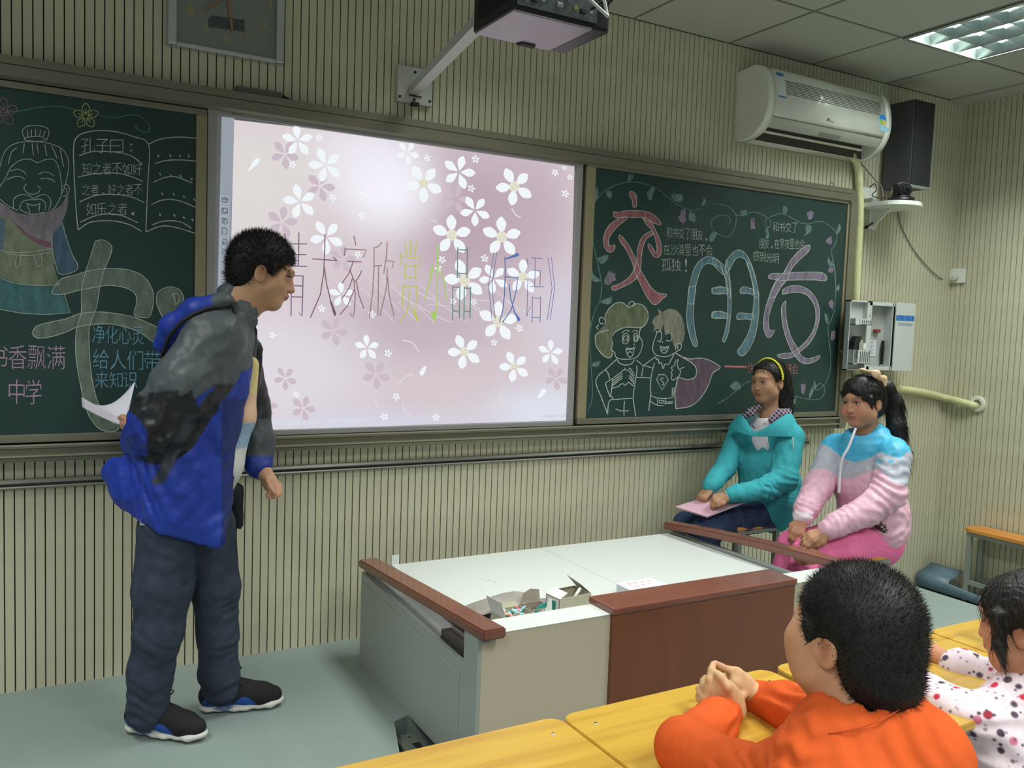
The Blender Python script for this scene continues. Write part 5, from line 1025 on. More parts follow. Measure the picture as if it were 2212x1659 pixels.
# ================================================================ stools and bench
m_seat = wood('orange_seat_wood', (190, 120, 50), (214, 146, 66), (14, 2, 14), 0.35)
def stool(x0, x1, y0, y1, z0, z1, label):
    t = thing('stool', label, 'stool', ((x0+x1)/2, (y0+y1)/2, z0), 'square metal framed stools')
    b = bm_new(); add_prism(b, rrect(x0, x1, y0, y1, 0.02), 2, z1-0.014, z1); obj('seat', b, m_seat, t)
    b = bm_new()
    for q in (((x0+0.004, y0+0.004), (x1-0.004, y0+0.026)), ((x0+0.004, y1-0.026), (x1-0.004, y1-0.004)), ((x0+0.004, y0+0.026), (x0+0.026, y1-0.026)), ((x1-0.026, y0+0.026), (x1-0.004, y1-0.026))):
        add_box(b, (*q[0], z1-0.038), (*q[1], z1-0.014))
    obj('seat_frame', b, m_steel, t)
    for x in (x0+0.005, x1-0.030):
        for y in (y0+0.005, y1-0.030):
            b = bm_new(); add_box(b, (x, y, z0), (x+0.025, y+0.025, z1-0.038), bevel=0.002); obj('leg', b, m_steel, t)
        b = bm_new(); add_box(b, (x+0.002, y0+0.03, z0+0.10), (x+0.022, y1-0.03, z0+0.12)); obj('stretcher', b, m_steel, t)
stool(2.975, 3.262, 2.985, 3.29, DAIS, 0.655, 'metal framed stool under the girl in the turquoise jacket')
stool(2.985, 3.275, 2.37, 2.67, DAIS, 0.650, 'orange topped metal stool under the girl in pink trousers')
t = thing('bench', 'narrow orange topped bench with grey metal legs along the right wall', 'bench', (5.03, 2.6, 0))
b = bm_new(); add_prism(b, rrect(4.945, 5.112, 1.9, 3.115, 0.05), 2, 0.437, 0.456); obj('seat', b, m_seat, t)
b = bm_new(); add_box(b, (4.955, 1.95, 0.410), (4.975, 3.09, 0.436)); add_box(b, (5.085, 1.95, 0.410), (5.105, 3.09, 0.436)); obj('seat_frame', b, m_steel, t)
for x in (4.953, 5.083):
    for y in (3.06, 2.46, 1.95):
        b = bm_new(); add_box(b, (x, y, 0.018), (x+0.026, y+0.026, 0.410), bevel=0.002); l_ = obj('leg', b, m_steel, t)
        b = bm_new(); add_box(b, (x-0.002, y-0.002, 0.0), (x+0.028, y+0.028, 0.018)); obj('rubber_foot', b, m_gap, l_)
b = bm_new(); add_box(b, (4.956, 1.97, 0.115), (4.976, 3.06, 0.14)); add_box(b, (5.086, 1.97, 0.115), (5.106, 3.06, 0.14)); obj('stretcher', b, m_steel, t)
# ---- curled vinyl remnant along the right wall
b = bm_new(); prf = []
cx_, cz_, r_ = 4.995, 0.060, 0.052
for a in np.linspace(-0.35*PI, -1.38*PI, 16): prf.append((cx_+r_*math.cos(a), cz_+r_*math.sin(a)))
prf = [(5.085, 0.006), (5.04, 0.010)]+prf+[(cx_+0.02, cz_+0.052), (cx_+0.06, cz_+0.072), (cx_+0.10, cz_+0.088)]
ns = 12; rows = []
for j in range(ns+1):
    y = 3.395-1.3*j/ns; s = 1.0 if j < 3 else 1.0-0.35*min(1, (j-2)/3)
    rows.append([b.verts.new((5.085+(p[0]-5.085)*(0.9+0.1*s), y, max(0.003, p[1]*s if k > 1 else p[1]))) for k, p in enumerate(prf if j < 2 else prf)])
for j in range(ns):
    for k in range(len(prf)-1):
        if j > 1 and k > len(prf)-8: continue
        f = b.faces.new((rows[j][k], rows[j][k+1], rows[j+1][k+1], rows[j+1][k])); f.smooth = True
for v in [v for v in b.verts if not v.link_faces]: b.verts.remove(v)
o = obj('vinyl_roll', b, mat('vinyl_blue', (92, 116, 130), 0.45)); tag(o, 'curled blue-grey vinyl remnant lying on the floor along the right wall', 'vinyl roll')
md = o.modifiers.new('solid', 'SOLIDIFY'); md.thickness = 0.003
# ================================================================ people: implicit-surface modelling
def cv(r, u, d):                     # direction from components right / up / away in the camera's frame
    v = r*_r+u*_u+d*_f; return v/np.linalg.norm(v)
def smin(a, b, k):
    h = np.clip(0.5+0.5*(b-a)/k, 0, 1); return b*(1-h)+a*h-k*h*(1-h)
class SDF:
    def __init__(s): s.pr = []; s.folds = []
    def cap(s, a, b, ra, rb=None, k=0.02, n=None, fl=1.0, op='+'):
        a = np.array(a, float); b = np.array(b, float); rb = ra if rb is None else rb
        s.pr.append(('c', a, b, ra, rb, k, None if n is None else np.array(n)/np.linalg.norm(n), fl, op)); return s
    def chain(s, pts, rs, k=0.02, n=None, fl=1.0, op='+'):
        for i in range(len(pts)-1): s.cap(pts[i], pts[i+1], rs[i], rs[i+1], k, n, fl, op)
        return s
    def ell(s, c, ax, rad, k=0.02, op='+'):
        s.pr.append(('e', np.array(c, float), np.array(ax, float), np.array(rad, float), k, op)); return s
    def half(s, p, n, k=0.01):        # cut away everything on the side n points to
        s.pr.append(('h', np.array(p, float), np.array(n, float)/np.linalg.norm(n), k)); return s
    def d1(s, q, X):
        if q[0] == 'c':
            _, a, b, ra, rb, k, n, fl, op = q; ab = b-a; L2 = ab@ab+1e-12
            pa = X-a; t = np.clip(pa@ab/L2, 0, 1); w = pa-t[..., None]*ab
            d2 = (w*w).sum(-1)
            if n is not None: d2 = d2+(1/fl**2-1)*(w@n)**2
            return np.sqrt(d2)-(ra+(rb-ra)*t)
        if q[0] == 'e':
            _, c, ax, rad, k, op = q; w = (X-c)@ax.T; k0 = np.sqrt(((w/rad)**2).sum(-1)); k1 = np.sqrt(((w/rad**2)**2).sum(-1))+1e-9
            return k0*(k0-1)/k1
        return (X-q[1])@q[2]
    def bounds(s, q, pad):
        if q[0] == 'c': r = max(q[3], q[4])+pad; return np.minimum(q[1], q[2])-r, np.maximum(q[1], q[2])+r
        if q[0] == 'e': r = q[3].max()+pad; return q[1]-r, q[1]+r
        return None
    def mesh(s, name, vox, col=None, smooth=2):
        lo = np.array([1e9]*3); hi = -lo
        for q in s.pr:
            if q[0] == 'h' or q[-1] == '-': continue
            a, b = s.bounds(q, 0.0); lo = np.minimum(lo, a); hi = np.maximum(hi, b)
        lo -= 3*vox+0.012; hi += 3*vox+0.012; N = np.ceil((hi-lo)/vox).astype(int)+1
        F = np.full(N, 0.08, np.float32); g = [lo[i]+vox*np.arange(N[i]) for i in range(3)]
        for q in s.pr:
            k = q[3] if q[0] == 'h' else (q[5] if q[0] == 'c' else q[4])
            if q[0] == 'h': i0 = np.zeros(3, int); i1 = N.copy()
            else:
                a, b = s.bounds(q, k*1.2+3*vox); i0 = np.clip(((a-lo)/vox).astype(int), 0, N); i1 = np.clip(((b-lo)/vox).astype(int)+2, 0, N)
            if (i1 <= i0).any(): continue
            sl = tuple(slice(i0[i], i1[i]) for i in range(3))
            X = np.stack(np.meshgrid(*[g[i][sl[i]] for i in range(3)], indexing='ij'), -1)
            d = s.d1(q, X).astype(np.float32)
            if q[0] == 'h' or q[-1] == '-': F[sl] = -smin(-F[sl], d if q[0] != 'h' else -d, k)
            else: F[sl] = smin(F[sl], d, k)
        if s.folds:
            m = np.abs(F) < 0.02; idx = np.argwhere(m); X = lo+idx*vox; dd = np.zeros(len(X))
            for f in s.folds: dd += f(X)
            F[m] += dd.astype(np.float32)
        V, Q = nets(F, lo, vox)
        # drop stray islands
        V = lap(V, Q, smooth)
        me = bpy.data.meshes.new(name)
        me.vertices.add(len(V)); me.vertices.foreach_set('co', V.astype(np.float32).ravel())
        me.loops.add(len(Q)*4); me.loops.foreach_set('vertex_index', Q.ravel().astype(np.int32))
        me.polygons.add(len(Q)); me.polygons.foreach_set('loop_start', np.arange(0, len(Q)*4, 4, dtype=np.int32)); me.polygons.foreach_set('loop_total', np.full(len(Q), 4, np.int32))
        me.polygons.foreach_set('use_smooth', np.ones(len(Q), bool)); me.update(calc_edges=True); me.validate()
        if col is not None: paint(me, col, V)
        return me
def paint(me, col, V=None):
    if V is None: V = np.empty(len(me.vertices)*3, np.float32); me.vertices.foreach_get('co', V); V = V.reshape(-1, 3).astype(float)
    C = np.array(col(V), float)/255.0; C = np.where(C <= 0.04045, C/12.92, ((C+0.055)/1.055)**2.4)
    at = me.color_attributes.new('Col', 'FLOAT_COLOR', 'POINT'); at.data.foreach_set('color', np.concatenate([C, np.ones((len(C), 1))], 1).astype(np.float32).ravel())
def nets(F, lo, vox):
    S = F < 0; N = np.array(F.shape)
    c = np.zeros(N-1, np.uint8)
    for i in (0, 1):
        for j in (0, 1):
            for k in (0, 1): c += S[i:N[0]-1+i, j:N[1]-1+j, k:N[2]-1+k]
    act = (c > 0) & (c < 8); idx = np.argwhere(act); ids = -np.ones(N-1, np.int64); ids[act] = np.arange(len(idx))
    acc = np.zeros((len(idx), 3)); cnt = np.zeros(len(idx))
    co = [(i, j, k) for i in (0, 1) for j in (0, 1) for k in (0, 1)]
    vals = {q: F[idx[:, 0]+q[0], idx[:, 1]+q[1], idx[:, 2]+q[2]].astype(float) for q in co}
    for a in co:
        for ax in range(3):
            if a[ax]: continue
            b = tuple(1 if t == ax else a[t] for t in range(3)); va, vb = vals[a], vals[b]
            m = (va < 0) != (vb < 0); t = np.where(m, va/np.where(m, va-vb, 1), 0)
            p = np.tile(np.array(a, float), (len(idx), 1)); p[:, ax] += t; acc[m] += p[m]; cnt[m] += 1
    V = lo+vox*(idx+acc/cnt[:, None]); Q = []
    for ax in range(3):
        o1, o2 = [t for t in range(3) if t != ax]
        sl = [slice(1, N[t]-1) for t in range(3)]; sl[ax] = slice(0, N[ax]-1); sh = list(sl); sh[ax] = slice(1, N[ax])
        A = S[tuple(sl)]; B = S[tuple(sh)]; e = np.argwhere(A != B); base = e+np.array([0 if t == ax else 1 for t in range(3)])
        inside = A[tuple(e.T)]
        def cell(d1, d2): q = base.copy(); q[:, o1] -= d1; q[:, o2] -= d2; return ids[tuple(q.T)]
        q = np.stack([cell(1, 1), cell(0, 1), cell(0, 0), cell(1, 0)], 1)
        flip = inside if ax != 1 else ~inside
        q[~flip] = q[~flip][:, ::-1]; Q.append(q)
    Q = np.concatenate(Q); Q = Q[(Q >= 0).all(1)]
    return V, Q
def lap(V, Q, it):
    for _ in range(it):
        acc = np.zeros_like(V); cnt = np.zeros(len(V))
        for a in range(4):
            i, j = Q[:, a], Q[:, (a+1) % 4]
            for t in range(3): acc[:, t] += np.bincount(i, V[j, t], len(V))+np.bincount(j, V[i, t], len(V))
            cnt += np.bincount(i, minlength=len(V))+np.bincount(j, minlength=len(V))
        V = V+0.55*(acc/np.maximum(cnt, 1)[:, None]-V)
    return V
def fold(c, dirv, amp, wl, rad, warp=0.4, seed=0, along=None):
    # ridges of wavelength wl across dirv, fading out beyond rad from c
    c = np.array(c); dv = np.array(dirv)/np.linalg.norm(dirv); r = np.random.RandomState(seed); k1, k2 = r.normal(size=3), r.normal(size=3)
    def f(X):
        w = X-c; s = w@dv+warp*wl*np.sin(w@k1/wl*0.8)+0.5*warp*wl*np.sin(w@k2/wl*1.7+1)
        fade = np.exp(-(w*w).sum(-1)/rad**2); q = np.sin(2*PI*s/wl); return amp*(np.sign(q)*np.abs(q)**0.8)*fade*(0.6+0.4*np.sin(w@k2/wl*0.5))
    return f
def crinkle(amp, sc, seed=0):
    r = np.random.RandomState(seed); K = r.normal(size=(7, 3))/sc; ph = r.uniform(0, 6, 7); K2 = r.normal(size=(7, 3))/sc*0.5
    def f(X):
        o = np.zeros(len(X))
        for i in range(7): o += np.abs(np.sin(X@K[i]+ph[i]+1.3*np.sin(X@K2[i])))-0.6
        return amp*o/3
    return f
def mixc(a, b, t): t = np.clip(t, 0, 1)[..., None]; return np.array(a, float)*(1-t)+np.array(b, float)*t
def step(x, w=0.0015): return np.clip(0.5+x/(2*w), 0, 1)
def frame(fwd, up):
    f = np.array(fwd)/np.linalg.norm(fwd); u = np.array(up)-np.dot(up, f)*f; u /= np.linalg.norm(u); l = np.cross(u, f); return np.array([f, l, u])   # rows forward, left, up
def head(S, c, A, s=1.0, neck=None, eyes=True, nr=0.052, fem=False):
    def p(x, y, z): return c+s*(x*A[0]+y*A[1]+z*A[2])
    S.ell(p(-0.012, 0, 0.030), A, np.array([0.096, 0.076, 0.088])*s, 0.01)
    S.ell(p(0.026, 0, -0.035), A, np.array([0.066, 0.060, 0.076])*s, 0.03)
    S.cap(p(0.058, 0.016, -0.094), p(0.058, -0.016, -0.094), 0.020*s, 0.020*s, 0.03)
    for y in (-1, 1):
        S.cap(p(0.045, y*0.036, -0.030), p(0.020, y*0.050, -0.055), 0.026*s, 0.020*s, 0.025)
        S.ell(p(-0.008, y*0.078, -0.012), A, np.array([0.020, 0.008, 0.032])*s, 0.006)
        S.ell(p(0.002, y*0.088, -0.010), A, np.array([0.010, 0.007, 0.018])*s, 0.006, '-')
        if not fem: S.cap(p(0.088, y*0.050, 0.022), p(0.094, y*0.016, 0.018), 0.009*s, 0.010*s, 0.014)
        else: S.cap(p(0.052, y*0.034, -0.040), p(0.030, y*0.046, -0.066), 0.027*s, 0.020*s, 0.03); S.cap(p(0.080, y*0.035, 0.024), p(0.088, 0, 0.030), 0.012*s, 0.014*s, 0.02)
        S.ell(p(0.106, y*0.032, 0.000), A, np.array([0.016, 0.019, 0.012])*s, 0.012, '-')
        S.ell(p(0.077, y*0.032, -0.001), A, np.array([0.0165, 0.018, 0.011])*s, 0.004)
        S.cap(p(0.097, y*0.009, -0.037), p(0.090, y*0.013, -0.036), 0.0075*s, 0.006*s, 0.006)
    S.chain([p(0.086, 0, 0.012), p(0.094, 0, -0.012), p(0.101 if fem else 0.106, 0, -0.034)], [0.009*s, 0.0085*s, 0.0095*s], 0.012)
    S.cap(p(0.088, 0.013, -0.060), p(0.088, -0.013, -0.060), 0.0075*s, 0.0075*s, 0.006)
    S.cap(p(0.094, 0.0, -0.0565), p(0.086, 0.018, -0.060), 0.006*s, 0.004*s, 0.005); S.cap(p(0.094, 0.0, -0.0565), p(0.086, -0.018, -0.060), 0.006*s, 0.004*s, 0.005)
    S.cap(p(0.090, 0.009, -0.0665), p(0.090, -0.009, -0.0665), 0.0065*s, 0.0065*s, 0.005)
    if neck is not None: S.cap(p(-0.018, 0, -0.045), neck, nr*s, nr*s*1.08, 0.03)
def headcol(V, c, A, s, C, skin, lip=(150, 92, 82), brow=(52, 42, 36), lash=(38, 30, 28), blush=None, gaze=0.0, brw=1.0):
    L = (V-c)@A.T/s; x, y, z = L[:, 0], L[:, 1], L[:, 2]; front = x > 0.045
    inh = (np.abs(L) < 0.14).all(1)
    ya = np.abs(y)
    if blush is not None:
        t = np.exp(-(((ya-0.045)/0.02)**2+((z+0.032)/0.018)**2))*front*inh; C = mixc(C, C*0+np.array(blush), t*0.6)
    t = np.exp(-(((ya-0.004)/0.02)**2+((z+0.062)/0.0085)**2)**1.5)*front*inh; C = mixc(C, C*0+np.array(lip), t*0.85)
    t = step(0.0011-np.abs(z+0.0618+0.05*ya**2/0.02), 0.0012)*(ya < 0.021)*(x > 0.07)*inh; C = mixc(C, C*0+np.array((88, 48, 44)), t*0.85)
    zz = z-0.0005-0.0035*np.cos((ya-0.031)/0.016*1.5)
    t = step(0.0030-np.abs(zz-0.0018), 0.0014)*step(0.0155-np.abs(ya-0.0315), 0.002)*(x > 0.05)*inh; C = mixc(C, C*0+np.array(lash), t*0.95)
    wz = step(0.0036-np.abs(z+0.0008), 0.001)*step(0.0125-np.abs(ya-0.0315), 0.002)*(x > 0.05)*inh; C = mixc(C, C*0+np.array((190, 182, 172)), wz*0.6)
    ir = step(0.0052-np.hypot(y-np.sign(y)*0.0315-gaze, z+0.0004), 0.0014)*(x > 0.05)*inh*(np.abs(z+0.0004) < 0.0046); C = mixc(C, C*0+np.array((28, 20, 18)), ir)
    bz = 0.021+0.0035*np.cos((ya-0.035)/0.02)-0.06*np.maximum(0, ya-0.04)
    t = step(0.0028*brw-np.abs(z-bz), 0.0016)*step(0.018-np.abs(ya-0.033), 0.004)*(x > 0.045)*inh; C = mixc(C, C*0+np.array(brow), t*0.75)
    t = np.exp(-(((ya-0.0095)/0.005)**2+((z+0.0445)/0.003)**2))*(x > 0.085)*inh; C = mixc(C, C*0+np.array((95, 62, 50)), t*0.7)
    return C
def strands(name, roots, dirs, lens, r0, m, parent, bend=None, seg=3, jit=0.3, seed=1, r1=0.0):
    R = np.random.RandomState(seed); n = len(roots); V = []; Fc = []
    for i in range(n):
        p = np.array(roots[i], float); d = np.array(dirs[i])+R.normal(size=3)*jit; d /= np.linalg.norm(d); L = lens[i] if hasattr(lens, '__len__') else lens*R.uniform(0.7, 1.25)
        a = np.cross(d, [0.2, 0.3, 0.9]); a /= np.linalg.norm(a)+1e-9; b = np.cross(d, a); base = len(V); rr = r0*R.uniform(0.6, 1.2)
        q = p.copy(); dd = d.copy()
        for k in range(seg+1):
            t = k/seg; w = rr*(1-t)+r1*t
            if k == seg and r1 == 0: V.append(q.copy()); break
            for j in range(3): V.append(q+w*(math.cos(2.094*j)*a+math.sin(2.094*j)*b))
            if bend is not None: dd = dd+np.array(bend)*(1.0/seg); dd /= np.linalg.norm(dd)
            q = q+dd*L/seg
        for k in range(seg):
            o = base+3*k
            for j in range(3):
                j2 = (j+1) % 3
                if k == seg-1 and r1 == 0: Fc.append((o+j, o+j2, o+3))
                else: Fc.append((o+j, o+j2, o+3+j2, o+3+j))
    me = bpy.data.meshes.new(name); me.from_pydata([tuple(v) for v in V], [], Fc); me.polygons.foreach_set('use_smooth', np.ones(len(Fc), bool))
    return obj(name, me, m, parent)
def surf_samples(me, n, seed=0, cond=None):
    R = np.random.RandomState(seed); nf = len(me.polygons); C = np.empty(nf*3, np.float32); me.polygons.foreach_get('center', C); C = C.reshape(-1, 3); Nn = np.empty(nf*3, np.float32); me.polygons.foreach_get('normal', Nn); Nn = Nn.reshape(-1, 3)
    ok = np.arange(nf) if cond is None else np.where(cond(C, Nn))[0]
    i = R.choice(ok, min(n, len(ok)), replace=False); return C[i].astype(float), Nn[i].astype(float)
m_skin = mat('skin', (190, 150, 120), 0.55, attr=True, noise=0.04, nscale=60, spec=0.35)
m_cloth = mat('cloth_painted', (128, 128, 128), 0.8, attr=True, noise=0.05, nscale=90, bump=0.2, bscale=500, spec=0.2)
m_nylon = mat('nylon_painted', (128, 128, 128), 0.5, attr=True, noise=0.08, nscale=40, bump=0.5, bscale=70, spec=0.4)
m_hair = mat('hair_black', (24, 21, 20), 0.42, noise=0.25, nscale=60, bump=0.6, bscale=300, stretch=(1, 1, 0.12), spec=0.45)
m_hairs = mat('hair_short_black', (20, 18, 17), 0.55, spec=0.35)
def fingers(S, specs, k=0.004):
    for pts, r in specs: S.chain(pts, [r*1.05]+[r]*(len(pts)-2)+[r*0.86], k)
def hand(S, w, f, n, side=1, s=1.0, curl=(0.5, 0.6, 0.4), spread=0.10, thumb=0.5, pal=0.013):
    # wrist w, finger direction f, n out of the back of the hand, side: +1 when the thumb lies towards cross(n, f)
    f = np.array(f)/np.linalg.norm(f); n = np.array(n)-np.dot(n, f)*f; n /= np.linalg.norm(n); l = np.cross(n, f)*side
    def q(x, y, z): return w+s*(x*f+y*l+z*n)
    S.cap(w-f*0.02*s, q(0.02, 0, 0), 0.021*s, 0.023*s, 0.012, n=n, fl=0.72)
    S.cap(q(0.02, 0.010, 0), q(0.072, 0.018, 0), 0.020*s, 0.017*s, 0.012, n=n, fl=0.62); S.cap(q(0.02, -0.008, 0), q(0.068, -0.020, 0), 0.020*s, 0.016*s, 0.012, n=n, fl=0.62); S.cap(q(0.03, 0, 0), q(0.072, 0, 0.001), 0.022*s, 0.018*s, 0.01, n=n, fl=0.6)
    for i, (y, L, r) in enumerate(((0.026, 0.90, 0.0088), (0.009, 1.0, 0.0090), (-0.009, 0.93, 0.0085), (-0.026, 0.75, 0.0076))):
        p = q(0.075-0.004*abs(i-1), y, 0.001); a = 0.0; d = f+l*spread*(1.2-i*0.8); d /= np.linalg.norm(d); pts = [p-d*0.02*s, p]
        for seg, c in zip((0.040, 0.024, 0.020), curl):
            a += c*(1+0.08*i); dd = d*math.cos(a)-n*math.sin(a); p = p+dd*seg*L*s; pts.append(p)
        S.chain(pts, [r*s*1.05, r*s*1.05, r*s, r*s*0.95, r*s*0.82], 0.0045)
    p0 = q(0.012, 0.020, -0.004); p1 = q(0.042, 0.036+0.012*thumb, -0.010); p2 = q(0.066, 0.040, -0.016); p3 = q(0.086, 0.034, -0.020)
    S.chain([p0, p1, p2, p3], [0.0145*s, 0.0115*s, 0.0098*s, 0.0080*s], 0.008)
# ---------------------------------------------------------------- the standing boy in the blue and grey jacket
sk1 = (186, 142, 112)
bp_ = thing('person', 'boy standing at left in a blue and charcoal jacket, leaning toward the screen', 'person', (0.52, 2.86, DAIS))
HC = P(568, 590, 2.83); HA = frame(cv(0.93, -0.22, 0.30), cv(0.10, 1.0, 0.05)); HS = 0.98
NB = P(512, 680, 2.80)                       # base of the neck
S = SDF(); head(S, HC, HA, HS, neck=P(505, 668, 2.80), nr=0.056)
S.cap(P(545, 640, 2.82), P(505, 690, 2.80), 0.050, 0.06, 0.03)
fw = cv(1, 0, 0.05); lat = cv(0, 0, 1)
S.cap(P(470, 760, 2.79), P(400, 1060, 2.80), 0.125, 0.12, 0.05, n=fw, fl=0.75)      # trunk
S.cap(P(468, 725, 2.68), P(478, 722, 2.92), 0.06, 0.06, 0.05)
S.cap(P(395, 1090, 2.74), P(420, 1090, 2.88), 0.10, 0.10, 0.05)
S.chain([P(462, 735, 2.66), P(352, 905, 2.62), P(292, 925, 2.80)], [0.05, 0.042, 0.028], 0.03)   # right arm
S.chain([P(500, 735, 2.93), P(535, 905, 3.00), P(572, 1022, 2.93)], [0.048, 0.038, 0.025], 0.03)  # left arm
S.chain([P(375, 1130, 2.74), P(346, 1350, 2.72), P(316, 1545, 2.76)], [0.080, 0.048, 0.036], 0.03)
S.chain([P(440, 1130, 2.86), P(468, 1330, 2.90), P(475, 1490, 2.95)], [0.080, 0.045, 0.036], 0.03)
S.cap(P(312, 1545, 2.76), P(330, 1566, 2.76), 0.03, 0.016, 0.02); S.cap(P(470, 1490, 2.95), P(485, 1512, 2.95), 0.03, 0.016, 0.02)
# far (left) hand: pinched fingers
hw = P(572, 1022, 2.93)
S.cap(hw, P(584, 1044, 2.92), 0.026, 0.030, 0.012, n=cv(0.3, 0, 1), fl=0.6)
S.cap(P(580, 1040, 2.91), P(588, 1052, 2.91), 0.022, 0.022, 0.012)
fingers(S, [([P(590, 1036, 2.93), P(604, 1048, 2.92), P(605, 1064, 2.90), P(597, 1071, 2.885)], 0.0085),
            ([P(588, 1040, 2.915), P(601, 1055, 2.90), P(601, 1069, 2.885), P(592, 1073, 2.875)], 0.0085),
            ([P(584, 1046, 2.905), P(595, 1062, 2.89), P(592, 1073, 2.875), P(585, 1071, 2.875)], 0.0082),
            ([P(578, 1048, 2.90), P(584, 1066, 2.885), P(580, 1074, 2.875), P(576, 1068, 2.875)], 0.0076),
            ([P(577, 1036, 2.89), P(583, 1052, 2.868), P(594, 1066, 2.865)], 0.0092)])
# near (right) hand holding the papers behind
S.cap(P(290, 925, 2.80), P(277, 912, 2.84), 0.024, 0.026, 0.012)
fingers(S, [([P(274, 904, 2.85), P(266, 908, 2.87), P(261, 915, 2.86)], 0.008), ([P(277, 912, 2.86), P(269, 918, 2.875), P(264, 923, 2.86)], 0.008), ([P(279, 919, 2.86), P(273, 926, 2.87), P(268, 930, 2.86)], 0.0078), ([P(280, 924, 2.86), P(277, 932, 2.87), P(272, 935, 2.86)], 0.0072), ([P(272, 905, 2.81), P(265, 900, 2.82), P(258, 902, 2.83)], 0.009)])
def col(V):
    C = np.tile(np.array(sk1, float), (len(V), 1)); C = headcol(V, HC, HA, HS, C, sk1, lip=(160, 98, 88))
    L = (V-HC)@HA.T/HS; t = step(0.012-np.hypot((L[:, 0]+0.006)/1, (L[:, 2]+0.01)/1.6), 0.004)*(np.abs(L[:, 1]) > 0.074); C = mixc(C, C*0+np.array((150, 92, 70)), t*0.6)
    hd = np.linalg.norm(V-P(592, 1062, 2.89), axis=1); C = mixc(C, C*0+np.array((196, 140, 122)), np.exp(-(hd/0.03)**2)*0.5); return C
body = obj('body', S.mesh('body', 0.0042, col), m_skin, bp_)
# hair
S = SDF(); p = lambda x, y, z: HC+HS*(x*HA[0]+y*HA[1]+z*HA[2])
S.ell(p(-0.016, 0, 0.044), HA, np.array([0.108, 0.088, 0.094])*HS, 0.01)
S.ell(p(-0.060, 0, -0.010), HA, np.array([0.058, 0.074, 0.080])*HS, 0.02)
S.cap(p(0.034, 0.079, 0.02), p(0.030, 0.077, -0.008), 0.010, 0.006, 0.01); S.cap(p(0.034, -0.079, 0.02), p(0.030, -0.077, -0.008), 0.010, 0.006, 0.01)
S.ell(p(0.095, 0, -0.030), HA, np.array([0.070, 0.13, 0.082])*HS, 0.008, '-'); S.ell(p(0.004, 0.100, -0.045), HA, np.array([0.034, 0.05, 0.045])*HS, 0.006, '-'); S.ell(p(0.004, -0.100, -0.045), HA, np.array([0.034, 0.05, 0.045])*HS, 0.006, '-')
S.half(p(-0.02, 0, -0.080), -HA[2]+0.1*HA[0]); S.folds.append(crinkle(0.0022, 0.008, 4))
hm = S.mesh('hair', 0.0045, None); hr = obj('hair', hm, m_hairs, bp_)
R_, N_ = surf_samples(hm, 5200, 3, lambda C, N: (((C-HC)@HA[2]) > -0.06) & (((C-HC)@HA[0]) < 0.098))
up = HA[2]; dirs = N_*0.9+up*0.45+HA[0]*0.25
strands('hair_tips', R_-N_*0.004, dirs, 0.021*HS, 0.0012, m_hairs, hr, seed=5, jit=0.22)
# trousers
m_jean = mat('dark_denim', (54, 62, 76), 0.85, noise=0.22, nscale=26, bump=0.5, bscale=700, spec=0.2)
S = SDF()
S.cap(P(372, 1120, 2.75), P(440, 1120, 2.86), 0.104, 0.100, 0.04, n=fw, fl=0.9)
S.chain([P(368, 1150, 2.74), P(352, 1270, 2.73), P(342, 1365, 2.72), P(325, 1450, 2.74), P(319, 1533, 2.76)], [0.100, 0.090, 0.074, 0.068, 0.066], 0.025)
S.chain([P(448, 1150, 2.88), P(466, 1270, 2.89), P(470, 1365, 2.90), P(473, 1450, 2.93), P(479, 1482, 2.95)], [0.094, 0.076, 0.066, 0.064, 0.066], 0.025)
S.folds += [fold(P(345, 1365, 2.68), cv(0.35, 1, 0), 0.0035, 0.042, 0.13, seed=1), fold(P(470, 1350, 2.88), cv(-0.4, 1, 0), 0.0035, 0.042, 0.13, seed=2), fold(P(320, 1520, 2.72), cv(0.25, 1, 0), 0.004, 0.036, 0.09, seed=3), fold(P(478, 1475, 2.90), cv(-0.3, 1, 0), 0.004, 0.036, 0.09, seed=4), fold(P(400, 1200, 2.7), cv(0.7, 1, 0), 0.003, 0.05, 0.12, seed=6), crinkle(0.0034, 0.045, 8)]
obj('jeans', S.mesh('jeans', 0.006, None), m_jean, bp_)
bm = bm_new(); q = P(311, 1125, 2.66); add_box(bm, (q[0]-0.012, q[1]-0.01, q[2]-0.012), (q[0]+0.016, q[1]+0.004, q[2]+0.012), bevel=0.002); obj('belt_buckle', bm, m_chrome, bp_)
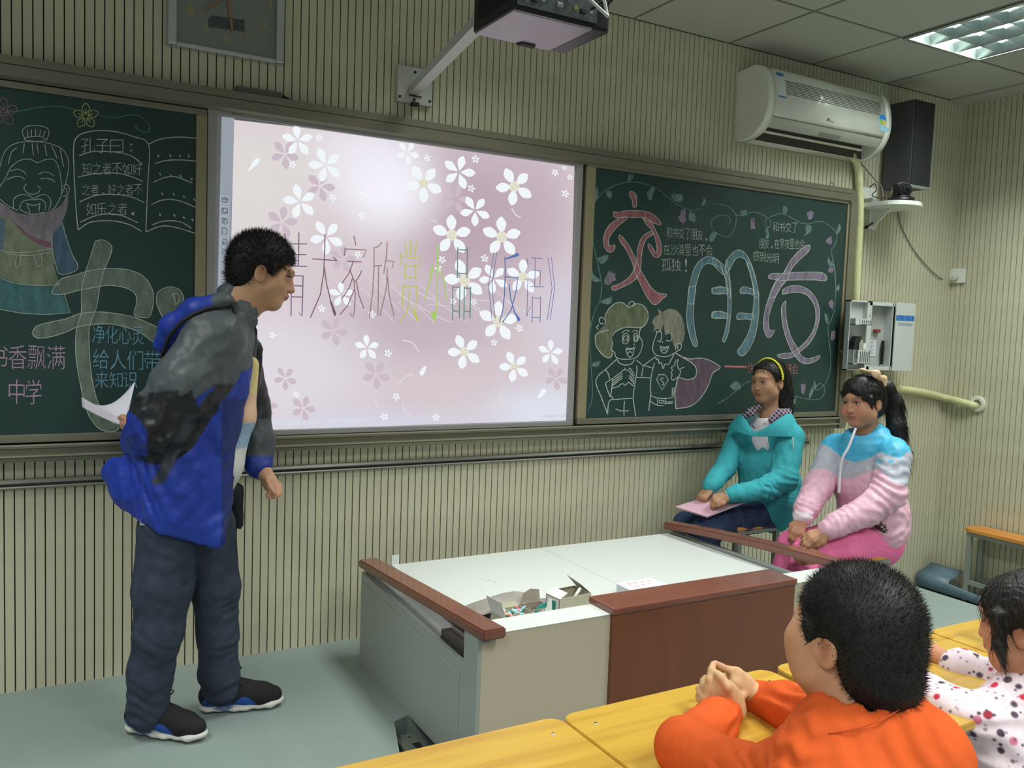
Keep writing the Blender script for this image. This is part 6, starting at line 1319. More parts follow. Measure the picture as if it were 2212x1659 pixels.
# shoes
def shoe(heel, toe, h, name, lean=0.0):
    heel = np.array(heel); toe = np.array(toe); f = toe-heel; L = np.linalg.norm(f); f /= L; up = np.array([0, 0, 1.0]); lt = np.cross(up, f)
    q = lambda x, y, z: heel+f*x*L+lt*y+up*z
    sole = SDF(); A = np.array([f, lt, up])
    sole.cap(q(0.13, 0, 0.018), q(0.5, 0, 0.014), 0.036, 0.038, 0.02, n=up, fl=0.42); sole.cap(q(0.5, 0, 0.014), q(0.84, 0, 0.018), 0.038, 0.040, 0.02, n=up, fl=0.42)
    sole.cap(q(0.84, 0, 0.018), q(0.93, 0.0, 0.024), 0.038, 0.026, 0.02, n=up, fl=0.45); sole.half(q(0, 0, 0.0015), -up, 0.003); sole.folds.append(lambda X: 0.0018*np.sin((X-heel)@f*150)*(((X-heel)@up) < 0.016))
    def scol(V):
        x = (V-heel)@f/L; z = (V-heel)@up; C = np.tile(np.array((196, 196, 190), float), (len(V), 1))
        C = mixc(C, C*0+np.array((70, 76, 96)), step(0.0065-z, 0.0015)); C = mixc(C, C*0+np.array((70, 92, 130)), step(0.014-np.abs(x-0.30)*0.12-np.abs(z-0.022), 0.002)*0.85*(x < 0.42)); return C
    so = obj('sole', sole.mesh('sole', 0.003, scol), m_cloth, None); setpar(so, bp_)
    U = SDF(); U.cap(q(0.14, 0, 0.055), q(0.34, 0, 0.06), 0.037, 0.040, 0.02); U.cap(q(0.16, 0, 0.06), q(0.22, 0, 0.112), 0.037, 0.040, 0.02)
    U.chain([q(0.34, 0, 0.070), q(0.55, 0, 0.056), q(0.75, 0, 0.044), q(0.89, 0, 0.040)], [0.042, 0.041, 0.040, 0.031], 0.02); U.cap(q(0.25, 0, 0.115), q(0.46, 0, 0.082), 0.030, 0.024, 0.02); U.half(q(0, 0, 0.02), -up, 0.004)
    def ucol(V):
        x = (V-heel)@f/L; z = (V-heel)@up; C = np.tile(np.array((34, 33, 36), float), (len(V), 1))
        b1 = step(np.minimum(0.060+0.018*np.sin((x-0.1)*9)-z, np.minimum(x-0.05, 0.40-x)*0.2), 0.0015); b2 = step(np.minimum(0.036+0.024*np.sin(np.clip((x-0.42)/0.24, 0, 1)*PI)-z, np.minimum(x-0.42, 0.68-x)*0.2), 0.0015)
        C = mixc(C, C*0+np.array((44, 82, 160)), np.maximum(b1*0.8, b2)); return C
    uo = obj('shoe_upper', U.mesh('shoe_upper', 0.003, ucol), m_cloth, None); setpar(uo, bp_)
    b = bm_new()
    for k in range(5):
        x = 0.36+0.055*k; z = 0.124-0.0090*k*1.3; add_tube(b, [q(x, 0.020, z-0.006), q(x+0.01, 0, z+0.003), q(x+0.03, -0.020, z-0.008)], 0.0022, 6)
    add_tube(b, [q(0.36, 0, 0.104), q(0.42, 0.03, 0.135), q(0.50, 0.045, 0.128), q(0.44, 0.03, 0.110), q(0.37, 0.01, 0.104)], 0.0022, 6); add_tube(b, [q(0.36, 0, 0.104), q(0.46, -0.035, 0.118), q(0.52, -0.045, 0.10), q(0.44, -0.03, 0.098), q(0.37, 0, 0.10)], 0.0022, 6)
    add_tube(b, [q(0.37, -0.01, 0.10), q(0.42, -0.042, 0.072), q(0.40, -0.050, 0.035)], 0.0020, 6); o = obj('laces', b, m_gap, uo); o['kind'] = 'stuff'
    return uo
h1 = onZ(285, 1588, DAIS); t1 = onZ(440, 1612, DAIS); shoe((h1[0]-0.012, h1[1]+0.045, DAIS), (t1[0]+0.01, t1[1]+0.035, DAIS), 0, 'a')
h2 = onZ(440, 1546, DAIS); t2_ = onZ(615, 1532, DAIS); shoe((h2[0]-0.012, h2[1]+0.035, DAIS), (t2_[0]+0.0, t2_[1]+0.04, DAIS), 0, 'b')
# T-shirt showing in the open jacket
S = SDF(); S.chain([P(545, 790, 2.84), P(530, 900, 2.83), P(500, 1000, 2.83), P(470, 1062, 2.83)], [0.030, 0.042, 0.048, 0.055], 0.03, n=fw, fl=0.72); S.cap(P(515, 715, 2.82), P(480, 1000, 2.82), 0.05, 0.085, 0.04, n=fw, fl=0.6)
def tcol(V):
    z = V[:, 2]; C = np.tile(np.array((214, 214, 210), float), (len(V), 1)); za, zb_, zc = P(545, 775, 2.84)[2], P(530, 910, 2.83)[2], P(515, 965, 2.83)[2]; z2 = P(540, 850, 2.84)[2]
    C = mixc(C, C*0+np.array((150, 178, 205)), step(z-zc, 0.002)); C = mixc(C, C*0+np.array((222, 186, 160)), step(z-zb_, 0.002)); st_ = step(np.sin((z-zb_)*380)*0.002, 0.001)
    C = mixc(C, C*0+np.array((214, 206, 130)), step(z-z2, 0.002)*(0.35+0.5*st_)); return C
obj('tshirt', S.mesh('tshirt', 0.005, tcol), m_cloth, bp_)
# jacket
S = SDF(); back = cv(-1, 0, 0)
S.chain([P(492, 735, 2.80), P(462, 800, 2.79), P(440, 900, 2.79), P(405, 1010, 2.79), P(398, 1085, 2.79)], [0.125, 0.165, 0.170, 0.190, 0.185], 0.04, n=fw, fl=0.74)
S.cap(P(468, 720, 2.70), P(490, 712, 2.90), 0.070, 0.065, 0.05)
S.cap(P(500, 690, 2.80), P(522, 672, 2.80), 0.070, 0.062, 0.03)                        # collar
S.cap(P(500, 640, 2.80), P(525, 690, 2.80), 0.050, 0.055, 0.02)
S.chain([P(462, 735, 2.68), P(405, 830, 2.63), P(345, 915, 2.62)], [0.098, 0.100, 0.090], 0.03)      # near sleeve
S.chain([P(345, 915, 2.62), P(318, 948, 2.68), P(300, 938, 2.77)], [0.090, 0.070, 0.046], 0.03)
S.chain([P(505, 740, 2.92), P(535, 870, 3.00), P(553, 955, 2.98), P(560, 1008, 2.945)], [0.080, 0.072, 0.062, 0.045], 0.025)  # far sleeve
S.chain([P(400, 1050, 2.74), P(300, 1040, 2.74), P(255, 1020, 2.78)], [0.150, 0.090, 0.052], 0.04, n=cv(0, 0, 1), fl=0.8)    # the back flap blown out
S.cap(P(420, 1100, 2.70), P(462, 1160, 2.68), 0.080, 0.040, 0.05, n=lat, fl=0.5)
S.cap(P(350, 1075, 2.76), P(440, 1120, 2.74), 0.10, 0.08, 0.04)
S.cap(P(505, 1060, 2.93), P(512, 1130, 2.94), 0.035, 0.024, 0.03, n=lat, fl=0.5)
S.cap(P(545, 760, 2.93), P(545, 850, 2.92), 0.030, 0.020, 0.03, n=lat, fl=0.5)
S.cap(P(556, 745, 2.82), P(545, 900, 2.83), 0.034, 0.052, 0.006, n=fw, fl=1.0, op='-'); S.cap(P(545, 900, 2.83), P(505, 1090, 2.83), 0.052, 0.062, 0.006, op='-')   # the open front
S.cap(P(560, 620, 2.82), P(524, 700, 2.81), 0.050, 0.052, 0.006, op='-')                # neck opening
# hem: cut below a slanting line
hp0, hp1 = P(300, 1118, 2.7), P(470, 1186, 2.7); dv = hp1-hp0; hn = np.cross(dv, _f); hn /= np.linalg.norm(hn); hn = hn if hn@_u < 0 else -hn
S.half(hp0, hn, 0.006)
S.folds += [crinkle(0.0052, 0.034, 11), crinkle(0.0030, 0.013, 31), fold(P(380, 880, 2.55), cv(1, -1.0, 0), 0.007, 0.060, 0.17, seed=12), fold(P(400, 1040, 2.6), cv(1, 0.35, 0), 0.006, 0.055, 0.2, seed=13), fold(P(300, 1040, 2.65), cv(0.9, 0.5, 0), 0.006, 0.045, 0.12, seed=14), fold(P(340, 930, 2.55), cv(1, 0.4, 0), 0.005, 0.035, 0.09, seed=15), fold(P(450, 1130, 2.6), cv(1, -0.6, 0), 0.004, 0.05, 0.1, seed=18)]
def proj(V):
    w = V-CAM; d = w@_f; return 1106+FOC*(w@_r)/d, 829.5-FOC*(w@_u)/d, d
BLU, GRY, BLK = np.array((28, 56, 156.)), np.array((76, 84, 88.)), np.array((30, 32, 36.))
# colour zones of the garment are set out in the garment's own side view (u forward, v down)
def jcol(V):
    u, v, d = proj(V); C = np.tile(BLU, (len(V), 1))
    yoke = np.minimum(880-(u-330)*0.15-v, 40) # grey above
    yk = step((np.interp(u, [250, 330, 390, 470, 520, 600], [700, 700, 880, 830, 805, 770])-v), 3)
    C = mixc(C, C*0+GRY, yk)
    # sleeve of the near arm: grey, then a black band, then blue cuff
    a, b_ = P(462, 735, 2.68), P(345, 915, 2.62); ab = b_-a; t = (V-a)@ab/(ab@ab); dist = np.linalg.norm(V-(a+np.clip(t, 0, 1)[:, None]*ab), axis=1)
    sl = (dist < 0.125) & (d < 2.70); band = np.interp(u, [270, 310, 430, 470], [862, 850, 838, 830])
    C = np.where(sl[:, None], mixc(GRY*np.ones((len(V), 3)), BLK*np.ones((len(V), 3)), step(v-band, 3)), C)
    lowb = np.interp(u, [280, 330, 400], [900, 968, 1010]); cu = (dist < 0.2) & (u < 345) & (v > np.interp(u, [270, 300, 345], [880, 905, 975])) & (v < 985) & (d < 2.86) & (u > 262)
    C = np.where((cu & (u < 318))[:, None], BLU*0.9, C)
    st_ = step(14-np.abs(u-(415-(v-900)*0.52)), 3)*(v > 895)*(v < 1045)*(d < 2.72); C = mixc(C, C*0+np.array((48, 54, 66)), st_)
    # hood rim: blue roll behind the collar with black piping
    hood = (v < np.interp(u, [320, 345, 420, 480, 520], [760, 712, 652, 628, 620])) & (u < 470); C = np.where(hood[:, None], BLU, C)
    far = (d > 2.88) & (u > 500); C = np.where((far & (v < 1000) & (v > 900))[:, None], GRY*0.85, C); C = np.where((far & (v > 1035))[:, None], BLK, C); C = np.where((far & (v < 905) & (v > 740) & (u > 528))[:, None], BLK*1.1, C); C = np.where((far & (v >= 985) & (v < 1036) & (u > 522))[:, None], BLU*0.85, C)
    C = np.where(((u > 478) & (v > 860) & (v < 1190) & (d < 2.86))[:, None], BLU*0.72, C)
    return C
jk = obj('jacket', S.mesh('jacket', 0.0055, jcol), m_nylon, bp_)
S = SDF(); S.chain([P(482, 652, 2.72), P(430, 672, 2.70), P(378, 705, 2.72), P(352, 745, 2.76)], [0.034, 0.036, 0.036, 0.030], 0.03); S.chain([P(482, 652, 2.88), P(420, 668, 2.90), P(370, 705, 2.88), P(352, 745, 2.80)], [0.034, 0.036, 0.036, 0.030], 0.03); S.folds += [crinkle(0.003, 0.03, 21)]
def hcol(V):
    u, v, d = proj(V); return mixc(BLU*np.ones((len(V), 3)), GRY*np.ones((len(V), 3)), step(u-458, 4))
obj('hood', S.mesh('hood', 0.0055, hcol), m_nylon, jk)
b = bm_new(); add_tube(b, [P(500, 655, 2.705), P(480, 662, 2.66), P(445, 668, 2.63), P(400, 690, 2.62), P(368, 725, 2.64), P(350, 770, 2.68)], 0.006, 8); add_tube(b, [P(500, 655, 2.705), P(512, 690, 2.70), P(520, 730, 2.71), P(532, 760, 2.74)], 0.005, 8); obj('piping', b, m_gap, jk)
b = bm_new(); q = [P(430, 782, 2.556), P(455, 788, 2.558), P(462, 796, 2.56), P(438, 792, 2.556)]; 
for dy in (0, 8):
    vs = [b.verts.new(P(428+dy*0.5, 783+dy, 2.505)), b.verts.new(P(450, 785+dy, 2.515)), b.verts.new(P(462, 793+dy*0.6, 2.52)), b.verts.new(P(440, 789+dy, 2.508))]; b.faces.new(vs)
b.free()
# papers in his right hand
def sheet(name, pts, m, parent=None, nu=10, thick=0.0008):
    # pts: four edge curves' corners with a mid lift: [A, B, C, D, bulge]
    A_, B_, C_, D_, bu = pts; b = bm_new(); g = []
    for i in range(nu+1):
        for j in range(nu+1):
            u, v = i/nu, j/nu; q = (1-u)*(1-v)*A_+u*(1-v)*B_+u*v*C_+(1-u)*v*D_+bu*math.sin(PI*u)*(0.4+0.6*v); g.append(b.verts.new(q))
    for i in range(nu):
        for j in range(nu):
            a = i*(nu+1)+j; f = b.faces.new((g[a], g[a+nu+1], g[a+nu+2], g[a+1])); f.smooth = True
    o = obj(name, b, m, parent); md = o.modifiers.new('solid', 'SOLIDIFY'); md.thickness = thick; return o
pw = mat('sheet_white', (226, 222, 236), 0.6)
pa = thing('paper_sheets', 'curled white paper sheets in the hand of the boy in the blue jacket', 'paper', tuple(P(240, 880, 2.88)))
sheet('sheet', [P(178, 862, 2.90), P(272, 915, 2.88), P(292, 823, 3.00), P(215, 880, 2.99), cv(0, -1, 0)*0.02], pw, pa)
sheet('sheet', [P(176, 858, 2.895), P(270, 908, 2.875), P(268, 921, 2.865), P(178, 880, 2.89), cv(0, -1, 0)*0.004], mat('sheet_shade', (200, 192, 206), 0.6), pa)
# ---------------------------------------------------------------- girl in turquoise
def lerp(a, b, t): return a+(b-a)*t
P0 = P
DOFF = 0.13
def P(u, v, d): return P0(u, v, d+DOFF)
tg = thing('person', 'girl in a turquoise jacket with a yellow hairband, sitting with a pink folder', 'person', (3.1, 3.1, 0.66))
sk2 = (176, 134, 104)
HC = P(1660, 825, 4.22); f0 = cv(-0.80, -0.04, -0.56); HA = frame(f0, cv(0.03, 1, 0.0)); HS = 0.90
TF = cv(-0.80, 0, -0.56); TL = np.cross(np.array([0, 0, 1.0]), TF)                  # body front, body left
S = SDF(); head(S, HC, HA, HS, neck=P(1662, 905, 4.25), nr=0.044, fem=True)
S.cap(P(1662, 900, 4.25), P(1660, 930, 4.26), 0.050, 0.07, 0.03)
S.cap(P(1600, 938, 4.34), P(1706, 945, 4.14), 0.045, 0.045, 0.04)
S.cap(P(1655, 960, 4.25), P(1655, 1090, 4.26), 0.10, 0.10, 0.05, n=TF, fl=0.7)
S.chain([P(1600, 935, 4.36), P(1562, 1012, 4.24), P(1536, 1052, 4.06)], [0.04, 0.032, 0.023], 0.02)
S.chain([P(1706, 945, 4.12), P(1690, 1045, 4.05), P(1577, 1072, 3.95)], [0.04, 0.032, 0.023], 0.02)
S.chain([P(1640, 1112, 4.30), P(1482, 1136, 4.16), P(1490, 1320, 4.20)], [0.06, 0.045, 0.035], 0.03)
S.chain([P(1660, 1112, 4.18), P(1525, 1146, 4.02), P(1535, 1325, 4.08)], [0.06, 0.045, 0.035], 0.03)
S.cap(P(1490, 1320, 4.20), P(1460, 1335, 4.12), 0.03, 0.024, 0.02); S.cap(P(1535, 1325, 4.08), P(1505, 1345, 3.92), 0.03, 0.024, 0.02)
upv = np.array([0, 0, 1.0])
hand(S, P(1536, 1056, 4.05), cv(-0.75, -0.65, -0.15), cv(-0.35, 0.8, -0.5), side=-1, s=0.82, curl=(0.9, 1.1, 0.8))
hand(S, P(1572, 1070, 3.945), cv(-0.97, -0.30, 0.10), cv(-0.15, 0.8, -0.6), side=1, s=0.84, curl=(0.7, 1.0, 0.8))
def col(V):
    C = np.tile(np.array(sk2, float), (len(V), 1)); return headcol(V, HC, HA, HS, C, sk2, lip=(140, 84, 74), gaze=0.002, brow=(84, 64, 50), brw=0.8)
obj('body', S.mesh('body', 0.0036, col), m_skin, tg)
# hair: cap combed back and the long fall behind
S = SDF(); p = lambda x, y, z: HC+HS*(x*HA[0]+y*HA[1]+z*HA[2])
S.ell(p(-0.018, 0, 0.036), HA, np.array([0.108, 0.086, 0.092])*HS, 0.01)
S.ell(p(-0.070, 0, -0.02), HA, np.array([0.05, 0.076, 0.09])*HS, 0.02)
S.ell(p(0.085, 0, -0.014), HA, np.array([0.072, 0.12, 0.092])*HS, 0.008, '-')
S.ell(p(-0.004, 0.104, -0.045), HA, np.array([0.036, 0.055, 0.058])*HS, 0.006, '-'); S.ell(p(-0.004, -0.104, -0.045), HA, np.array([0.036, 0.055, 0.058])*HS, 0.006, '-')
S.chain([p(-0.085, 0.0, 0.0), p(-0.098, 0.004, -0.075), p(-0.098, 0.022, -0.150), p(-0.085, 0.050, -0.215), p(-0.075, 0.062, -0.250)], [0.066, 0.064, 0.052, 0.034, 0.012], 0.02, n=HA[0], fl=0.72)
S.folds += [lambda X, HA=HA, HC=HC: 0.0016*np.sin(((X-HC)@HA[1])*900+3*np.sin(((X-HC)@HA[2])*20)+((X-HC)@HA[0])*400)]
hm = S.mesh('hair', 0.0036, None); hr = obj('hair', hm, m_hair, tg)
def combed(name, n, parent, HC, HA, HS, seed, ln=0.05):
    R_, N_ = surf_samples(parent.data, n, seed, lambda C, N: np.ones(len(C), bool))
    D = -HA[2]*np.ones((len(R_), 1))-HA[0]*0.35; D = D-(D*N_).sum(1)[:, None]*N_; D = D/np.maximum(np.linalg.norm(D, axis=1), 0.05)[:, None]+N_*0.03
    return strands(name, R_+N_*0.0004, D, ln*HS, 0.0010, m_hair, parent, seed=seed, jit=0.10)
combed('hair_strands', 1800, hr, HC, HA, HS, 4)
# hairband of small yellow beads
S = SDF(); pts = []
for k in range(26):
    a = math.radians(-98+196*k/25); pts.append(p(-0.006+0.012*math.cos(a), 0.0925*math.sin(a), 0.030+0.1025*math.cos(a)))
b = bm_new(); add_tube(b, pts, 0.0035, 8)
for k in range(len(pts)*2-1):
    q = pts[k//2] if k % 2 == 0 else (pts[k//2]+pts[k//2+1])/2
    q = q+HA[0]*(0.002*(-1)**k); bmesh.ops.create_icosphere(b, subdivisions=1, radius=0.0068*HS, matrix=Matrix.Translation(q))
for f_ in b.faces: f_.smooth = True
o = obj('hairband', b, mat('bead_yellow', (220, 226, 30), 0.35), tg)
# jeans
S = SDF()
S.chain([P(1640, 1108, 4.30), P(1560, 1118, 4.22), P(1484, 1134, 4.17), P(1484, 1180, 4.18), P(1490, 1310, 4.20)], [0.088, 0.080, 0.066, 0.060, 0.050], 0.025)
S.chain([P(1658, 1110, 4.18), P(1590, 1124, 4.09), P(1525, 1142, 4.03), P(1528, 1190, 4.04), P(1535, 1315, 4.08)], [0.088, 0.080, 0.066, 0.060, 0.050], 0.025)
S.folds += [crinkle(0.002, 0.03, 5), fold(P(1520, 1140, 3.9), cv(0.8, -0.5, 0), 0.004, 0.03, 0.09, seed=4)]
obj('jeans', S.mesh('jeans', 0.006, None), mat('blue_denim', (52, 66, 96), 0.85, noise=0.35, nscale=18, bump=0.4, bscale=600, spec=0.2), tg)
for q in ((P(1490, 1326, 4.20), P(1455, 1340, 4.12)), (P(1535, 1331, 4.00), P(1500, 1350, 3.92))):
    S = SDF(); z = DAIS; a, b2 = q[0].copy(), q[1].copy(); a[2] = z+0.04; b2[2] = z+0.03; S.cap(a, b2, 0.045, 0.036, 0.02); S.half((0, 0, z+0.002), (0, 0, -1), 0.004); obj('shoe', S.mesh('shoe', 0.006, None), mat('shoe_white', (200, 200, 198), 0.5), tg)
# white shirt, plaid collar
S = SDF(); S.cap(P(1650, 930, 4.22), P(1650, 1000, 4.20), 0.085, 0.10, 0.03, n=TF, fl=0.75); S.ell(P(1652, 884, 4.21), HA, (0.062, 0.062, 0.05), 0.006, '-')
def dots(V):
    C = np.tile(np.array((208, 204, 212), float), (len(V), 1)); R = np.random.RandomState(3)
    for k in range(10):
        c = P(1620+R.uniform(0, 50), 905+R.uniform(0, 40), 4.15); r = _f; w = (V-c)-((V-c)@r)[:, None]*r; C = mixc(C, C*0+np.array((50, 50, 80)), step(0.0035-np.linalg.norm(w, axis=1), 0.0015))
    return C
obj('shirt', S.mesh('shirt', 0.005, dots), m_cloth, tg)
S = SDF(); S.chain([P(1603, 903, 4.20), P(1622, 890, 4.18), P(1640, 878, 4.20)], [0.016, 0.022, 0.014], 0.01, n=cv(0, 0.4, -1), fl=0.5)
S.chain([P(1668, 906, 4.14), P(1684, 893, 4.15), P(1703, 890, 4.20)], [0.020, 0.026, 0.020], 0.01, n=cv(0, 0.4, -1), fl=0.5)
def plaid(V):
    u = (V@_r)*1.0; v = (V@_u); C = np.tile(np.array((62, 52, 70), float), (len(V), 1)); C = mixc(C, C*0+np.array((190, 186, 196)), step(np.sin((u+v)*260)*0.002-0.0014, 0.0006)); C = mixc(C, C*0+np.array((170, 150, 165)), step(np.sin((u-v)*260)*0.002-0.0014, 0.0006)); return C
obj('shirt_collar', S.mesh('shirt_collar', 0.0035, plaid), m_cloth, tg)
# jacket
S = SDF()
S.chain([P(1655, 948, 4.25), P(1655, 1010, 4.23), P(1658, 1070, 4.22), P(1668, 1100, 4.20)], [0.130, 0.146, 0.150, 0.120], 0.04, n=TF, fl=0.78)
S.cap(P(1603, 935, 4.34), P(1708, 942, 4.14), 0.066, 0.066, 0.04)
S.chain([P(1600, 938, 4.36), P(1566, 1010, 4.22), P(1540, 1043, 4.08)], [0.066, 0.054, 0.046], 0.02); S.cap(P(1540, 1043, 4.08), P(1535, 1050, 4.065), 0.043, 0.040, 0.008)
S.chain([P(1706, 948, 4.11), P(1692, 1035, 4.03), P(1650, 1058, 3.99), P(1592, 1066, 3.96)], [0.070, 0.066, 0.054, 0.045], 0.02); S.cap(P(1592, 1066, 3.96), P(1579, 1069, 3.955), 0.040, 0.038, 0.008)
S.cap(P(1678, 1080, 4.12), P(1664, 1112, 4.12), 0.075, 0.045, 0.04); S.cap(P(1700, 1040, 4.2), P(1680, 1090, 4.2), 0.07, 0.06, 0.04)
S.ell(P(1645, 890, 4.19), frame(TF, upv), (0.075, 0.070, 0.105), 0.008, '-')
S.folds += [crinkle(0.0034, 0.035, 7), fold(P(1640, 1070, 3.95), cv(0.8, 0.5, 0), 0.005, 0.034, 0.12, seed=2), fold(P(1690, 1080, 4.0), cv(0.3, 1, 0), 0.006, 0.042, 0.12, seed=5), fold(P(1640, 1000, 4.1), cv(1, 0.1, 0), 0.005, 0.05, 0.15, seed=6), fold(P(1560, 1010, 4.1), cv(0.6, 1, 0), 0.004, 0.035, 0.1, seed=8)]
def tcol(V):
    C = np.tile(np.array((62, 158, 168), float), (len(V), 1)); return C
m_fl = mat('fleece_turquoise', (60, 160, 170), 0.85, noise=0.07, nscale=60, bump=0.3, bscale=420, spec=0.2)
jk = obj('jacket', S.mesh('jacket', 0.005, None), m_fl, tg)
# spread hood collar lying over the shoulders
def sheetmesh(name, cols, m, parent, th=0.006):
    b = bm_new(); g = [[b.verts.new(q) for q in smooth_path(c, 4)] for c in cols]; n = len(g[0])
    for i in range(len(g)-1):
        for j in range(n-1): f = b.faces.new((g[i][j], g[i+1][j], g[i+1][j+1], g[i][j+1])); f.smooth = True
    o = obj(name, b, m, parent); md = o.modifiers.new('solid', 'SOLIDIFY'); md.thickness = th; md.offset = 0; md2 = o.modifiers.new('sub', 'SUBSURF'); md2.levels = 1; md2.render_levels = 1; return o
sheetmesh('spread_collar', [[P(1597, 893, 4.22), P(1585, 905, 4.24), P(1571, 922, 4.27)], [P(1604, 897, 4.16), P(1594, 914, 4.16), P(1585, 932, 4.17)], [P(1616, 912, 4.12), P(1608, 924, 4.11), P(1604, 937, 4.11)], [P(1627, 938, 4.085), P(1626, 941, 4.082), P(1625, 944, 4.08)], [P(1650, 926, 4.06), P(1654, 934, 4.055), P(1660, 943, 4.05)], [P(1676, 908, 4.05), P(1687, 925, 4.03), P(1694, 944, 4.02)], [P(1700, 892, 4.10), P(1714, 915, 4.05), P(1722, 946, 4.03)], [P(1712, 893, 4.24), P(1722, 915, 4.22), P(1728, 945, 4.18)]], m_fl, jk)
b = bm_new(); add_tube(b, [P(1713, 945, 4.02), P(1714, 965, 4.02), P(1712, 985, 4.03)], 0.0028, 8); obj('drawstring', b, m_wp, jk)
# pink folder on her lap and a bead bracelet
m_pf = mat('folder_pink', (208, 168, 184), 0.4)
fo = thing('folder', 'pink folder lying on the lap of the girl in turquoise', 'folder', tuple(P(1530, 1095, 3.95)))
a, b_, c, d_ = P(1459, 1095, 4.05), P(1527, 1116, 3.92), P(1625, 1078, 3.98), P(1556, 1064, 4.12)
upn = np.cross(b_-a, d_-a); upn /= np.linalg.norm(upn); upn = upn if upn[2] > 0 else -upn
for k, nm in enumerate(('cover', 'inner_sheet', 'cover')):
    b = bm_new(); o_ = upn*(-0.0030*k); g = [[b.verts.new(lerp(lerp(a, b_, i/6), lerp(d_, c, i/6), j/6)+o_+upn*t*0.0024) for t in (0, 1)] for i in range(7) for j in range(7)]
    A_ = [b.verts.new(q+o_) for q in (a, b_, c, d_)]; B_ = [b.verts.new(q+o_+upn*0.0022) for q in (a, b_, c, d_)]
    for v in [v for pr in g for v in pr]: b.verts.remove(v)
    b.faces.new(A_[::-1]); b.faces.new(B_)
    for i in range(4): b.faces.new((A_[i], A_[(i+1) % 4], B_[(i+1) % 4], B_[i]))
    obj(nm, b, [m_pf, m_wp, m_pf][k], fo)
b = bm_new(); cw_ = P(1570, 1072, 3.945); ax_ = cv(-0.97, -0.30, 0.10); e1_ = cv(0, 1, 0); e1_ = e1_-np.dot(e1_, ax_)*ax_; e1_ /= np.linalg.norm(e1_); e2_ = np.cross(ax_, e1_)
for k in range(22): bmesh.ops.create_icosphere(b, subdivisions=1, radius=0.0030, matrix=Matrix.Translation(cw_+0.0245*(math.cos(k*2*PI/22)*e1_+math.sin(k*2*PI/22)*e2_)))
o = obj('bracelet', b, mat('bead_pale', (206, 190, 150), 0.3), tg); o['kind'] = 'stuff'
# ---------------------------------------------------------------- girl in the pale pink and blue jacket
DOFF = 0.22
pg = thing('person', 'girl with a ponytail in a blue, grey and pale pink jacket and pink trousers', 'person', (3.1, 2.5, 0.65))
sk3 = (178, 132, 104)
HC = P(1864, 868, 3.66); HA = frame(cv(-0.84, -0.07, -0.52), cv(-0.02, 1, 0)); HS = 0.955
TF = cv(-0.80, 0, -0.58); TL = np.cross(upv, TF)
S = SDF(); head(S, HC, HA, HS, neck=P(1872, 935, 3.72), nr=0.050, fem=True)
for y in (-1, 1): S.cap(HC+HS*(0.055*HA[0]+y*0.040*HA[1]-0.045*HA[2]), HC+HS*(0.03*HA[0]+y*0.05*HA[1]-0.065*HA[2]), 0.028, 0.022, 0.03)
S.cap(P(1870, 950, 3.72), P(1870, 970, 3.72), 0.06, 0.07, 0.03)
S.cap(P(1805, 965, 3.82), P(1928, 975, 3.58), 0.05, 0.05, 0.04)
S.cap(P(1872, 990, 3.70), P(1885, 1150, 3.70), 0.12, 0.12, 0.05, n=TF, fl=0.7)
S.chain([P(1803, 965, 3.83), P(1765, 1060, 3.68), P(1733, 1122, 3.53)], [0.045, 0.035, 0.024], 0.02)
S.chain([P(1928, 985, 3.56), P(1912, 1085, 3.50), P(1790, 1146, 3.40)], [0.045, 0.035, 0.024], 0.02)
S.chain([P(1870, 1180, 3.78), P(1712, 1185, 3.62), P(1715, 1370, 3.70)], [0.07, 0.05, 0.04], 0.03)
S.chain([P(1900, 1185, 3.62), P(1745, 1205, 3.42), P(1750, 1400, 3.50)], [0.07, 0.05, 0.04], 0.03)
hand(S, P(1733, 1122, 3.53), cv(-0.42, -0.86, -0.28), cv(-0.40, 0.35, -0.85), side=-1, s=0.86, curl=(0.35, 0.6, 0.5))
hand(S, P(1786, 1147, 3.395), cv(-0.90, -0.38, 0.02), cv(-0.22, 0.72, -0.68), side=1, s=0.95, curl=(0.30, 0.5, 0.6))
def col(V):
    C = np.tile(np.array(sk3, float), (len(V), 1)); C = headcol(V, HC, HA, HS, C, sk3, lip=(150, 88, 80), blush=(192, 112, 92), gaze=0.0015, brow=(96, 72, 56), brw=0.7)
    t = step(1115-proj(V)[1], -3)*(proj(V)[2] < 3.6); return mixc(C, C*0+np.array((150, 106, 80)), t*0.8)
obj('body', S.mesh('body', 0.0036, col), m_skin, pg)
S = SDF(); p = lambda x, y, z: HC+HS*(x*HA[0]+y*HA[1]+z*HA[2])
S.ell(p(-0.016, 0, 0.038), HA, np.array([0.112, 0.088, 0.096])*HS, 0.01)
S.ell(p(-0.062, 0, -0.010), HA, np.array([0.052, 0.074, 0.078])*HS, 0.02)
S.ell(p(0.080, 0, -0.062), HA, np.array([0.085, 0.13, 0.078])*HS, 0.006, '-')
S.ell(p(-0.004, 0.104, -0.050), HA, np.array([0.034, 0.055, 0.055])*HS, 0.006, '-'); S.ell(p(-0.004, -0.104, -0.050), HA, np.array([0.034, 0.055, 0.055])*HS, 0.006, '-')
S.cap(p(0.046, 0.077, 0.02), p(0.040, 0.074, -0.035), 0.012, 0.005, 0.01)
S.folds += [lambda X, HA=HA, HC=HC: 0.0015*np.sin(((X-HC)@HA[1])*800+((X-HC)@HA[0])*300)]
hm = S.mesh('hair', 0.0036, None); hr = obj('hair', hm, m_hair, pg)
combed('hair_strands', 1500, hr, HC, HA, HS, 7, 0.045)
q0 = [p(0.095, -0.05+0.1*k/60, 0.052+0.02*math.cos((k-30)/22)) for k in range(61)]
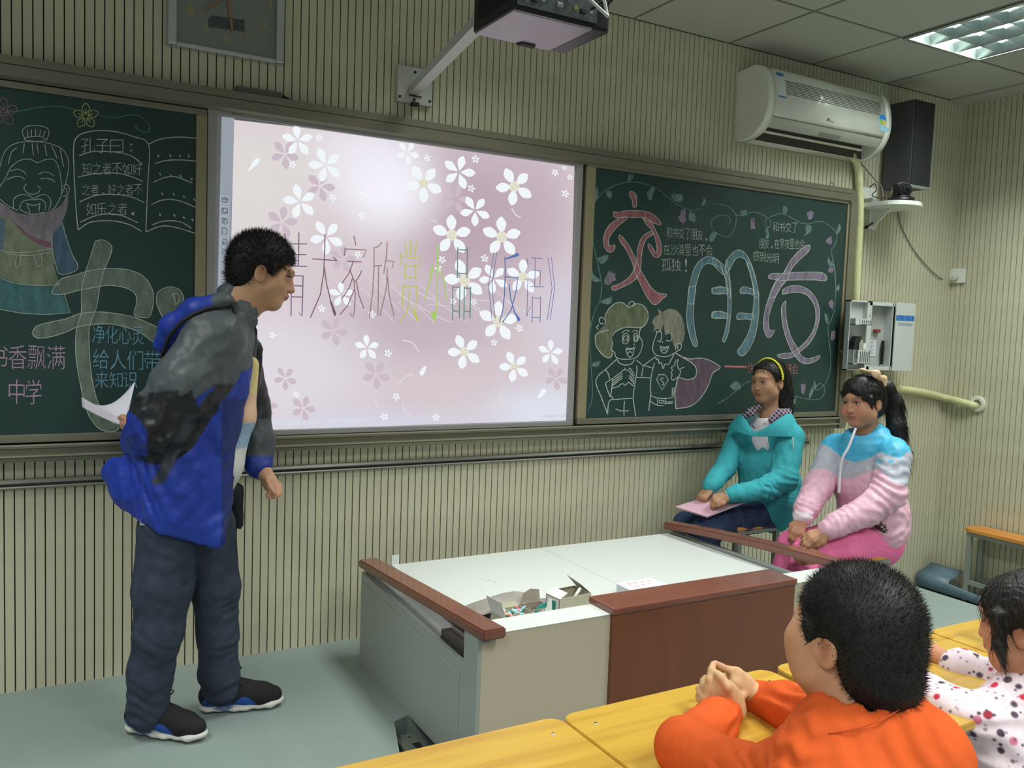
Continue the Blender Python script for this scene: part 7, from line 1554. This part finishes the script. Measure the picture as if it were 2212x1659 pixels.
strands('fringe', q0, [(-HA[2]*1.0+HA[0]*0.05+HA[1]*0.35) for _ in q0], [0.040*HS]*61, 0.0042, m_hair, hr, seed=9, jit=0.10, bend=-HA[0]*0.25)
S = SDF(); S.chain([P(1898, 832, 3.70), P(1915, 838, 3.72), P(1930, 870, 3.73), P(1936, 920, 3.72), P(1946, 965, 3.70), P(1962, 1000, 3.69)], [0.022, 0.034, 0.042, 0.040, 0.026, 0.004], 0.02, n=_f, fl=0.7)
S.chain([P(1936, 920, 3.72), P(1945, 958, 3.70), P(1972, 978, 3.69)], [0.030, 0.014, 0.003], 0.01)
S.folds += [lambda X: 0.002*np.sin((X@_r)*1100+2*np.sin((X@_u)*18))]
pt = obj('ponytail', S.mesh('ponytail', 0.0036, None), m_hair, hr)
R_, N_ = surf_samples(pt.data, 900, 3); strands('ponytail_strands', R_, [cv(0.22, -1, 0)]*len(R_), 0.10, 0.0010, m_hair, hr, seed=5, jit=0.08)
S = SDF(); S.chain([P(1903, 824, 3.64), P(1893, 808, 3.60), P(1882, 802, 3.60)], [0.010, 0.018, 0.008], 0.01, n=_f, fl=0.6); S.chain([P(1903, 822, 3.64), P(1909, 818, 3.62), P(1912, 832, 3.62)], [0.010, 0.014, 0.008], 0.01, n=_f, fl=0.6); S.chain([P(1880, 803, 3.62), P(1862, 798, 3.64), P(1850, 800, 3.66)], [0.008, 0.010, 0.004], 0.01, n=_u, fl=0.6); S.cap(P(1880, 803, 3.62), P(1886, 806, 3.62), 0.008, 0.008, 0.01)
obj('hair_bow', S.mesh('hair_bow', 0.003, None), mat('bow_cream', (222, 190, 150), 0.4), pg)
S = SDF()
S.chain([P(1872, 1168, 3.78), P(1790, 1176, 3.70), P(1718, 1182, 3.62), P(1710, 1230, 3.62), P(1715, 1370, 3.70)], [0.105, 0.092, 0.076, 0.078, 0.070], 0.03)
S.chain([P(1898, 1172, 3.62), P(1820, 1186, 3.50), P(1752, 1200, 3.47), P(1745, 1245, 3.43), P(1750, 1400, 3.50)], [0.108, 0.095, 0.080, 0.080, 0.072], 0.03)
S.folds += [fold(P(1720, 1230, 3.5), cv(1, 0.15, 0), 0.006, 0.034, 0.14, seed=3), fold(P(1900, 1180, 3.5), cv(0.6, 0.7, 0), 0.004, 0.04, 0.1, seed=5), crinkle(0.0016, 0.04, 9)]
obj('trousers', S.mesh('trousers', 0.006, None), mat('cotton_pink', (222, 112, 158), 0.85, noise=0.05, nscale=60, spec=0.2), pg)
for q in ((P(1715, 1375, 3.70), P(1680, 1380, 3.62)), (P(1750, 1405, 3.50), P(1715, 1410, 3.42))):
    S = SDF(); z = DAIS; a, b2 = q[0].copy(), q[1].copy(); a[2] = z+0.04; b2[2] = z+0.03; S.cap(a, b2, 0.045, 0.036, 0.02); S.half((0, 0, z+0.002), (0, 0, -1), 0.004); obj('shoe', S.mesh('shoe', 0.006, None), MATS['shoe_white'], pg)
S = SDF()
S.chain([P(1870, 985, 3.70), P(1875, 1050, 3.68), P(1888, 1115, 3.68), P(1897, 1140, 3.68)], [0.132, 0.148, 0.152, 0.135], 0.04, n=TF, fl=0.8)
S.cap(P(1812, 968, 3.82), P(1928, 978, 3.60), 0.070, 0.072, 0.04)
S.cap(P(1846, 945, 3.70), P(1895, 950, 3.66), 0.050, 0.058, 0.02); S.cap(P(1900, 940, 3.70), P(1885, 925, 3.74), 0.045, 0.04, 0.02)
S.chain([P(1803, 972, 3.82), P(1768, 1050, 3.68), P(1742, 1098, 3.57)], [0.070, 0.064, 0.057], 0.02); S.cap(P(1740, 1102, 3.565), P(1735, 1114, 3.545), 0.050, 0.047, 0.006)
S.chain([P(1930, 988, 3.56), P(1918, 1065, 3.48), P(1870, 1105, 3.44), P(1806, 1134, 3.41)], [0.076, 0.073, 0.062, 0.054], 0.02); S.cap(P(1802, 1138, 3.41), P(1790, 1144, 3.405), 0.050, 0.047, 0.006)
S.ell(P(1858, 905, 3.66), HA, (0.075, 0.070, 0.075), 0.006, '-')
S.cap(P(1905, 1120, 3.58), P(1915, 1150, 3.56), 0.10, 0.08, 0.04)
S.folds += [crinkle(0.0042, 0.034, 17), crinkle(0.0022, 0.014, 19), fold(P(1900, 1060, 3.45), cv(0.5, 0.9, 0), 0.006, 0.04, 0.15, seed=7), fold(P(1740, 1070, 3.5), cv(0.4, 1, 0), 0.005, 0.03, 0.1, seed=8), fold(P(1900, 1130, 3.5), cv(-0.5, 1, 0), 0.006, 0.04, 0.12, seed=9), fold(P(1830, 1100, 3.4), cv(1, 0.4, 0), 0.004, 0.03, 0.09, seed=10)]
def pcol(V):
    u, v, d = proj(V); B = np.array((66, 168, 206.)); G = np.array((168, 172, 184.)); K = np.array((214, 170, 188.)); Wt = np.array((220, 208, 216.)); C = np.tile(K, (len(V), 1))
    g = np.interp(u, [1750, 1785, 1810, 1835, 1870, 1900, 1925, 1960], [1015, 1012, 1030, 1035, 1020, 1012, 1040, 1050]); b0 = np.interp(u, [1770, 1790, 1822, 1845, 1880, 1900, 1925, 1945, 1960], [955, 965, 990, 998, 990, 975, 985, 990, 975])
    C = mixc(C, C*0+G, step(g-v, 1.2)); C = mixc(C, C*0+B, step(b0-v, 1.2))
    ch = step(np.minimum(v-993, 1000-v), 1.5)*(u > 1893)*(u < 1945)*step(np.sin((u-1893)*0.25)*3, 1); C = mixc(C, C*0+B, ch*0.8)
    C = np.where((((u < 1757) & (v > 1105)) | ((u > 1770) & (u < 1806) & (v > np.interp(u, [1770, 1806], [1118, 1122])) & (d < 3.47)))[:, None], Wt, C); return C
jk = obj('jacket', S.mesh('jacket', 0.005, pcol), m_nylon, pg)
tube('zip', [P(1848, 926, 3.570), P(1841, 945, 3.545), P(1832, 968, 3.530), P(1820, 990, 3.525), P(1815, 1020, 3.525), P(1813, 1050, 3.52), P(1812, 1065, 3.52)], 0.006, mat('zip_white', (196, 198, 206), 0.5), jk)
S = SDF(); S.chain([P(1868, 1118, 3.50), P(1900, 1135, 3.50), P(1922, 1165, 3.53)], [0.020, 0.024, 0.026], 0.01, n=_u, fl=0.6)
def belt(V):
    C = np.tile(np.array((70, 52, 52), float), (len(V), 1)); return mixc(C, C*0+np.array((190, 178, 170)), step(np.sin(V[:, 0]*230)*np.sin(V[:, 2]*260)*0.002-0.0008, 0.0005))
obj('shirt_hem', S.mesh('shirt_hem', 0.004, belt), m_cloth, pg)

P = P0
# ---------------------------------------------------------------- boy in orange, seen from behind
og = thing('person', 'boy in an orange sweatshirt seen from behind, fingertips together over a yellow table', 'person', (1.15, 0.85, 0.45))
sk4 = (190, 140, 106)
HC = P(1842, 1378, 1.36); HA = frame(cv(-0.55, 0.02, 0.83), cv(0.06, 1.0, 0.06)); HS = 0.93
TF = cv(-0.40, 0, 0.92)
S = SDF(); head(S, HC, HA, HS, neck=P(1862, 1545, 1.34), nr=0.054, fem=True); S.cap(P(1738, 1380, 1.37), P(1752, 1440, 1.37), 0.030, 0.028, 0.03)
S.cap(P(1862, 1560, 1.34), P(1850, 1640, 1.33), 0.06, 0.10, 0.04)
S.cap(P(1690, 1700, 1.38), P(2000, 1640, 1.30), 0.05, 0.05, 0.05)
S.cap(P(1850, 1700, 1.33), P(1830, 2050, 1.22), 0.11, 0.11, 0.05, n=TF, fl=0.7)
el1 = onZ(1478, 1622, 0.825); 
S.chain([P(1700, 1720, 1.36), el1, P(1568, 1532, 1.80)], [0.045, 0.036, 0.025], 0.02)
S.chain([P(1995, 1650, 1.32), P(1810, 1560, 1.66), P(1622, 1500, 1.88)], [0.045, 0.036, 0.025], 0.02)
S.chain([P(1780, 2100, 1.22), P(1700, 1900, 1.60), P(1700, 2300, 1.70)], [0.07, 0.055, 0.045], 0.03); S.chain([P(1930, 2100, 1.20), P(1900, 1900, 1.58), P(1900, 2300, 1.68)], [0.07, 0.055, 0.045], 0.03)
# left hand, palm towards his right hand
kx = 1.0
S.cap(P(1572, 1540, 1.80), P(1570, 1505, 1.80), 0.026, 0.030, 0.014, n=cv(0.3, 0, 1), fl=0.62)
S.cap(P(1562, 1518, 1.80), P(1540, 1488, 1.80), 0.024, 0.022, 0.014, n=cv(0.3, 0, 1), fl=0.62); S.cap(P(1576, 1520, 1.80), P(1568, 1490, 1.79), 0.026, 0.022, 0.014, n=cv(0.3, 0, 1), fl=0.62)
fingers(S, [([P(1538, 1494, 1.80), P(1533, 1468, 1.80), P(1537, 1448, 1.81), P(1541, 1434, 1.825)], 0.0082),       # index up to the tip
            ([P(1528, 1500, 1.80), P(1521, 1484, 1.815), P(1520, 1472, 1.83), P(1524, 1464, 1.845)], 0.0082),
            ([P(1522, 1508, 1.80), P(1513, 1498, 1.815), P(1511, 1488, 1.83), P(1515, 1481, 1.845)], 0.0078),
            ([P(1520, 1516, 1.80), P(1511, 1511, 1.815), P(1509, 1504, 1.83), P(1513, 1498, 1.84)], 0.0072),
            ([P(1582, 1508, 1.785), P(1572, 1484, 1.775), P(1558, 1464, 1.785), P(1549, 1455, 1.80)], 0.0098)])     # thumb
S.cap(P(1592, 1535, 1.80), P(1590, 1512, 1.80), 0.020, 0.016, 0.012)
# right hand reaching in from the right
S.cap(P(1622, 1498, 1.88), P(1605, 1478, 1.87), 0.027, 0.029, 0.014, n=cv(0.6, 0.2, 0.7), fl=0.62)
S.cap(P(1606, 1484, 1.87), P(1592, 1458, 1.86), 0.026, 0.019, 0.014, n=cv(0.6, 0.2, 0.7), fl=0.66); S.cap(P(1604, 1488, 1.86), P(1590, 1476, 1.85), 0.022, 0.018, 0.014)
fingers(S, [([P(1593, 1452, 1.865), P(1574, 1447, 1.862), P(1558, 1441, 1.855), P(1545, 1433, 1.845)], 0.0084),
            ([P(1588, 1462, 1.87), P(1566, 1462, 1.875), P(1545, 1464, 1.875), P(1524, 1466, 1.868)], 0.0084),
            ([P(1588, 1472, 1.87), P(1562, 1476, 1.88), P(1538, 1481, 1.88), P(1515, 1485, 1.870)], 0.0080),
            ([P(1590, 1482, 1.87), P(1566, 1490, 1.88), P(1546, 1498, 1.88), P(1530, 1502, 1.872)], 0.0074),
            ([P(1606, 1500, 1.84), P(1598, 1508, 1.825), P(1594, 1500, 1.815), P(1590, 1492, 1.81)], 0.0092)])
def col(V):
    C = np.tile(np.array(sk4, float), (len(V), 1)); C = headcol(V, HC, HA, HS, C, sk4)
    L = (V-HC)@HA.T/HS; t = step(0.012-np.hypot(L[:, 0]+0.006, (L[:, 2]+0.01)/1.6), 0.004)*(np.abs(L[:, 1]) > 0.074); C = mixc(C, C*0+np.array((158, 92, 70)), t*0.5)
    u, v, d = proj(V); hd = (u < 1640) & (v < 1560); C = np.where(hd[:, None], np.array((196, 158, 118.)), C)
    for q in ((1541, 1436, 1.84), (1520, 1467, 1.868), (1513, 1487, 1.870)): C = mixc(C, C*0+np.array((206, 134, 120)), np.exp(-(np.linalg.norm(V-P(*q), axis=1)/0.012)**2)*0.8)
    return C
obj('body', S.mesh('body', 0.0034, col), m_skin, og)
S = SDF(); p = lambda x, y, z: HC+HS*(x*HA[0]+y*HA[1]+z*HA[2])
S.ell(p(-0.014, 0, 0.036), HA, np.array([0.106, 0.088, 0.096])*HS, 0.01)
S.ell(p(-0.055, 0, -0.020), HA, np.array([0.062, 0.080, 0.088])*HS, 0.02)
S.cap(p(-0.070, 0, -0.06), p(-0.062, 0, -0.098), 0.050*HS, 0.036*HS, 0.02)
S.cap(p(0.030, 0.079, 0.02), p(0.026, 0.078, -0.010), 0.012, 0.007, 0.01); S.cap(p(0.030, -0.079, 0.02), p(0.026, -0.078, -0.010), 0.012, 0.007, 0.01)
S.ell(p(0.098, 0, -0.030), HA, np.array([0.072, 0.14, 0.080])*HS, 0.008, '-'); S.ell(p(0.002, 0.104, -0.048), HA, np.array([0.034, 0.05, 0.046])*HS, 0.006, '-'); S.ell(p(0.002, -0.104, -0.048), HA, np.array([0.034, 0.05, 0.046])*HS, 0.006, '-')
S.folds.append(crinkle(0.0016, 0.007, 14))
hm = S.mesh('hair', 0.0036, None); hr = obj('hair', hm, m_hairs, og)
R_, N_ = surf_samples(hm, 9000, 3, lambda C, N: (((C-HC)@HA[0]) < 0.098))
strands('hair_tips', R_-N_*0.003, N_*0.75+HA[2]*0.25-HA[0]*0.1, 0.013, 0.0007, m_hairs, hr, seed=15, jit=0.28)
# orange sweatshirt
S = SDF()
S.chain([P(1868, 1560, 1.34), P(1862, 1600, 1.34), P(1850, 1660, 1.33)], [0.072, 0.082, 0.115], 0.03)
S.chain([P(1850, 1700, 1.33), P(1840, 1850, 1.28), P(1830, 2080, 1.22)], [0.150, 0.155, 0.160], 0.04, n=TF, fl=0.74)
S.cap(P(1730, 1690, 1.38), P(1985, 1640, 1.30), 0.070, 0.078, 0.05)
S.chain([P(1720, 1715, 1.36), P(1600, 1690, 1.47), el1+np.array([0, 0, 0.008]), P(1545, 1560, 1.74), P(1566, 1540, 1.79)], [0.074, 0.062, 0.050, 0.043, 0.037], 0.025)
S.chain([P(1985, 1650, 1.34), P(1900, 1610, 1.50), P(1800, 1552, 1.66), P(1700, 1526, 1.80), P(1632, 1508, 1.88)], [0.074, 0.066, 0.054, 0.046, 0.038], 0.025)
S.cap(P(1850, 1530, 1.35), P(1905, 1535, 1.33), 0.064, 0.060, 0.015); S.ell(P(1848, 1500, 1.34), frame(cv(-0.4, 0.1, 0.9), _u), (0.062, 0.058, 0.055), 0.006, '-')
S.folds += [crinkle(0.0030, 0.045, 27), fold(P(1560, 1580, 1.7), cv(0.3, 1, 0), 0.005, 0.030, 0.07, seed=2), fold(P(1720, 1530, 1.75), cv(1, 0.5, 0), 0.005, 0.038, 0.1, seed=3), fold(P(1700, 1700, 1.3), cv(0.3, 1, 0), 0.004, 0.04, 0.15, seed=6), fold(P(1940, 1560, 1.25), cv(1, 0.5, 0), 0.004, 0.035, 0.1, seed=9), fold(P(1640, 1655, 1.4), cv(0.5, 1, 0), 0.004, 0.03, 0.08, seed=12)]
m_or = mat('fleece_orange', (206, 88, 38), 0.85, noise=0.05, nscale=60, bump=0.25, bscale=600, spec=0.15)
sw = obj('sweatshirt', S.mesh('sweatshirt', 0.0042, None), m_or, og)
b = bm_new(); add_tube(b, [P(1790, 1585, 1.262), P(1850, 1574, 1.250), P(1905, 1555, 1.250), P(1950, 1528, 1.268)], 0.0012, 6); obj('collar_seam', b, mat('seam_orange', (196, 74, 26), 0.9), sw)
S = SDF(); S.chain([P(1780, 2080, 1.23), P(1700, 1890, 1.58), P(1700, 2300, 1.70)], [0.09, 0.075, 0.06], 0.03); S.chain([P(1930, 2080, 1.21), P(1900, 1890, 1.56), P(1900, 2300, 1.68)], [0.09, 0.075, 0.06], 0.03); obj('trousers', S.mesh('trousers', 0.008, None), m_jean, og)
def seat_at(c, label):
    x, y = c; stool(x-0.17, x+0.17, y-0.13, y+0.13, 0.0, 0.44, label)
# ---------------------------------------------------------------- girl in the dotted top
dg_ = thing('person', 'girl in a white top with red and grey dots, at the right edge', 'person', (1.95, 0.95, 0.45))
sk5 = (188, 132, 102)
HC = P(2220, 1350, 1.92); HA = frame(cv(-0.68, -0.04, 0.72), cv(0.0, 1.0, 0.06)); HS = 0.93
TF = cv(-0.55, 0, 0.83)
S = SDF(); head(S, HC, HA, HS, neck=P(2225, 1478, 1.92), nr=0.046, fem=True)
S.cap(P(2225, 1480, 1.92), P(2220, 1530, 1.92), 0.05, 0.08, 0.03)
S.cap(P(2140, 1560, 1.90), P(2290, 1530, 1.98), 0.045, 0.045, 0.04); S.cap(P(2210, 1600, 1.92), P(2200, 1850, 1.88), 0.10, 0.10, 0.05, n=TF, fl=0.7)
S.chain([P(2270, 1520, 2.02), P(2150, 1470, 2.13), P(2060, 1438, 2.16), P(2000, 1405, 2.20)], [0.04, 0.034, 0.028, 0.024], 0.02)
S.chain([P(2140, 1560, 1.88), P(2050, 1545, 1.92), P(1965, 1470, 2.06)], [0.042, 0.035, 0.024], 0.02)
hand(S, P(2000, 1405, 2.20), cv(-0.96, -0.10, 0.2), cv(0.0, 1, -0.3), side=1, s=0.85, curl=(0.4, 0.6, 0.5))
hand(S, P(1965, 1470, 2.06), cv(-0.3, 0.8, 0.5), cv(0.1, 0.4, -1), side=-1, s=0.85, curl=(0.4, 0.6, 0.5))
S.chain([P(2180, 1850, 1.88), P(2100, 1760, 2.15), P(2100, 2050, 2.2)], [0.06, 0.05, 0.04], 0.03); S.chain([P(2240, 1850, 1.92), P(2200, 1740, 2.25), P(2200, 2000, 2.3)], [0.06, 0.05, 0.04], 0.03)
def col(V):
    C = np.tile(np.array(sk5, float), (len(V), 1)); return headcol(V, HC, HA, HS, C, sk5)
obj('body', S.mesh('body', 0.004, col), m_skin, dg_)
S = SDF(); p = lambda x, y, z: HC+HS*(x*HA[0]+y*HA[1]+z*HA[2])
S.ell(p(-0.014, 0, 0.038), HA, np.array([0.112, 0.090, 0.096])*HS, 0.01); S.ell(p(-0.06, 0, -0.015), HA, np.array([0.055, 0.078, 0.085])*HS, 0.02)
S.ell(p(0.085, 0, -0.062), HA, np.array([0.080, 0.13, 0.078])*HS, 0.006, '-'); S.ell(p(-0.002, 0.106, -0.048), HA, np.array([0.032, 0.05, 0.046])*HS, 0.006, '-')
S.chain([p(0.040, 0.084, 0.03), p(0.038, 0.083, -0.04), p(0.030, 0.075, -0.095)], [0.016, 0.013, 0.004], 0.01)
S.folds += [lambda X, HA=HA, HC=HC: 0.0015*np.sin(((X-HC)@HA[1])*800+((X-HC)@HA[0])*300)]
hm = S.mesh('hair', 0.004, None); hr = obj('hair', hm, m_hair, dg_); combed('hair_strands', 1500, hr, HC, HA, HS, 17, 0.05)
S = SDF(); S.chain([P(2225, 1525, 1.92), P(2215, 1580, 1.92), P(2208, 1650, 1.91), P(2204, 1690, 1.90)], [0.095, 0.130, 0.138, 0.130], 0.04, n=TF, fl=0.78)
S.cap(P(2150, 1560, 1.90), P(2285, 1535, 1.99), 0.062, 0.062, 0.04)
S.chain([P(2265, 1530, 2.02), P(2160, 1478, 2.10), P(2080, 1446, 2.15), P(2066, 1441, 2.155)], [0.064, 0.054, 0.046, 0.044], 0.02)
S.chain([P(2145, 1565, 1.88), P(2055, 1538, 1.93), P(2000, 1500, 2.00), P(1968, 1478, 2.05)], [0.064, 0.056, 0.048, 0.042], 0.02)
S.folds += [crinkle(0.003, 0.035, 41), fold(P(2100, 1580, 1.8), cv(0.2, 1, 0), 0.005, 0.04, 0.15, seed=4)]
DR = np.random.RandomState(12)
def dotcol(V):
    C = np.tile(np.array((222, 206, 214), float), (len(V), 1)); G = 0.034
    for a_, (sc, rad, cols) in enumerate(((0.034, 0.0088, ((190, 40, 62), (62, 52, 66), (200, 110, 140), (72, 60, 76), (150, 40, 60))), (0.019, 0.0034, ((52, 48, 62), (70, 62, 80))))):
        for lay in range(2):
            off = np.array([0.13, 0.37, 0.71])*(a_+1)+lay*sc*0.5; I = np.floor((V+off)/sc).astype(int)
            h = (I[:, 0]*73856093 ^ I[:, 1]*19349663 ^ I[:, 2]*83492791)+lay*977; hr_ = lambda k: ((h*(k*2+1)*2654435761) % 100003)/100003.0
            c = (I+0.5+0.34*(np.stack([hr_(1), hr_(2), hr_(3)], 1)-0.5))*sc-off; dd = np.linalg.norm(V-c, axis=1); on = hr_(4) < 0.62
            cc = np.array(cols, float)[(hr_(5)*len(cols)).astype(int) % len(cols)]; t = step(rad*(0.75+0.4*hr_(6))-dd, 0.0016)*on; C = mixc(C, cc, t*0.95)
    return C
def prep(me, n=1):
    b = bm_new(); b.from_mesh(me); bmesh.ops.subdivide_edges(b, edges=b.edges[:], cuts=n, use_grid_fill=True); b.to_mesh(me); b.free(); me.polygons.foreach_set('use_smooth', np.ones(len(me.polygons), bool)); return me
me = prep(S.mesh('dotted_top', 0.005, None)); paint(me, dotcol); obj('dotted_top', me, m_cloth, dg_)
S = SDF(); S.chain([P(2205, 1700, 1.90), P(2200, 1860, 1.88)], [0.128, 0.13], 0.03, n=TF, fl=0.8); S.chain([P(2180, 1850, 1.88), P(2100, 1755, 2.15), P(2100, 2050, 2.2)], [0.085, 0.07, 0.055], 0.03); S.chain([P(2240, 1850, 1.92), P(2200, 1735, 2.25), P(2200, 2000, 2.3)], [0.085, 0.07, 0.055], 0.03); obj('skirt_and_tights', S.mesh('trousers', 0.008, None), mat('cloth_dark', (66, 58, 56), 0.9), dg_)
ts = thing('tissue', 'small white paper tissue held by the girl in the dotted top', 'tissue', tuple(P(1980, 1425, 2.14)))
sheet('sheet', [P(1966, 1412, 2.13), P(1988, 1420, 2.12), P(1978, 1440, 2.11), P(1962, 1430, 2.13), cv(0, 1, 0)*0.006], pw, ts, nu=6)
# ---------------------------------------------------------------- child beyond her, only the raised fingers show
ck_ = thing('person', 'child almost hidden behind the girl in the dotted top, only raised fingers showing', 'person', (2.5, 1.2, 0.45))
HC = P(2262, 1330, 2.35); HA = frame(cv(-0.9, 0, 0.3), cv(0, 1, 0)); S = SDF(); head(S, HC, HA, 0.9, neck=P(2270, 1440, 2.35), nr=0.045)
S.cap(P(2270, 1440, 2.35), P(2270, 1500, 2.35), 0.05, 0.08, 0.03); S.cap(P(2270, 1530, 2.35), P(2270, 1750, 2.35), 0.10, 0.10, 0.04)
S.chain([P(2215, 1510, 2.30), P(2180, 1450, 2.25), P(2158, 1348, 2.28)], [0.04, 0.034, 0.022], 0.02)
S.cap(P(2158, 1348, 2.28), P(2153, 1320, 2.28), 0.022, 0.022, 0.01)
fingers(S, [([P(2150, 1318, 2.28), P(2143, 1300, 2.28), P(2146, 1287, 2.28), P(2156, 1284, 2.29)], 0.0085), ([P(2147, 1324, 2.28), P(2137, 1310, 2.28), P(2137, 1300, 2.28), P(2147, 1296, 2.29)], 0.0085), ([P(2147, 1332, 2.28), P(2139, 1322, 2.28), P(2140, 1315, 2.28), P(2150, 1312, 2.29)], 0.0080), ([P(2149, 1338, 2.28), P(2143, 1331, 2.28), P(2146, 1326, 2.28), P(2154, 1324, 2.29)], 0.0074), ([P(2156, 1330, 2.26), P(2152, 1314, 2.25), P(2154, 1302, 2.255)], 0.0092)])
obj('body', S.mesh('body', 0.005, lambda V: np.tile(np.array(sk5, float), (len(V), 1))), m_skin, ck_)
S = SDF(); S.ell(HC-0.012*HA[0]+0.03*HA[2], HA, (0.10, 0.082, 0.09), 0.01); S.ell(HC+0.09*HA[0]-0.045*HA[2], HA, (0.07, 0.13, 0.08), 0.006, '-'); obj('hair', S.mesh('hair', 0.006, None), m_hair, ck_)
S = SDF(); S.cap(P(2270, 1525, 2.35), P(2270, 1750, 2.35), 0.13, 0.135, 0.04); S.chain([P(2225, 1515, 2.31), P(2190, 1470, 2.27), P(2172, 1400, 2.27)], [0.055, 0.05, 0.036], 0.02); obj('sweater', S.mesh('sweater', 0.006, None), mat('sweater_blue', (70, 82, 110), 0.85), ck_)
